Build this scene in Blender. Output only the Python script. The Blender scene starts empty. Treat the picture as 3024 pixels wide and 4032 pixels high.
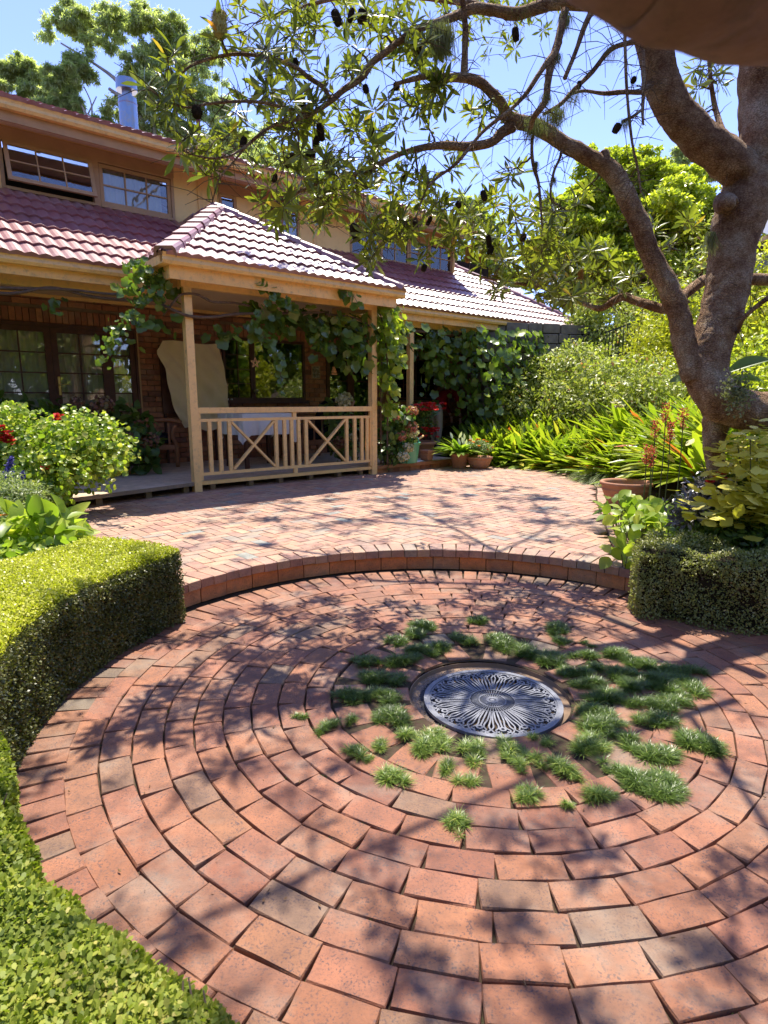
import bpy, bmesh, math, random
import numpy as np
from mathutils import Vector, Matrix, noise
random.seed(7); rng = np.random.default_rng(7)
PI = math.pi
sc = bpy.context.scene
COL = sc.collection

# ------------------------------------------------------------------ camera, world, sun, exposure
F, CX, CY, EYE = 2354.0, 1512.0, 2016.0, 1.52          # focal length in photo pixels, principal point, eye height
TH = math.atan((CY - 1579.0) / F); CT, ST = math.cos(TH), math.sin(TH)
cam_d = bpy.data.cameras.new('camera'); cam = bpy.data.objects.new('camera', cam_d); COL.objects.link(cam)
cam.location = (0, 0, EYE); cam.rotation_euler = (PI / 2 - TH, 0, 0)
cam_d.sensor_fit = 'HORIZONTAL'; cam_d.sensor_width = 36.0; cam_d.lens = F / 3024.0 * 36.0
cam_d.clip_start = 0.02; cam_d.clip_end = 2000
cam_d.dof.use_dof = True; cam_d.dof.focus_distance = 4.0; cam_d.dof.aperture_fstop = 28.0 / 2.6
sc.camera = cam
SUN_EL, SUN_AZ = math.radians(68.5), math.radians(3.0)    # azimuth from +Y (ahead of the camera) towards +X
w = bpy.data.worlds.new('World'); sc.world = w; w.use_nodes = True
nt = w.node_tree; bg = nt.nodes['Background']
sky = nt.nodes.new('ShaderNodeTexSky'); sky.sky_type = 'NISHITA'; sky.sun_disc = False
sky.sun_elevation = SUN_EL; sky.sun_rotation = SUN_AZ; sky.air_density = 0.75; sky.dust_density = 0.2; sky.ozone_density = 4.0; sky.altitude = 300
tint = nt.nodes.new('ShaderNodeMix'); tint.data_type = 'RGBA'; tint.blend_type = 'MULTIPLY'; tint.inputs[0].default_value = 1.0; tint.inputs[7].default_value = (.82, .71, .88, 1)
nt.links.new(sky.outputs[0], tint.inputs[6]); nt.links.new(tint.outputs[2], bg.inputs[0]); bg.inputs[1].default_value = 0.15
sd = bpy.data.lights.new('sun', 'SUN'); sd.energy = 3.0; sd.angle = math.radians(0.5); sd.color = (1.0, 0.93, 0.80)
sun = bpy.data.objects.new('sun', sd); COL.objects.link(sun)
SV = Vector((math.sin(SUN_AZ) * math.cos(SUN_EL), math.cos(SUN_AZ) * math.cos(SUN_EL), math.sin(SUN_EL)))
sun.rotation_euler = SV.to_track_quat('Z', 'Y').to_euler(); sun.location = SV * 60
sc.view_settings.view_transform = 'Standard'; sc.view_settings.look = 'None'
sc.view_settings.gamma = 1.0; sc.view_settings.use_curve_mapping = False
sc.view_settings.exposure = 1.7
sc.cycles.max_bounces = 8; sc.cycles.diffuse_bounces = 4; sc.cycles.glossy_bounces = 3
sc.cycles.transmission_bounces = 4; sc.cycles.transparent_max_bounces = 8

# ------------------------------------------------------------------ survey helpers (photo pixel -> place in the world)
def ray(u, v):
    x = (u - CX) / F; y = (CY - v) / F
    return Vector((x, CT + y * ST, -ST + y * CT))
def at(u, v, t): return Vector((0, 0, EYE)) + ray(u, v) * t
def gp(u, v, z=0.0):
    d = ray(u, v); t = (z - EYE) / d.z
    return Vector((0, 0, EYE)) + d * t
HD = math.atan2(1.2056, CT + (CY - 1579.0) / F * ST)
HROT = PI / 2 - HD
ZP = 0.18
O = gp(775, 1936, ZP)
AX = Vector((math.sin(HD), math.cos(HD), 0)); BX = Vector((-math.cos(HD), math.sin(HD), 0))
def hp(a, b, z): return Vector((O.x, O.y, 0)) + AX * a + BX * b + Vector((0, 0, z))
def onwall(u, v, b):
    d = ray(u, v); C0 = Vector((0, 0, EYE)); n = (Vector((O.x, O.y, 0)) - Vector((0, 0, 0))).dot(BX) + b
    t = n / d.dot(BX); p = C0 + d * t
    q = p - Vector((O.x, O.y, 0)); return q.dot(AX), p.z

# ------------------------------------------------------------------ object helpers
def tag(o, label=None, cat=None, group=None, kind=None):
    if label: o['label'] = label
    if cat: o['category'] = cat
    if group: o['group'] = group
    if kind: o['kind'] = kind
    return o
def empty(name, loc=(0, 0, 0), rz=0.0):
    o = bpy.data.objects.new(name, None); o.location = loc; o.rotation_euler = (0, 0, rz); o.empty_display_size = 0.1
    COL.objects.link(o); return o
def thing(name, label, cat, loc=(0, 0, 0), rz=0.0, group=None):
    return tag(empty(name, loc, rz), label, cat, group)
def link(name, me, mat=None, parent=None, loc=None, rot=None, scale=None):
    o = bpy.data.objects.new(name, me); COL.objects.link(o)
    if mat and not me.materials: me.materials.append(mat)
    if parent: o.parent = parent
    if loc is not None: o.location = loc
    if rot is not None: o.rotation_euler = rot
    if scale is not None: o.scale = scale
    return o
def copy_tree(o, parent=None):
    c = o.copy(); COL.objects.link(c); c.parent = parent
    for ch in o.children: copy_tree(ch, c)
    return c
def setvar(me, var):
    a = me.attributes.new('var', 'FLOAT', 'FACE'); a.data.foreach_set('value', np.asarray(var, dtype=np.float32))

class MB:
    def __init__(s): s.v = []; s.f = []; s.r = []
    def add(s, v, f, r=0.0):
        n = len(s.v); s.v.extend([tuple(p) for p in v]); s.f.extend([tuple(i + n for i in q) for q in f]); s.r.extend([r] * len(f)); return s
    def box(s, x0, x1, y0, y1, z0, z1, r=0.0):
        v = [(x0,y0,z0),(x1,y0,z0),(x1,y1,z0),(x0,y1,z0),(x0,y0,z1),(x1,y0,z1),(x1,y1,z1),(x0,y1,z1)]
        return s.add(v, [(3,2,1,0),(4,5,6,7),(0,1,5,4),(1,2,6,5),(2,3,7,6),(3,0,4,7)], r)
    def bar(s, p, q, w, h, up=(0, 0, 1), r=0.0):      # square bar from p to q
        p, q = Vector(p), Vector(q); d = (q - p).normalized(); up = Vector(up)
        x = d.cross(up).normalized(); y = x.cross(d).normalized()
        v = []
        for c in (p, q):
            for a, b in ((-1,-1),(1,-1),(1,1),(-1,1)): v.append(c + x * (a * w / 2) + y * (b * h / 2))
        return s.add(v, [(0,1,2,3),(7,6,5,4),(0,4,5,1),(1,5,6,2),(2,6,7,3),(3,7,4,0)], r)
    def prism(s, poly, z0, z1, ch=0.0, r=0.0, bottom=False):
        n = len(poly); P = [Vector((p[0], p[1])) for p in poly]
        c = sum(P, Vector((0, 0))) / n
        v = [(p.x, p.y, z0) for p in P]
        if ch > 0:
            v += [(p.x, p.y, z1 - ch) for p in P]
            for p in P:
                d = c - p; L = d.length; k = min(ch * 1.35 / max(L, 1e-6), .4); q = p + d * k; v.append((q.x, q.y, z1))
            f = [(i, (i+1) % n, n + (i+1) % n, n + i) for i in range(n)] + [(n+i, n+(i+1) % n, 2*n+(i+1) % n, 2*n+i) for i in range(n)] + [tuple(range(2*n, 3*n))]
        else:
            v += [(p.x, p.y, z1) for p in P]
            f = [(i, (i+1) % n, n + (i+1) % n, n + i) for i in range(n)] + [tuple(range(n, 2*n))]
        if bottom: f.append(tuple(range(n-1, -1, -1)))
        return s.add(v, f, r)
    def tube(s, pts, rad, n=8, jit=0.0, caps=True, r=0.0, fr=7.0):
        pts = [Vector(p) for p in pts]; m = len(pts); T = []
        for i in range(m):
            d = pts[min(i+1, m-1)] - pts[max(i-1, 0)]; T.append(d.normalized() if d.length > 1e-9 else Vector((0, 0, 1)))
        x = T[0].orthogonal().normalized(); base = len(s.v); vs = []
        for i in range(m):
            x = (x - T[i] * x.dot(T[i])); x = x.normalized() if x.length > 1e-6 else T[i].orthogonal().normalized()
            y = T[i].cross(x); R = rad[i] if hasattr(rad, '__len__') else rad
            for k in range(n):
                a = 2 * PI * k / n; d = x * math.cos(a) + y * math.sin(a); q = pts[i] + d * R
                if jit: q = pts[i] + d * R * (1 + jit * noise.noise(q * fr) + .5 * jit * noise.noise(q * fr * 3.1) + (.35 * jit * abs(noise.noise(Vector((q.x * fr * 4, q.y * fr * 4, q.z * fr * 9)))) if n > 20 else 0))
                vs.append(q)
        f = [(i*n+k, i*n+(k+1) % n, (i+1)*n+(k+1) % n, (i+1)*n+k) for i in range(m-1) for k in range(n)]
        if caps: f += [tuple(range(n-1, -1, -1)), tuple((m-1)*n + k for k in range(n))]
        return s.add(vs, f, r)
    def lathe(s, prof, n=24, c=(0, 0, 0), r=0.0, wob=0.0):
        vs = []
        for (R, z) in prof:
            for k in range(n):
                a = 2 * PI * k / n; q = 1 + wob * math.sin(3 * a + z * 9); vs.append((c[0] + R * q * math.cos(a), c[1] + R * q * math.sin(a), c[2] + z))
        m = len(prof)
        f = [(i*n+k, i*n+(k+1) % n, (i+1)*n+(k+1) % n, (i+1)*n+k) for i in range(m-1) for k in range(n)]
        return s.add(vs, f, r)
    def mesh(s, name, smooth=False):
        me = bpy.data.meshes.new(name); me.from_pydata(s.v, [], s.f); me.update()
        setvar(me, s.r)
        if smooth: me.polygons.foreach_set('use_smooth', [True] * len(me.polygons))
        return me
    def build(s, name, mat, parent=None, smooth=False, **k):
        return link(name, s.mesh(name, smooth), mat, parent, **k)

def clip_poly(poly, p, n):     # keep the side where (q-p).n >= 0
    out = []
    for i in range(len(poly)):
        a, b = poly[i], poly[(i+1) % len(poly)]
        da = (a[0]-p[0])*n[0] + (a[1]-p[1])*n[1]; db = (b[0]-p[0])*n[0] + (b[1]-p[1])*n[1]
        if da >= 0: out.append(a)
        if (da >= 0) != (db >= 0):
            t = da / (da - db); out.append((a[0] + (b[0]-a[0])*t, a[1] + (b[1]-a[1])*t))
    return out
def smooth_path(P, k=6):       # Catmull-Rom through rows of numbers
    P = [np.array(p, float) for p in P]; out = []
    for i in range(len(P) - 1):
        a = P[max(i-1, 0)]; b = P[i]; c = P[i+1]; d = P[min(i+2, len(P)-1)]
        for j in range(k):
            t = j / k; out.append(.5 * ((2*b) + (c-a)*t + (2*a-5*b+4*c-d)*t*t + (3*b-a-3*c+d)*t**3))
    out.append(P[-1]); return out

# ------------------------------------------------------------------ leaves in bulk
def tmpl_leaf(w=.45, seg=3, fold=.12, droop=.15, shape='oval', pet=0.0):
    xs = [i / seg for i in range(seg + 1)]; v = []; f = []
    for i, x in enumerate(xs):
        if shape == 'oval': h = w * math.sin(PI * min(max(x, .03), .985)) ** .8
        elif shape == 'obl': h = w * (math.sin(PI * x ** 1.5) ** .8 if 0 < x < 1 else .12)
        elif shape == 'strap': h = w * (1 - .25 * x) if x < .75 else w * (.8 if x < .95 else .12)
        else: h = w * (1 - x) + .01
        z = -droop * x * x
        v += [(pet + x * (1 - pet), h / 2, z + fold * h), (pet + x * (1 - pet), 0, z), (pet + x * (1 - pet), -h / 2, z + fold * h)]
    for i in range(seg):
        a = 3 * i; f += [(a, a+1, a+4, a+3), (a+1, a+2, a+5, a+4)]
    return np.array(v, float), f
def tmpl_fan(outline, cup=.12):
    v = [(outline[0][0] * .3 + .25, 0, -cup * .3)] + [(x, y, cup * ((x - .5) ** 2 + y * y)) for x, y in outline]
    n = len(outline); return np.array(v, float), [(0, i + 1, (i + 1) % n + 1) for i in range(n)]
def tmpl_quad(w=.5, fold=.15):
    return np.array([(0, 0, 0), (.45, w/2, fold*w), (1, 0, -.06), (.45, -w/2, fold*w)], float), [(0, 3, 2, 1)]
T_OVAL = tmpl_leaf(.5, 2, .14, .15); T_BANK = tmpl_leaf(.25, 4, .14, .12, 'obl'); T_STRAP = tmpl_leaf(.075, 7, .2, .6, 'strap'); T_NARROW = tmpl_quad(.24)
T_QUAD = tmpl_quad(.62); T_TINY = (np.array([(0,0,0),(.3,.26,.05),(.72,.27,.05),(1,0,-.04),(.72,-.27,.05),(.3,-.26,.05)], float), [(0,5,4,3,2,1)]); T_BLADE = tmpl_leaf(.03, 4, .0, .55, 'taper')
T_ROUND = tmpl_fan([(.5 - .5 * math.cos(a) if k else .12, .5 * math.sin(a)) for k, a in enumerate([2 * PI * i / 10 for i in range(10)])], .25)
GR = [(0.06,0),(-.07,.26),(.10,.44),(.26,.41),(.42,.52),(.60,.47),(.66,.33),(.82,.24),(1,0),(.82,-.24),(.66,-.33),(.60,-.47),(.42,-.52),(.26,-.41),(.10,-.44),(-.07,-.26)]
T_GRAPE = tmpl_fan(GR, .22)
T_BROAD = tmpl_leaf(.62, 4, .12, .22)

def npn(v): return v / np.maximum(np.linalg.norm(v, axis=1, keepdims=True), 1e-9)
def leafmesh(name, tm, P, X, N, S, var=None, wid=None):
    tv, tf = tm; P = np.asarray(P, float); n = len(P); K = len(tv)
    X = npn(np.asarray(X, float)); N = np.asarray(N, float); N = npn(N - X * np.sum(N * X, axis=1, keepdims=True) + 1e-6)
    Y = np.cross(N, X); S = np.broadcast_to(np.asarray(S, float), (n,))[:, None, None]
    wd = np.ones(n) if wid is None else np.asarray(wid, float)
    V = P[:, None, :] + S * (tv[None, :, 0, None] * X[:, None, :] + tv[None, :, 1, None] * wd[:, None, None] * Y[:, None, :] + tv[None, :, 2, None] * N[:, None, :])
    sizes = np.array([len(q) for q in tf]); flat = np.concatenate([np.array(q) for q in tf])
    loops = (flat[None, :] + (np.arange(n) * K)[:, None]).ravel()
    st = np.concatenate([[0], np.cumsum(sizes)[:-1]]); starts = (st[None, :] + (np.arange(n) * sizes.sum())[:, None]).ravel()
    me = bpy.data.meshes.new(name)
    me.vertices.add(n * K); me.vertices.foreach_set('co', V.astype(np.float32).ravel())
    me.loops.add(len(loops)); me.loops.foreach_set('vertex_index', loops.astype(np.int32))
    me.polygons.add(len(starts)); me.polygons.foreach_set('loop_start', starts.astype(np.int32))
    me.update(calc_edges=True)
    if var is None: var = rng.random(n)
    setvar(me, np.repeat(var, len(tf)))
    if len(tf) > 2: me.polygons.foreach_set('use_smooth', [True] * len(me.polygons))
    return me
def leaves(name, mat, tm, P, X, N, S, var=None, parent=None, kind=None, wid=None):
    o = link(name, leafmesh(name, tm, P, X, N, S, var, wid), mat, parent)
    if kind: o['kind'] = kind
    return o
def rdir(n): return npn(rng.normal(size=(n, 3)))
def blob_points(blobs, n, lo=.6, up=.3, rough=.18, bottom=-1.0):
    """points and outward directions spread through the outer shell of a union of ellipsoids"""
    B = np.array(blobs, float); wts = (B[:, 3] * B[:, 4] + B[:, 4] * B[:, 5] + B[:, 3] * B[:, 5]); wts /= wts.sum()
    idx = rng.choice(len(B), n, p=wts); d = rdir(n); d[:, 2] = np.where(d[:, 2] < bottom, -d[:, 2], d[:, 2])
    d[:, 2] += up * rng.random(n); d = npn(d)
    f = 1 - (1 - lo) * rng.random(n) ** 1.6
    lump = np.array([noise.noise(Vector(tuple(q * 2.6 + i))) for q, i in zip(d, idx)])
    R = B[idx, 3:6]; P = B[idx, :3] + d * R * (f * (1 + rough * 2 * lump))[:, None]
    return P, npn(d / R)
def shell_leaves(name, mat, tm, blobs, n, size, lo=.6, up=.3, rough=.18, parent=None, kind=None, face=.8, hang=0.0, bottom=-1.0, var=None, upn=.55):
    P, D = blob_points(blobs, n, lo, up, rough, bottom)
    Nn = npn(D * face + rdir(n) * .75 + np.array([0, 0, upn])); X = rdir(n) + D * .5 + np.array([0, 0, -hang])
    S = size * (.65 + .7 * rng.random(n))
    if var is None: var = np.clip(.5 + .22 * rng.normal(size=n) + .0 * P[:, 2], 0, 1)
    return leaves(name, mat, tm, P, X, Nn, S, var, parent, kind)

# ------------------------------------------------------------------ materials
def mk(name):
    m = bpy.data.materials.new(name); m.use_nodes = True; nt = m.node_tree; return m, nt, nt.nodes['Principled BSDF']
def N_(nt, t, **k):
    n = nt.nodes.new(t)
    for a, b in k.items(): setattr(n, a, b)
    return n
def ramp(nt, fac, stops):
    r = N_(nt, 'ShaderNodeValToRGB'); e = r.color_ramp.elements
    while len(e) < len(stops): e.new(.5)
    for i, (p, c) in enumerate(stops): e[i].position = p; e[i].color = (c[0], c[1], c[2], 1)
    nt.links.new(fac, r.inputs[0]); return r.outputs[0]
def var_out(nt):
    a = N_(nt, 'ShaderNodeAttribute', attribute_name='var'); oi = N_(nt, 'ShaderNodeObjectInfo')
    s = N_(nt, 'ShaderNodeMath', operation='ADD'); nt.links.new(a.outputs['Fac'], s.inputs[0]); nt.links.new(oi.outputs['Random'], s.inputs[1])
    f = N_(nt, 'ShaderNodeMath', operation='FRACT'); nt.links.new(s.outputs[0], f.inputs[0]); return f.outputs[0]
def coords(nt, obj=True):
    if obj:
        return N_(nt, 'ShaderNodeTexCoord').outputs['Object']
    return N_(nt, 'ShaderNodeNewGeometry').outputs['Position']
def noise_n(nt, co, scale, detail=4, rough=.6):
    n = N_(nt, 'ShaderNodeTexNoise'); n.inputs['Scale'].default_value = scale; n.inputs['Detail'].default_value = detail; n.inputs['Roughness'].default_value = rough
    nt.links.new(co, n.inputs['Vector']); return n.outputs[0]
def mixc(nt, a, b, fac, mode='MIX'):
    m = N_(nt, 'ShaderNodeMix', data_type='RGBA', blend_type=mode); 
    for s, v in ((m.inputs[6], a), (m.inputs[7], b)):
        if hasattr(v, 'is_linked') or hasattr(v, 'node'): nt.links.new(v, s)
        else: s.default_value = (v[0], v[1], v[2], 1)
    if hasattr(fac, 'node'): nt.links.new(fac, m.inputs[0])
    else: m.inputs[0].default_value = fac
    return m.outputs[2]
def bump(nt, h, bs, strength=.4, dist=.01):
    b = N_(nt, 'ShaderNodeBump'); b.inputs['Strength'].default_value = strength; b.inputs['Distance'].default_value = dist
    nt.links.new(h, b.inputs['Height']); nt.links.new(b.outputs[0], bs.inputs['Normal'])
def simple(name, col, rough=.6, spec=.5, var=.12, scale=6, metal=0.0, bumps=.15, dirt=None, bscale=60):
    m, nt, bs = mk(name); co = coords(nt, False)
    n = noise_n(nt, co, scale, 5)
    c = ramp(nt, n, [(.3, [x * (1 - var) for x in col]), (.7, [min(x * (1 + var), 1) for x in col])])
    if dirt:
        n2 = noise_n(nt, co, scale * 2.7, 6, .75); f = ramp(nt, n2, [(.5, (0, 0, 0)), (.72, (1, 1, 1))]); c = mixc(nt, c, dirt, f)
    nt.links.new(c, bs.inputs['Base Color']); bs.inputs['Roughness'].default_value = rough; bs.inputs['Specular IOR Level'].default_value = spec
    bs.inputs['Metallic'].default_value = metal
    if bumps: bump(nt, noise_n(nt, co, bscale, 4), bs, bumps, .004)
    return m
def brick_mat(name, stops, speck=.5, rough=.68, seam=None):
    m, nt, bs = mk(name); co = coords(nt, False); v = var_out(nt)
    c = ramp(nt, v, stops)
    n1 = noise_n(nt, co, 9, 5, .65); c = mixc(nt, c, ramp(nt, n1, [(.28, (.50, .50, .56)), (.72, (1.3, 1.22, 1.12))]), .75, 'MULTIPLY')
    n2 = noise_n(nt, co, 130, 3, .6); sp = ramp(nt, n2, [(.53, (0, 0, 0)), (.62, (1, 1, 1))])
    n4 = noise_n(nt, co, 14, 3, .6); gate = ramp(nt, n4, [(.35, (.1, .1, .1)), (.65, (1, 1, 1))]); sp = mixc(nt, sp, gate, 1.0, 'MULTIPLY'); n6 = noise_n(nt, co, 46, 4, .75); sp = mixc(nt, sp, ramp(nt, n6, [(.60, (0, 0, 0)), (.68, (.8, .8, .8))]), 1.0, 'ADD')
    m2 = N_(nt, 'ShaderNodeMath', operation='MULTIPLY'); m2.inputs[1].default_value = speck; nt.links.new(sp, m2.inputs[0])
    c = mixc(nt, c, (.07, .04, .04), m2.outputs[0])
    n3 = noise_n(nt, co, 2.2, 4, .7); c = mixc(nt, c, (.30, .25, .19), mixc(nt, (0, 0, 0), ramp(nt, n3, [(.5, (0, 0, 0)), (.75, (.55, .55, .55))]), 1.0))
    nt.links.new(c, bs.inputs['Base Color']); bs.inputs['Roughness'].default_value = rough; bs.inputs['Specular IOR Level'].default_value = .55
    n5 = noise_n(nt, co, 70, 6, .75); bump(nt, n5, bs, .8, .006)
    return m
def leaf_mat(name, stops, trans=.35, rough=.42, spec=.5, tcol=1.35):
    m, nt, bs = mk(name); a = N_(nt, 'ShaderNodeAttribute', attribute_name='var')
    c = ramp(nt, a.outputs['Fac'], stops)
    nt.links.new(c, bs.inputs['Base Color']); bs.inputs['Roughness'].default_value = rough; bs.inputs['Specular IOR Level'].default_value = spec
    t = N_(nt, 'ShaderNodeBsdfTranslucent'); tc = mixc(nt, c, (1.0 * tcol, 1.15 * tcol, .45 * tcol), 1.0, 'MULTIPLY'); nt.links.new(tc, t.inputs[0])
    mx = N_(nt, 'ShaderNodeMixShader'); mx.inputs[0].default_value = trans
    nt.links.new(bs.outputs[0], mx.inputs[1]); nt.links.new(t.outputs[0], mx.inputs[2])
    nt.links.new(mx.outputs[0], nt.nodes['Material Output'].inputs[0]); return m
def bark_mat(name, c1, c2, c3, scale=14, b=.9):
    m, nt, bs = mk(name); co = coords(nt, False)
    n1 = noise_n(nt, co, scale * .3, 6, .72); c = ramp(nt, n1, [(.36, c1), (.5, c2), (.66, c3)])
    vo = N_(nt, 'ShaderNodeTexVoronoi', feature='DISTANCE_TO_EDGE'); vo.inputs['Scale'].default_value = scale * 3.0
    mp = N_(nt, 'ShaderNodeMapping'); mp.inputs['Scale'].default_value = (1, 1, 2.4)
    nd = mixc(nt, co, noise_vec(nt, co, scale), .06); nt.links.new(nd, mp.inputs[0]); nt.links.new(mp.outputs[0], vo.inputs['Vector'])
    cr = ramp(nt, vo.outputs['Distance'], [(.0, (.38, .33, .30)), (.14, (1, 1, 1))]); c = mixc(nt, c, cr, .8, 'MULTIPLY')
    nt.links.new(c, bs.inputs['Base Color']); bs.inputs['Roughness'].default_value = .9; bs.inputs['Specular IOR Level'].default_value = .2
    n2 = noise_n(nt, co, scale * 4, 6, .75); ad = N_(nt, 'ShaderNodeMath', operation='MULTIPLY_ADD'); nt.links.new(cr, ad.inputs[0]); ad.inputs[1].default_value = .6; nt.links.new(n2, ad.inputs[2])
    bump(nt, ad.outputs[0], bs, 1.0, .035); return m
def noise_vec(nt, co, scale):
    n = N_(nt, 'ShaderNodeTexNoise'); n.inputs['Scale'].default_value = scale; nt.links.new(co, n.inputs['Vector']); return n.outputs[1]

PAVE = [(0, (.36, .165, .105)), (.18, (.42, .205, .13)), (.36, (.32, .135, .095)), (.52, (.39, .185, .135)), (.68, (.43, .23, .145)), (.82, (.31, .15, .115)), (.93, (.35, .21, .145)), (.975, (.26, .18, .15)), (1, (.24, .215, .19))]
M = {}
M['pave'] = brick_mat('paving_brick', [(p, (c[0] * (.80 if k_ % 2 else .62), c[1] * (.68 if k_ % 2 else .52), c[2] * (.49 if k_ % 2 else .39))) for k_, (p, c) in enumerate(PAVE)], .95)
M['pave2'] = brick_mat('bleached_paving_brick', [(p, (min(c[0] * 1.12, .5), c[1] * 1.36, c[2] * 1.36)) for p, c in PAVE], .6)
M['stepbrick_bounce'] = brick_mat('bounce_lit_step_brick', [(0, (.62, .22, .07)), (.3, (.70, .27, .10)), (.6, (.58, .22, .085)), (.85, (.66, .30, .13)), (1, (.46, .21, .11))], .6)  # riser bricks: warm bounce light from the paving painted into their orange colour
M['wallbrick'] = brick_mat('wall_brick', [(0, (.30, .10, .045)), (.3, (.42, .16, .07)), (.55, (.48, .21, .10)), (.8, (.36, .13, .06)), (1, (.20, .08, .045))], .35)
M['mortar'] = simple('mortar', (.22, .15, .10), .95, .2, .2)
M['sand'] = simple('joint_sand', (.06, .04, .028), .95, .1, .35, 20, dirt=(.05, .06, .025))
M['soil'] = simple('soil', (.07, .05, .035), .95, .1, .4, 8, dirt=(.10, .075, .05), bumps=.8, bscale=25)
M['cream'] = simple('cream_paint', (.88, .54, .20), .55, .4, .06, 3, dirt=(.60, .40, .19))
M['railp'] = simple('rail_paint', (.92, .58, .24), .5, .4, .05, 5, dirt=(.62, .40, .20))
M['gutter'] = simple('gutter_paint', (.90, .53, .18), .42, .5, .07, 4, dirt=(.52, .34, .15))
M['render'] = simple('wall_render', (.92, .62, .26), .8, .3, .04, 2, dirt=(.80, .54, .22))
M['brown'] = simple('brown_trim', (.46, .27, .13), .6, .4, .1, 5)
M['darkwood'] = simple('dark_stained_wood', (.085, .03, .018), .5, .4, .25, 8)
M['soffit'] = simple('soffit_paint', (.80, .55, .36), .7, .3, .05, 2)
M['deck'] = simple('weathered_deck', (.55, .42, .30), .75, .3, .22, 7, dirt=(.38, .30, .22))
M['stub'] = simple('bearer_wood', (.26, .19, .13), .8, .3, .2, 9)
M['teak'] = simple('teak', (.28, .12, .055), .5, .45, .2, 9)
M['cane'] = simple('cane', (.17, .09, .05), .7, .3, .3, 40)
M['cushion'] = simple('dark_cushion', (.018, .018, .024), .95, .1, .2, 9)
M['cloth'] = simple('beige_cloth', (.78, .62, .38), .95, .1, .06, 3, bumps=.4, bscale=400)
M['white'] = simple('white_cloth', (.72, .70, .68), .95, .1, .03, 3)
M['terra'] = simple('terracotta', (.40, .19, .11), .85, .25, .18, 7, dirt=(.34, .24, .17))
M['green'] = simple('green_plastic', (.09, .38, .25), .4, .45, .06, 4, dirt=(.16, .38, .27))
M['steel'] = simple('galvanised_steel', (.26, .34, .46), .35, .5, .1, 3, metal=.75, dirt=(.45, .38, .30))
M['rust'] = simple('rusty_pipe', (.16, .06, .04), .7, .3, .2, 12)
M['black'] = simple('black_metal', (.012, .012, .014), .45, .5, .1)
M['iron'] = simple('cast_grate', (.17, .175, .20), .5, .6, .12, 12, metal=.35, dirt=(.26, .27, .30), bumps=.4)
M['pit'] = simple('drain_pit', (.035, .035, .045), .7, .3, .3)
M['gravel'] = simple('fine_gravel', (.30, .24, .20), .95, .2, .35, 60, bumps=1.0, bscale=120)
M['stone'] = simple('grey_stone', (.17, .145, .12), .9, .2, .3, 6, bumps=.6)
M['skin'] = simple('skin', (.42, .24, .17), .5, .4, .05)
M['redtop'] = simple('red_jumper', (.16, .01, .018), .95, .1, .1)
M['trouser'] = simple('beige_trousers', (.42, .34, .25), .95, .1, .08)
M['hair'] = simple('dark_hair', (.03, .02, .015), .6, .3, .2)
M['brass'] = simple('brass', (.55, .40, .15), .3, .5, .1, metal=1.0)
M['timber'] = simple('pale_wood', (.55, .28, .10), .6, .4, .15, 20)
M['bark'] = bark_mat('banksia_bark', (.26, .13, .07), (.52, .33, .20), (.76, .62, .46))
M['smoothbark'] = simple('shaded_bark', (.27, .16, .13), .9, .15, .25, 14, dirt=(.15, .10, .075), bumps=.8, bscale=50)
M['twig'] = simple('twig_bark', (.12, .085, .06), .9, .2, .35, 20)
M['gumbark'] = simple('gum_bark', (.36, .30, .25), .8, .2, .25, 3)
M['lichen'] = simple('lichen', (.26, .28, .15), .95, .1, .3, 25)
M['cone'] = simple('seed_cone', (.035, .024, .018), .95, .1, .5, 50)
M['oldcone'] = simple('orange_flower_spike', (.34, .17, .07), .95, .1, .3, 60)
M['spike'] = simple('yellow_flower_spike', (.42, .36, .14), .95, .1, .2, 60)
M['stem'] = simple('green_stem', (.12, .13, .05), .8, .3, .2, 20)
M['vinewood'] = simple('vine_wood', (.13, .085, .06), .9, .2, .3, 20)
def tile_mat():
    m, nt, bs = mk('glazed_roof_tile'); co = coords(nt, False); v = var_out(nt)
    c = ramp(nt, v, [(0, (.22, .045, .05)), (.4, (.27, .06, .065)), (.7, (.20, .05, .055)), (1, (.30, .085, .085))])
    n = noise_n(nt, co, 5, 5, .7); c = mixc(nt, c, (.40, .24, .24), ramp(nt, n, [(.45, (0, 0, 0)), (.8, (.6, .6, .6))]))
    nt.links.new(c, bs.inputs['Base Color']); bs.inputs['Roughness'].default_value = .48; bs.inputs['Specular IOR Level'].default_value = 1.0
    bs.inputs['Coat Weight'].default_value = 1.0; bs.inputs['Coat Roughness'].default_value = .46
    bump(nt, noise_n(nt, co, 45, 4), bs, .25, .005); return m
M['tile'] = tile_mat()
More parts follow.
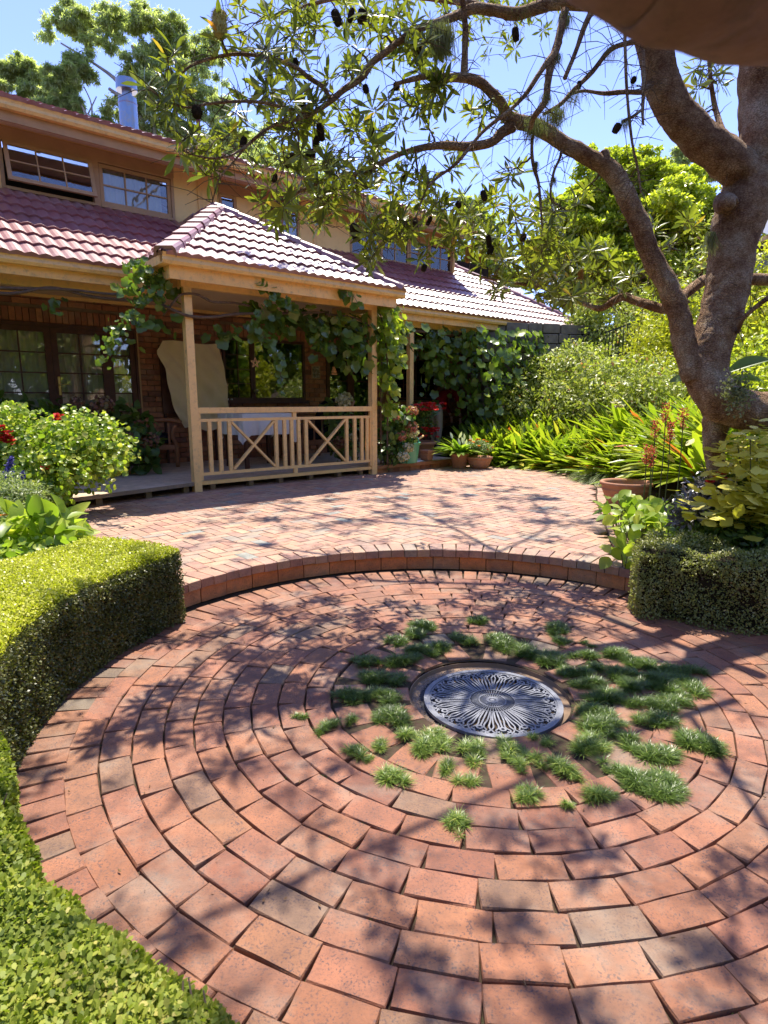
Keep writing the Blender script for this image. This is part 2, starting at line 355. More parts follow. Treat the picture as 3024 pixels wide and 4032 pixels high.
def glass_mat(name, tint=(.9, .92, .9), base=.03):
    m, nt, bs = mk(name); nt.nodes.remove(bs)
    tr = N_(nt, 'ShaderNodeBsdfTransparent'); tr.inputs[0].default_value = (*tint, 1)
    gl = N_(nt, 'ShaderNodeBsdfGlossy'); gl.inputs['Roughness'].default_value = .02; gl.inputs[0].default_value = (1, 1, 1, 1)
    fr = N_(nt, 'ShaderNodeFresnel'); fr.inputs[0].default_value = 1.6
    ad = N_(nt, 'ShaderNodeMath', operation='ADD'); ad.inputs[1].default_value = base; nt.links.new(fr.outputs[0], ad.inputs[0])
    co = coords(nt, False); b = N_(nt, 'ShaderNodeBump'); b.inputs['Strength'].default_value = .12; b.inputs['Distance'].default_value = .02
    nt.links.new(noise_n(nt, co, 2.5, 2), b.inputs['Height']); nt.links.new(b.outputs[0], gl.inputs['Normal'])
    mx = N_(nt, 'ShaderNodeMixShader'); nt.links.new(ad.outputs[0], mx.inputs[0]); nt.links.new(tr.outputs[0], mx.inputs[1]); nt.links.new(gl.outputs[0], mx.inputs[2])
    nt.links.new(mx.outputs[0], nt.nodes['Material Output'].inputs[0]); return m
M['glass'] = glass_mat('window_glass'); M['curtain'] = simple('net_curtain', (.55, .50, .42), .95, .1, .08, 3)
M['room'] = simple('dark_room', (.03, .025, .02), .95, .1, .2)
L = {}
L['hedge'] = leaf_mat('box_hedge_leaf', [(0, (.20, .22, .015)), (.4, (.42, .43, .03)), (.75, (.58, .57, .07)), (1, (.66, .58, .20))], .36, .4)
L['hedgeshade'] = leaf_mat('shaded_hedge_leaf', [(0, (.05, .06, .015)), (.5, (.12, .13, .035)), (.85, (.23, .22, .07)), (1, (.26, .18, .09))], .25, .4)  # side of the tall hedge: its shade put into a darker leaf colour
L['hedgelow'] = leaf_mat('leafy_hedge_leaf', [(0, (.09, .13, .015)), (.4, (.20, .25, .03)), (.75, (.34, .37, .05)), (1, (.50, .44, .12))], .36, .55, .3)
L['hedgeolive'] = leaf_mat('olive_hedge_leaf', [(0, (.13, .14, .04)), (.5, (.27, .28, .09)), (.85, (.46, .44, .18)), (1, (.48, .37, .2))], .34, .4)
L['bank'] = leaf_mat('banksia_leaf', [(0, (.09, .11, .03)), (.4, (.19, .21, .035)), (.75, (.32, .32, .05)), (.93, (.42, .35, .07)), (1, (.60, .24, .05))], .42, .3, .6)
L['gum'] = leaf_mat('gum_leaf', [(0, (.24, .27, .15)), (.5, (.44, .46, .25)), (1, (.62, .62, .38))], .55, .45)
L['dense'] = leaf_mat('glossy_tree_leaf', [(0, (.15, .19, .02)), (.5, (.40, .44, .05)), (.85, (.64, .62, .09)), (1, (.76, .66, .12))], .48, .3, .6)
L['shrub'] = leaf_mat('variegated_leaf', [(0, (.16, .19, .04)), (.4, (.33, .37, .08)), (.75, (.44, .46, .12)), (.92, (.60, .54, .24)), (1, (.46, .20, .13))], .36, .4)
L['yellow'] = leaf_mat('lime_leaf', [(0, (.24, .28, .03)), (.5, (.46, .46, .04)), (1, (.68, .58, .07))], .45, .4)
L['strap'] = leaf_mat('strap_leaf', [(0, (.09, .15, .02)), (.45, (.25, .33, .03)), (.8, (.44, .46, .045)), (.93, (.58, .48, .09)), (1, (.58, .15, .05))], .42, .3, .55)
L['mondo'] = leaf_mat('mondo_grass_blade', [(0, (.04, .07, .015)), (.5, (.11, .18, .03)), (.85, (.28, .37, .07)), (1, (.50, .50, .13))], .36, .35, .5)
L['fescue'] = leaf_mat('pale_grass_blade', [(0, (.12, .17, .07)), (.5, (.26, .31, .14)), (1, (.44, .46, .24))], .38, .4)
L['round'] = leaf_mat('round_leaf', [(0, (.12, .20, .025)), (.5, (.29, .38, .05)), (.85, (.46, .50, .07)), (1, (.58, .54, .16))], .46, .38)
L['vine'] = leaf_mat('grape_vine_leaf', [(0, (.07, .11, .025)), (.5, (.16, .24, .045)), (.85, (.31, .39, .06)), (1, (.56, .56, .08))], .46, .25, .6)
L['hyd'] = leaf_mat('hydrangea_leaf', [(0, (.04, .09, .018)), (.6, (.10, .17, .03)), (1, (.20, .26, .05))], .34, .4)
L['coleus'] = leaf_mat('yellow_coleus_leaf', [(0, (.42, .38, .05)), (.5, (.68, .60, .12)), (1, (.84, .74, .28))], .4, .45)
L['purple'] = leaf_mat('dark_purple_leaf', [(0, (.05, .045, .05)), (.6, (.13, .12, .13)), (1, (.24, .22, .23))], .12, .3, .7)
L['red'] = leaf_mat('red_petal', [(0, (.45, .012, .02)), (1, (.75, .06, .05))], .25, .6, .3, 1.0)
L['coral'] = leaf_mat('coral_petal', [(0, (.50, .07, .06)), (1, (.72, .18, .14))], .25, .6, .3, 1.0)
L['orange'] = leaf_mat('orange_petal', [(0, (.65, .16, .01)), (1, (.85, .36, .02))], .2, .6, .3, 1.0)
L['pinkp'] = leaf_mat('pink_petal', [(0, (.38, .10, .09)), (.5, (.55, .22, .18)), (1, (.55, .42, .24))], .3, .6, .3, 1.0)
L['dullp'] = leaf_mat('faded_petal', [(0, (.16, .07, .05)), (.6, (.26, .13, .09)), (1, (.22, .20, .09))], .2, .7, .2, 1.0)
L['vinelight'] = leaf_mat('young_vine_leaf', [(0, (.12, .18, .03)), (.5, (.26, .33, .04)), (1, (.50, .50, .07))], .5, .32, .5)
L['creamp'] = leaf_mat('cream_petal', [(0, (.45, .42, .25)), (1, (.72, .68, .50))], .3, .6, .3, 1.0)
L['whitep'] = leaf_mat('white_petal', [(0, (.70, .70, .62)), (1, (.85, .85, .78))], .35, .6, .3, 1.0)
L['violet'] = leaf_mat('violet_petal', [(0, (.06, .05, .30)), (1, (.16, .13, .52))], .2, .6, .3, 1.0)
L['lich'] = leaf_mat('lichen_strand', [(0, (.16, .17, .09)), (1, (.34, .35, .20))], .3, .8, .1)

def leaf_parts(parent, mat, tm, P, X, Nn, S, n_ind, var=None):
    """the n_ind leaves nearest the viewer as parts sharing meshes, the others joined"""
    P = np.asarray(P, float); X = npn(np.asarray(X, float)); Nn = np.asarray(Nn, float); S = np.broadcast_to(np.asarray(S, float), (len(P),)); n = len(P)
    var = np.clip(.5 + .25 * rng.normal(size=n), 0, 1) if var is None else var
    W = P + np.array(tuple(parent.location)); order = np.argsort(np.linalg.norm(W - np.array([0, 0, EYE]), axis=1)); a = order[:n_ind]; b = order[n_ind:]; mes = []
    for k in range(6):
        me = leafmesh('leaf', tm, [(0, 0, 0)], [(1, 0, 0)], [(0, 0, 1)], 1.0, [(.15, .35, .5, .62, .75, .92)[k]]); me.materials.append(L[mat]); mes.append(me)
    for j in a:
        x = Vector(X[j]); nn = Vector(Nn[j]); y = nn.cross(x).normalized(); nn = x.cross(y); k = int(np.argmin(np.abs(np.array([.15, .35, .5, .62, .75, .92]) - var[j])))
        link('leaf', mes[k], None, parent, P[j], Matrix((x, y, nn)).transposed().to_euler(), (float(S[j]),) * 3)
    if len(b): leaves('leaves', L[mat], tm, P[b], X[b], Nn[b], S[b], var[b], parent, 'stuff')

# ------------------------------------------------------------------ sky dome is the world; ground and terrain
def struct(o): o['kind'] = 'structure'; return o
g = MB(); R_ = 600; ring_r = [0, 6, 12, 20, 30, 60, 150, 600]; nA = 40
gv = [(0, 8, -.07)]; gf = []
for ri, rr in enumerate(ring_r[1:]):
    for k in range(nA):
        a = 2 * PI * k / nA; x = rr * math.cos(a); y = 8 + rr * math.sin(a)
        z = -.07 if rr < 20 else (-.07 + .12 * (min(rr, 60) - 12) * max(0, math.sin(a)) ** .7 * .35)
        gv.append((x, y, z))
for k in range(nA): gf.append((0, 1 + k, 1 + (k + 1) % nA))
for ri in range(len(ring_r) - 2):
    for k in range(nA):
        a = 1 + ri * nA; gf.append((a + k, a + nA + k, a + nA + (k + 1) % nA, a + (k + 1) % nA))
g.add(gv, gf); struct(g.build('ground', M['soil'], smooth=True))

C0 = Vector((.57, 2.93)); C1 = Vector((.44, 3.08))
def cc(r):
    return C0.lerp(C1, (r - .4) / 1.8)
CS = Vector((.40, 3.147)); RS = 2.215            # centre and radius of the curved step
STEP = 0.18

# irregular chamfered bricks, unit footprint, shared
def brick_meshes(n, name, jit=.025, ch=.05):
    out = []
    for i in range(n):
        q = [(-.5, -.5), (random.uniform(-.2, .2), -.5), (.5, -.5), (.5, random.uniform(-.15, .15)), (.5, .5), (random.uniform(-.2, .2), .5), (-.5, .5), (-.5, random.uniform(-.15, .15))]
        q = [(x * (1 + random.uniform(-jit, jit) * .8), y * (1 + random.uniform(-jit, jit) * 1.8)) for x, y in q]; nq = 8
        v = [(x, y, -1) for x, y in q] + [(x, y, -.12 + random.uniform(-.03, .03)) for x, y in q]
        for x, y in q:
            c_ = 1 if abs(x * y) > .2 else .6; k1 = random.uniform(.4, 1.5) * c_; v.append((x * (1 - .032 * k1), y * (1 - .062 * k1), random.uniform(-.03, .0)))
        f = [(k, (k+1) % nq, nq + (k+1) % nq, nq + k) for k in range(nq)] + [(nq+k, nq+(k+1) % nq, 2*nq+(k+1) % nq, 2*nq+k) for k in range(nq)] + [tuple(range(2*nq, 3*nq))]
        me = bpy.data.meshes.new(name); me.from_pydata(v, [], f); me.update(); setvar(me, [0.0] * len(f)); me.materials.append(M['pave']); out.append(me)
    return out
BR = brick_meshes(24, 'paving_brick'); BR2 = brick_meshes(16, 'paving_brick')
for me in BR2: me.materials[0] = M['pave2']
lower = thing('lower_patio', None, None); lower['kind'] = 'structure'
bricks = []      # (x, y, z, rot, len, wid, height)
def ring_bricks(r0, w_r, Lt, gap, zz=0.0, a0=0.0, a1=2*PI):
    c = cc(r0 + w_r / 2); rm = r0 + w_r / 2; n = max(3, int(2 * PI * rm / (Lt + gap))); off = random.uniform(0, 2 * PI)
    k = 0; a = a0 + (off if a1 - a0 > 6 else 0); end = a + (a1 - a0)
    pitch = (a1 - a0) / max(1, round((a1 - a0) * rm / (Lt + gap)))
    nn = int(round((a1 - a0) / pitch))
    for k in range(nn):
        th = a + (k + .5) * pitch; L_ = rm * pitch - gap
        # radial room between the neighbouring drifting circles
        dr = (cc(rm + w_r / 2 + .006) - cc(rm - w_r / 2)).dot(Vector((math.cos(th), math.sin(th))))
        wr = w_r + .010 + dr - .0045
        yield (c.x + rm * math.cos(th), c.y + rm * math.sin(th), zz + random.uniform(-.003, .003), th + PI / 2 + random.uniform(-.01, .01), L_ * random.uniform(.985, 1.0), wr, .06)
# the straight sides leave V-shaped gaps on the outer edge
for n_, r0, r1 in ((14, .425, .630), (20, .636, .815)):
    rm = (r0 + r1) / 2; c = cc(rm)
    for k in range(n_):
        th = 2 * PI * (k + .3 * (n_ == 19)) / n_ + random.uniform(-.03, .03)
        bricks.append((c.x + rm * math.cos(th), c.y + rm * math.sin(th), random.uniform(-.006, .002), th + random.uniform(-.04, .04), (r1 - r0) * random.uniform(.96, 1.0), .145 if n_ == 14 else .19, .06))
r = .822
while r < 1.93:
    bricks += list(ring_bricks(r, .1175, .229, .0035)); r += .1275
rh0, rh1 = 1.957, 2.205; nH = int(2 * PI * 2.0 / .1185); CHd = cc(1.96)
for k in range(nH):
    th = 2 * PI * k / nH; rm = (rh0 + rh1) / 2
    bricks.append((CHd.x + rm * math.cos(th), CHd.y + rm * math.sin(th), random.uniform(-.003, .003), th, rh1 - rh0 - .004, .1125 * random.uniform(.98, 1), .06))
def in_view(x, y, z=0.0, m=60):
    d = Vector((x, y, z - EYE)); zc = d.y * CT - d.z * ST
    if zc < .15: return False
    u = CX + F * d.x / zc; v = CY - F * (d.y * ST + d.z * CT) / zc
    return -m < u < 3024 + m and -m < v < 4032 + m
vis = [b for b in bricks if in_view(b[0], b[1], 0, 130)]; hid = [b for b in bricks if not in_view(b[0], b[1], 0, 130)]
vis.sort(key=lambda b: b[0] ** 2 + b[1] ** 2)
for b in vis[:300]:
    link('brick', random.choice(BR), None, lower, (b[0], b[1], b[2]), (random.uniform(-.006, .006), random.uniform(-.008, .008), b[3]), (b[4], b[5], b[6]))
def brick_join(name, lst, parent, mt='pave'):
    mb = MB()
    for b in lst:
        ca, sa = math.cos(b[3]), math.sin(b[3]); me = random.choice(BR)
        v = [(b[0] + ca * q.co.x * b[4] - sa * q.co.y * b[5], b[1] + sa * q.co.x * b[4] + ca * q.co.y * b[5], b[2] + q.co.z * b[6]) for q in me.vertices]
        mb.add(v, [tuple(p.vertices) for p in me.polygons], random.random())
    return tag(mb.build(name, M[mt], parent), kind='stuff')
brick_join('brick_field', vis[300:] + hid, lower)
# sand bed under the lower bricks, with the round drain hole left open
sb = MB(); n = 64
def ringv(c, r, z, n=64): return [(c[0] + r * math.cos(2*PI*k/n), c[1] + r * math.sin(2*PI*k/n), z) for k in range(n)]
v = ringv((.55, 2.93), .42, -.021) + ringv((.55, 2.93), 3.4, -.021); sb.add(v, [(k, n + k, n + (k+1) % n, (k+1) % n) for k in range(n)])
v = ringv((.55, 2.93), .421, -.009) + ringv((.56, 2.95), .83, -.009); sb.add(v, [(k, n + k, n + (k+1) % n, (k+1) % n) for k in range(n)]); struct(sb.build('sand_bed', M['sand'], lower))

# ------------------------------------------------------------------ drain pit and cast grate
pit = struct(MB().lathe([(.425, -.012), (.42, -.036), (.40, -.038), (.36, -.040), (.345, -.042), (.345, -.35), (.01, -.35)], 56, (.555, 2.915, 0)).build('drain_pit', M['pit'], smooth=False))
rim = MB().lathe([(.427, -.03), (.424, -.012), (.418, -.010), (.414, -.034), (.37, -.036)], 56, (.555, 2.915, 0)); struct(rim.build('drain_rim', M['mortar']))
gravel = MB()
for i in range(420):
    a = random.gauss(2.9, .8); rr = random.uniform(.362, .412); s = random.uniform(.003, .008)
    gravel.add([(.555 + rr*math.cos(a) + dx*s, 2.915 + rr*math.sin(a) + dy*s, -.036 + dz*s) for dx, dy, dz in ((1,0,0),(-.6,.8,0),(-.5,-.8,0),(0,0,.9))], [(0,1,3),(1,2,3),(2,0,3)], random.random())
tag(gravel.build('fine_gravel', M['gravel']), 'pale grit caught round the rim of the round drain grate', 'gravel', kind='stuff')
GZ = -.014
grate = thing('drain_grate', 'round grey cast metal drain grate with a sunburst of petals, set in the brick circle', 'drain grate', (.565, 2.885, GZ))
def annulus(mb, r0, r1, z0, z1, n=72, c=(0, 0)):
    v = []
    for (r_, z_) in ((r0, z0), (r1, z0), (r1, z1), (r0, z1)): v += [(c[0] + r_*math.cos(2*PI*k/n), c[1] + r_*math.sin(2*PI*k/n), z_) for k in range(n)]
    return mb.add(v, [(j*n + k, j*n + (k+1) % n, ((j+1) % 4)*n + (k+1) % n, ((j+1) % 4)*n + k) for j in range(4) for k in range(n)])
mb = MB(); annulus(mb, .330, .356, -.012, .004); annulus(mb, .322, .3295, -.012, 0.0); mb.build('outer_ring', M['iron'], grate)
mb = MB(); annulus(mb, .066, .072, -.012, .001); annulus(mb, .114, .119, -.012, .001); mb.build('inner_ring', M['iron'], grate)
mb = MB(); annulus(mb, .018, .032, -.012, .003, 32)
mb.lathe([(.0, .002), (.012, .003), (.018, -.002)], 16)
for k in range(32):
    a = 2*PI*k/32; mb.bar((.030*math.cos(a), .030*math.sin(a), -.004), (.066*math.cos(a), .066*math.sin(a), -.004), .0045, .009)
mb.build('hub', M['iron'], grate)
ribs = MB()
for k in range(48):
    a = 2*PI*k/48; ribs.bar((.073*math.cos(a), .073*math.sin(a), -.0045), (.110*math.cos(a), .110*math.sin(a), -.0045), .0038, .0085)
ribs.build('inner_rib', M['iron'], grate)
for k in range(16):
    mb = MB(); a0 = 2*PI*k/16
    def pol(r_, da, z=-.005): return (r_*math.cos(a0 + da), r_*math.sin(a0 + da), z)
    h = PI/16
    for s in (-1, 1):
        P = smooth_path([pol(.120, s*h*.62), pol(.20, s*h*.50), pol(.245, s*h*.30), pol(.272, s*h*.36), pol(.297, s*h*.62), pol(.318, s*h*.2)], 3)
        for p, q in zip(P[:-1], P[1:]): mb.bar(p, q, .0078, .010)
        P = smooth_path([pol(.120, s*h*.95), pol(.21, s*h*.86), pol(.262, s*h*.78), pol(.292, s*h*.95), pol(.322, s*h*.55)], 3)
        for p, q in zip(P[:-1], P[1:]): mb.bar(p, q, .0078, .0098)
        mb.bar(pol(.300, s*h*.30), pol(.324, s*h*.95), .0075, .0095)
    rc = .280; annulus(mb, .0085, .0185, -.0105, .0012, 18, (rc*math.cos(a0), rc*math.sin(a0)))
    mb.bar(pol(.12, 0), pol(.262, 0), .0085, .010)
    mb.build('petal', M['iron'], grate)

# ------------------------------------------------------------------ the curved step
step = thing('curved_step', None, None); step['kind'] = 'structure'
def arc_quads(c, r0, r1, a0, a1): 
    return [(c.x + r0*math.cos(a0), c.y + r0*math.sin(a0)), (c.x + r1*math.cos(a0), c.y + r1*math.sin(a0)), (c.x + r1*math.cos(a1), c.y + r1*math.sin(a1)), (c.x + r0*math.cos(a1), c.y + r0*math.sin(a1))]
A0, A1 = math.radians(18), math.radians(172); pc = .120 / RS; ncap = int((A1 - A0) / pc)
for k in range(ncap):
    a = A0 + k * pc; gpx = .003 / RS; dz = random.uniform(-.003, .003)
    rin = RS - .028 + random.uniform(-.004, .004); rout = RS + .205
    q = [(CS.x + rin*math.cos(a+gpx), CS.y + rin*math.sin(a+gpx)), (CS.x + rin*math.cos(a+pc-gpx), CS.y + rin*math.sin(a+pc-gpx)),
         (CS.x + rout*math.cos(a+pc-gpx*2.2), CS.y + rout*math.sin(a+pc-gpx*2.2)), (CS.x + rout*math.cos(a+gpx*2.2), CS.y + rout*math.sin(a+gpx*2.2))]
    q = q[::-1]
    m_ = MB().prism(q, STEP - .068 + dz, STEP + .001 + dz, .004, 0.0, True); m_.build('brick', M['pave2'], step)
pl = .242 / RS
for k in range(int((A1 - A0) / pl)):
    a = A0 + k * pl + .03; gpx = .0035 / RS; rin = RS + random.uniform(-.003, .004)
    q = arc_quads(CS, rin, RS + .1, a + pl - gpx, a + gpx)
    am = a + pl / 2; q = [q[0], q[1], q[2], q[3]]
    MB().prism(q, -.01, STEP - .075 + random.uniform(-.002, .001), .003, 0.0, True).build('brick', M['stepbrick_bounce'], step)
mo = MB(); n = 60
v = [(CS.x + (RS + .012)*math.cos(A0 + (A1-A0)*k/n), CS.y + (RS + .012)*math.sin(A0 + (A1-A0)*k/n), z) for z in (-.02, STEP - .012) for k in range(n+1)] + \
    [(CS.x + (RS + .20)*math.cos(A0 + (A1-A0)*k/n), CS.y + (RS + .20)*math.sin(A0 + (A1-A0)*k/n), STEP - .012) for k in range(n+1)]
mo.add(v, [(j*(n+1)+k+1, j*(n+1)+k, (j+1)*(n+1)+k, (j+1)*(n+1)+k+1) for j in (0, 1) for k in range(n)]); mo.build('mortar', M['sand'], step)

# ------------------------------------------------------------------ upper patio: herringbone with a border course
upper = thing('upper_patio', None, None); upper['kind'] = 'structure'
RB = smooth_path([(1.98, 4.72), (2.07, 5.09), (2.14, 5.47), (2.37, 6.26), (2.68, 7.32), (2.98, 8.32), (3.32, 9.3), (3.50, 10.24), (3.50, 11.0), (3.2, 11.8), (2.6, 12.35), (1.9, 12.75)], 5)   # herringbone edge on the right
RBv = [Vector((p[0], p[1])) for p in RB]
LB = [Vector(p) for p in ((-1.75, 3.7), (-2.6, 5.2), (-3.4, 6.3), (-4.6, 7.6), (-6.5, 9.0))]
outline = RBv + [Vector((1.0, 14.2)), Vector((-1.5, 12.4)), Vector((-3.6, 10.2)), Vector((-6.4, 10.4))] + LB[::-1]
def inside(p, poly):
    c = False; n = len(poly); x, y = p
    for i in range(n):
        a, b = poly[i], poly[(i+1) % n]
        if (a.y > y) != (b.y > y) and x < (b.x - a.x) * (y - a.y) / (b.y - a.y) + a.x: c = not c
    return c
bl, bw, gp_ = .228, .112, .006; s_ = (bl + gp_) / 2          # 2:1 bricks
ang = PI / 2 - HD + math.radians(2.0)
ux = Vector((math.cos(ang), math.sin(ang))); uy = Vector((-math.sin(ang), math.cos(ang)))
org = Vector((0, 7)); herr = []
for i in range(-90, 90):
    for j in range(-90, 90):
        ph = (i - j) % 4
        if ph == 0: cxl, cyl, rot = (i + 1.0) * s_, (j + .5) * s_, 0
        elif ph == 2: cxl, cyl, rot = (i + .5) * s_, (j + 0.0) * s_, 1
        else: continue
        # herringbone: horizontals occupy (i,j),(i+1,j); verticals occupy (i,j-1),(i,j)
        c = org + ux * cxl + uy * cyl
        if not inside(c, outline): continue
        if (c - CS).length < RS + .16: continue
        herr.append((c, rot))
def rect(c, rot, l, w_):
    a = ux if rot == 0 else uy; b = uy if rot == 0 else -ux
    return [tuple(c - a*l/2 - b*w_/2), tuple(c + a*l/2 - b*w_/2), tuple(c + a*l/2 + b*w_/2), tuple(c - a*l/2 + b*w_/2)]
full, cut = [], []
for c, rot in herr:
    q = rect(c, rot, bl, bw); o = q
    if min((Vector(p) - CS).length for p in q) < RS + .215:
        d = (c - CS).normalized(); q = clip_poly(q, tuple(CS + d * (RS + .212)), tuple(d))
    near = min(range(len(RBv) - 1), key=lambda k: ((RBv[k] + RBv[k+1]) / 2 - c).length_squared)
    a, b = RBv[near], RBv[near+1]; t = (b - a).normalized(); nn = Vector((-t.y, t.x))
    if ((a + b) / 2 - c).length < .5: q = clip_poly(q, tuple(a), tuple(nn))
    if len(q) < 3: continue
    (full if q is o or len(q) == 4 and all(abs(p[0]-r_[0]) + abs(p[1]-r_[1]) < 1e-6 for p, r_ in zip(q, o)) else cut).append((c, rot, q))
full.sort(key=lambda e: e[0].length)
visf = [e for e in full if in_view(e[0].x, e[0].y, ZP, 40) and e[0].y < 13]
part_f = visf[:262]; ids = set(id(e) for e in part_f); rest = [e for e in full if id(e) not in ids]
for c, rot, q in part_f:
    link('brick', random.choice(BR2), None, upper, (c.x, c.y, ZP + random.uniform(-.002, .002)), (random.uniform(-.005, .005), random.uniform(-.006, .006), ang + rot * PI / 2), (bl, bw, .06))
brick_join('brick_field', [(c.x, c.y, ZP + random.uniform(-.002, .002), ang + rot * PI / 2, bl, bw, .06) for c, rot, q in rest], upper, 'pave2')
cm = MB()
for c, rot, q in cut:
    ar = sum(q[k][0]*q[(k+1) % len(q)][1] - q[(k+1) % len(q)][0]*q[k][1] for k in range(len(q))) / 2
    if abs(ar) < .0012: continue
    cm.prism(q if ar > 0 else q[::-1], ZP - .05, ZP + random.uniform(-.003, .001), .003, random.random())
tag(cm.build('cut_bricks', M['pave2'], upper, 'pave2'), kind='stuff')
# border headers outside the dark joint line
tot = 0; last = None; bd = []
for k in range(len(RBv) - 1):
    a, b = RBv[k], RBv[k+1]; Ls = (b - a).length; t = (b - a) / Ls
    while tot < Ls:
        p = a + t * tot; nn = Vector((t.y, -t.x)); bd.append((p + nn * .135, math.atan2(nn.y, nn.x))); tot += .120
    tot -= Ls
for p, a in bd:
    link('brick', random.choice(BR2), None, upper, (p.x, p.y, ZP + random.uniform(-.004, .001)), (0, 0, a), (.226, .112, .06)) if p.y < 8.0 else None
brick_join('border_bricks', [(p.x, p.y, ZP, a, .226, .112, .06) for p, a in bd if p.y >= 8.0], upper, 'pave2')
sb = MB(); poly = [(p.x, p.y) for p in outline]
# bed as a fan of strips around the step circle
ob = [Vector((p.x, p.y)) for p in RBv]; nb = 48
inner = [(CS.x + (RS + .02)*math.cos(A0 + (A1-A0)*k/nb), CS.y + (RS + .02)*math.sin(A0 + (A1-A0)*k/nb)) for k in range(nb+1)]
outer = [(CS.x + 9.5*math.cos(A0 + (A1-A0)*k/nb), CS.y + 12.5*math.sin(A0 + (A1-A0)*k/nb)) for k in range(nb+1)]
sb.add([(x, y, ZP - .030) for x, y in inner + outer], [(k+1, k, nb+1+k, nb+2+k) for k in range(nb)]); struct(sb.build('sand_bed', M['sand'], upper, 'pave2'))
# garden soil beside the patios, mounded
def soil_patch(name, poly, z, lift, seed=0):
    mb = MB(); c = sum((Vector(p) for p in poly), Vector((0, 0))) / len(poly); n = len(poly); v = []; rings = 7
    for j in range(rings + 1):
        s = 1 - j / rings
        for p in poly:
            q = c.lerp(Vector(p), max(s, .001)); zz = z + lift * (1 - s) ** .8 + .03 * noise.noise(Vector((q.x * 2, q.y * 2, seed))) * (s < 1)
            v.append((q.x, q.y, zz))
    mb.add(v, [(j*n+k, j*n+(k+1) % n, (j+1)*n+(k+1) % n, (j+1)*n+k) for j in range(rings) for k in range(n)])
    return struct(mb.build(name, M['soil'], smooth=True))
EDGE = [Vector((2.6, 3.6)), Vector((2.15, 4.6))] + [Vector((p.x + .26, p.y)) for p in RBv[6:-5]] + [Vector((3.3, 12.3)), Vector((2.3, 13.3)), Vector((1.0, 14.6))]
def bed_h(x, y):
    """height of the sloping bed at a place"""
    q = Vector((x, y)); best = 1e9
    for a, b in zip(EDGE[:-1], EDGE[1:]):
        d = b - a; t = max(0, min(1, (q - a).dot(d) / d.length_squared)); best = min(best, (q - a - d * t).length)
    return ZP - .03 + (.10 * best if best < .4 else .04 + .36 * (best - .4)) if best < 5 else ZP + 1.67
bm_ = MB(); ne_ = 14; v = []
Es = smooth_path([tuple(p) for p in EDGE[::3] + [EDGE[-1]]], 4)
for k, p in enumerate(Es):
    for j in range(ne_ + 1):
        d = (j / ne_) ** 1.5 * 9.0; ctr = Vector((-1.5, 6.5)); dr_ = (Vector((p[0], p[1])) - ctr).normalized(); q = Vector((p[0], p[1])) + dr_ * d
        v.append((q.x, q.y, bed_h(q.x, q.y) + .02 * noise.noise(Vector((q.x * 3, q.y * 3, 0))) - (.12 if j == 0 else 0)))
m_ = ne_ + 1; bm_.add(v, [(k*m_+j, k*m_+j+1, (k+1)*m_+j+1, (k+1)*m_+j) for k in range(len(Es)-1) for j in range(ne_)]); struct(bm_.build('garden_bed', M['soil'], smooth=True))
soil_patch('garden_bed', [(-2.35, 4.75), (-3.0, 5.6), (-4.2, 7.2), (-6.5, 8.9), (-9, 8), (-8, 4), (-4, 1), (-2.9, 2.2), (-2.75, 3.6)], ZP - .04, .12, 2)

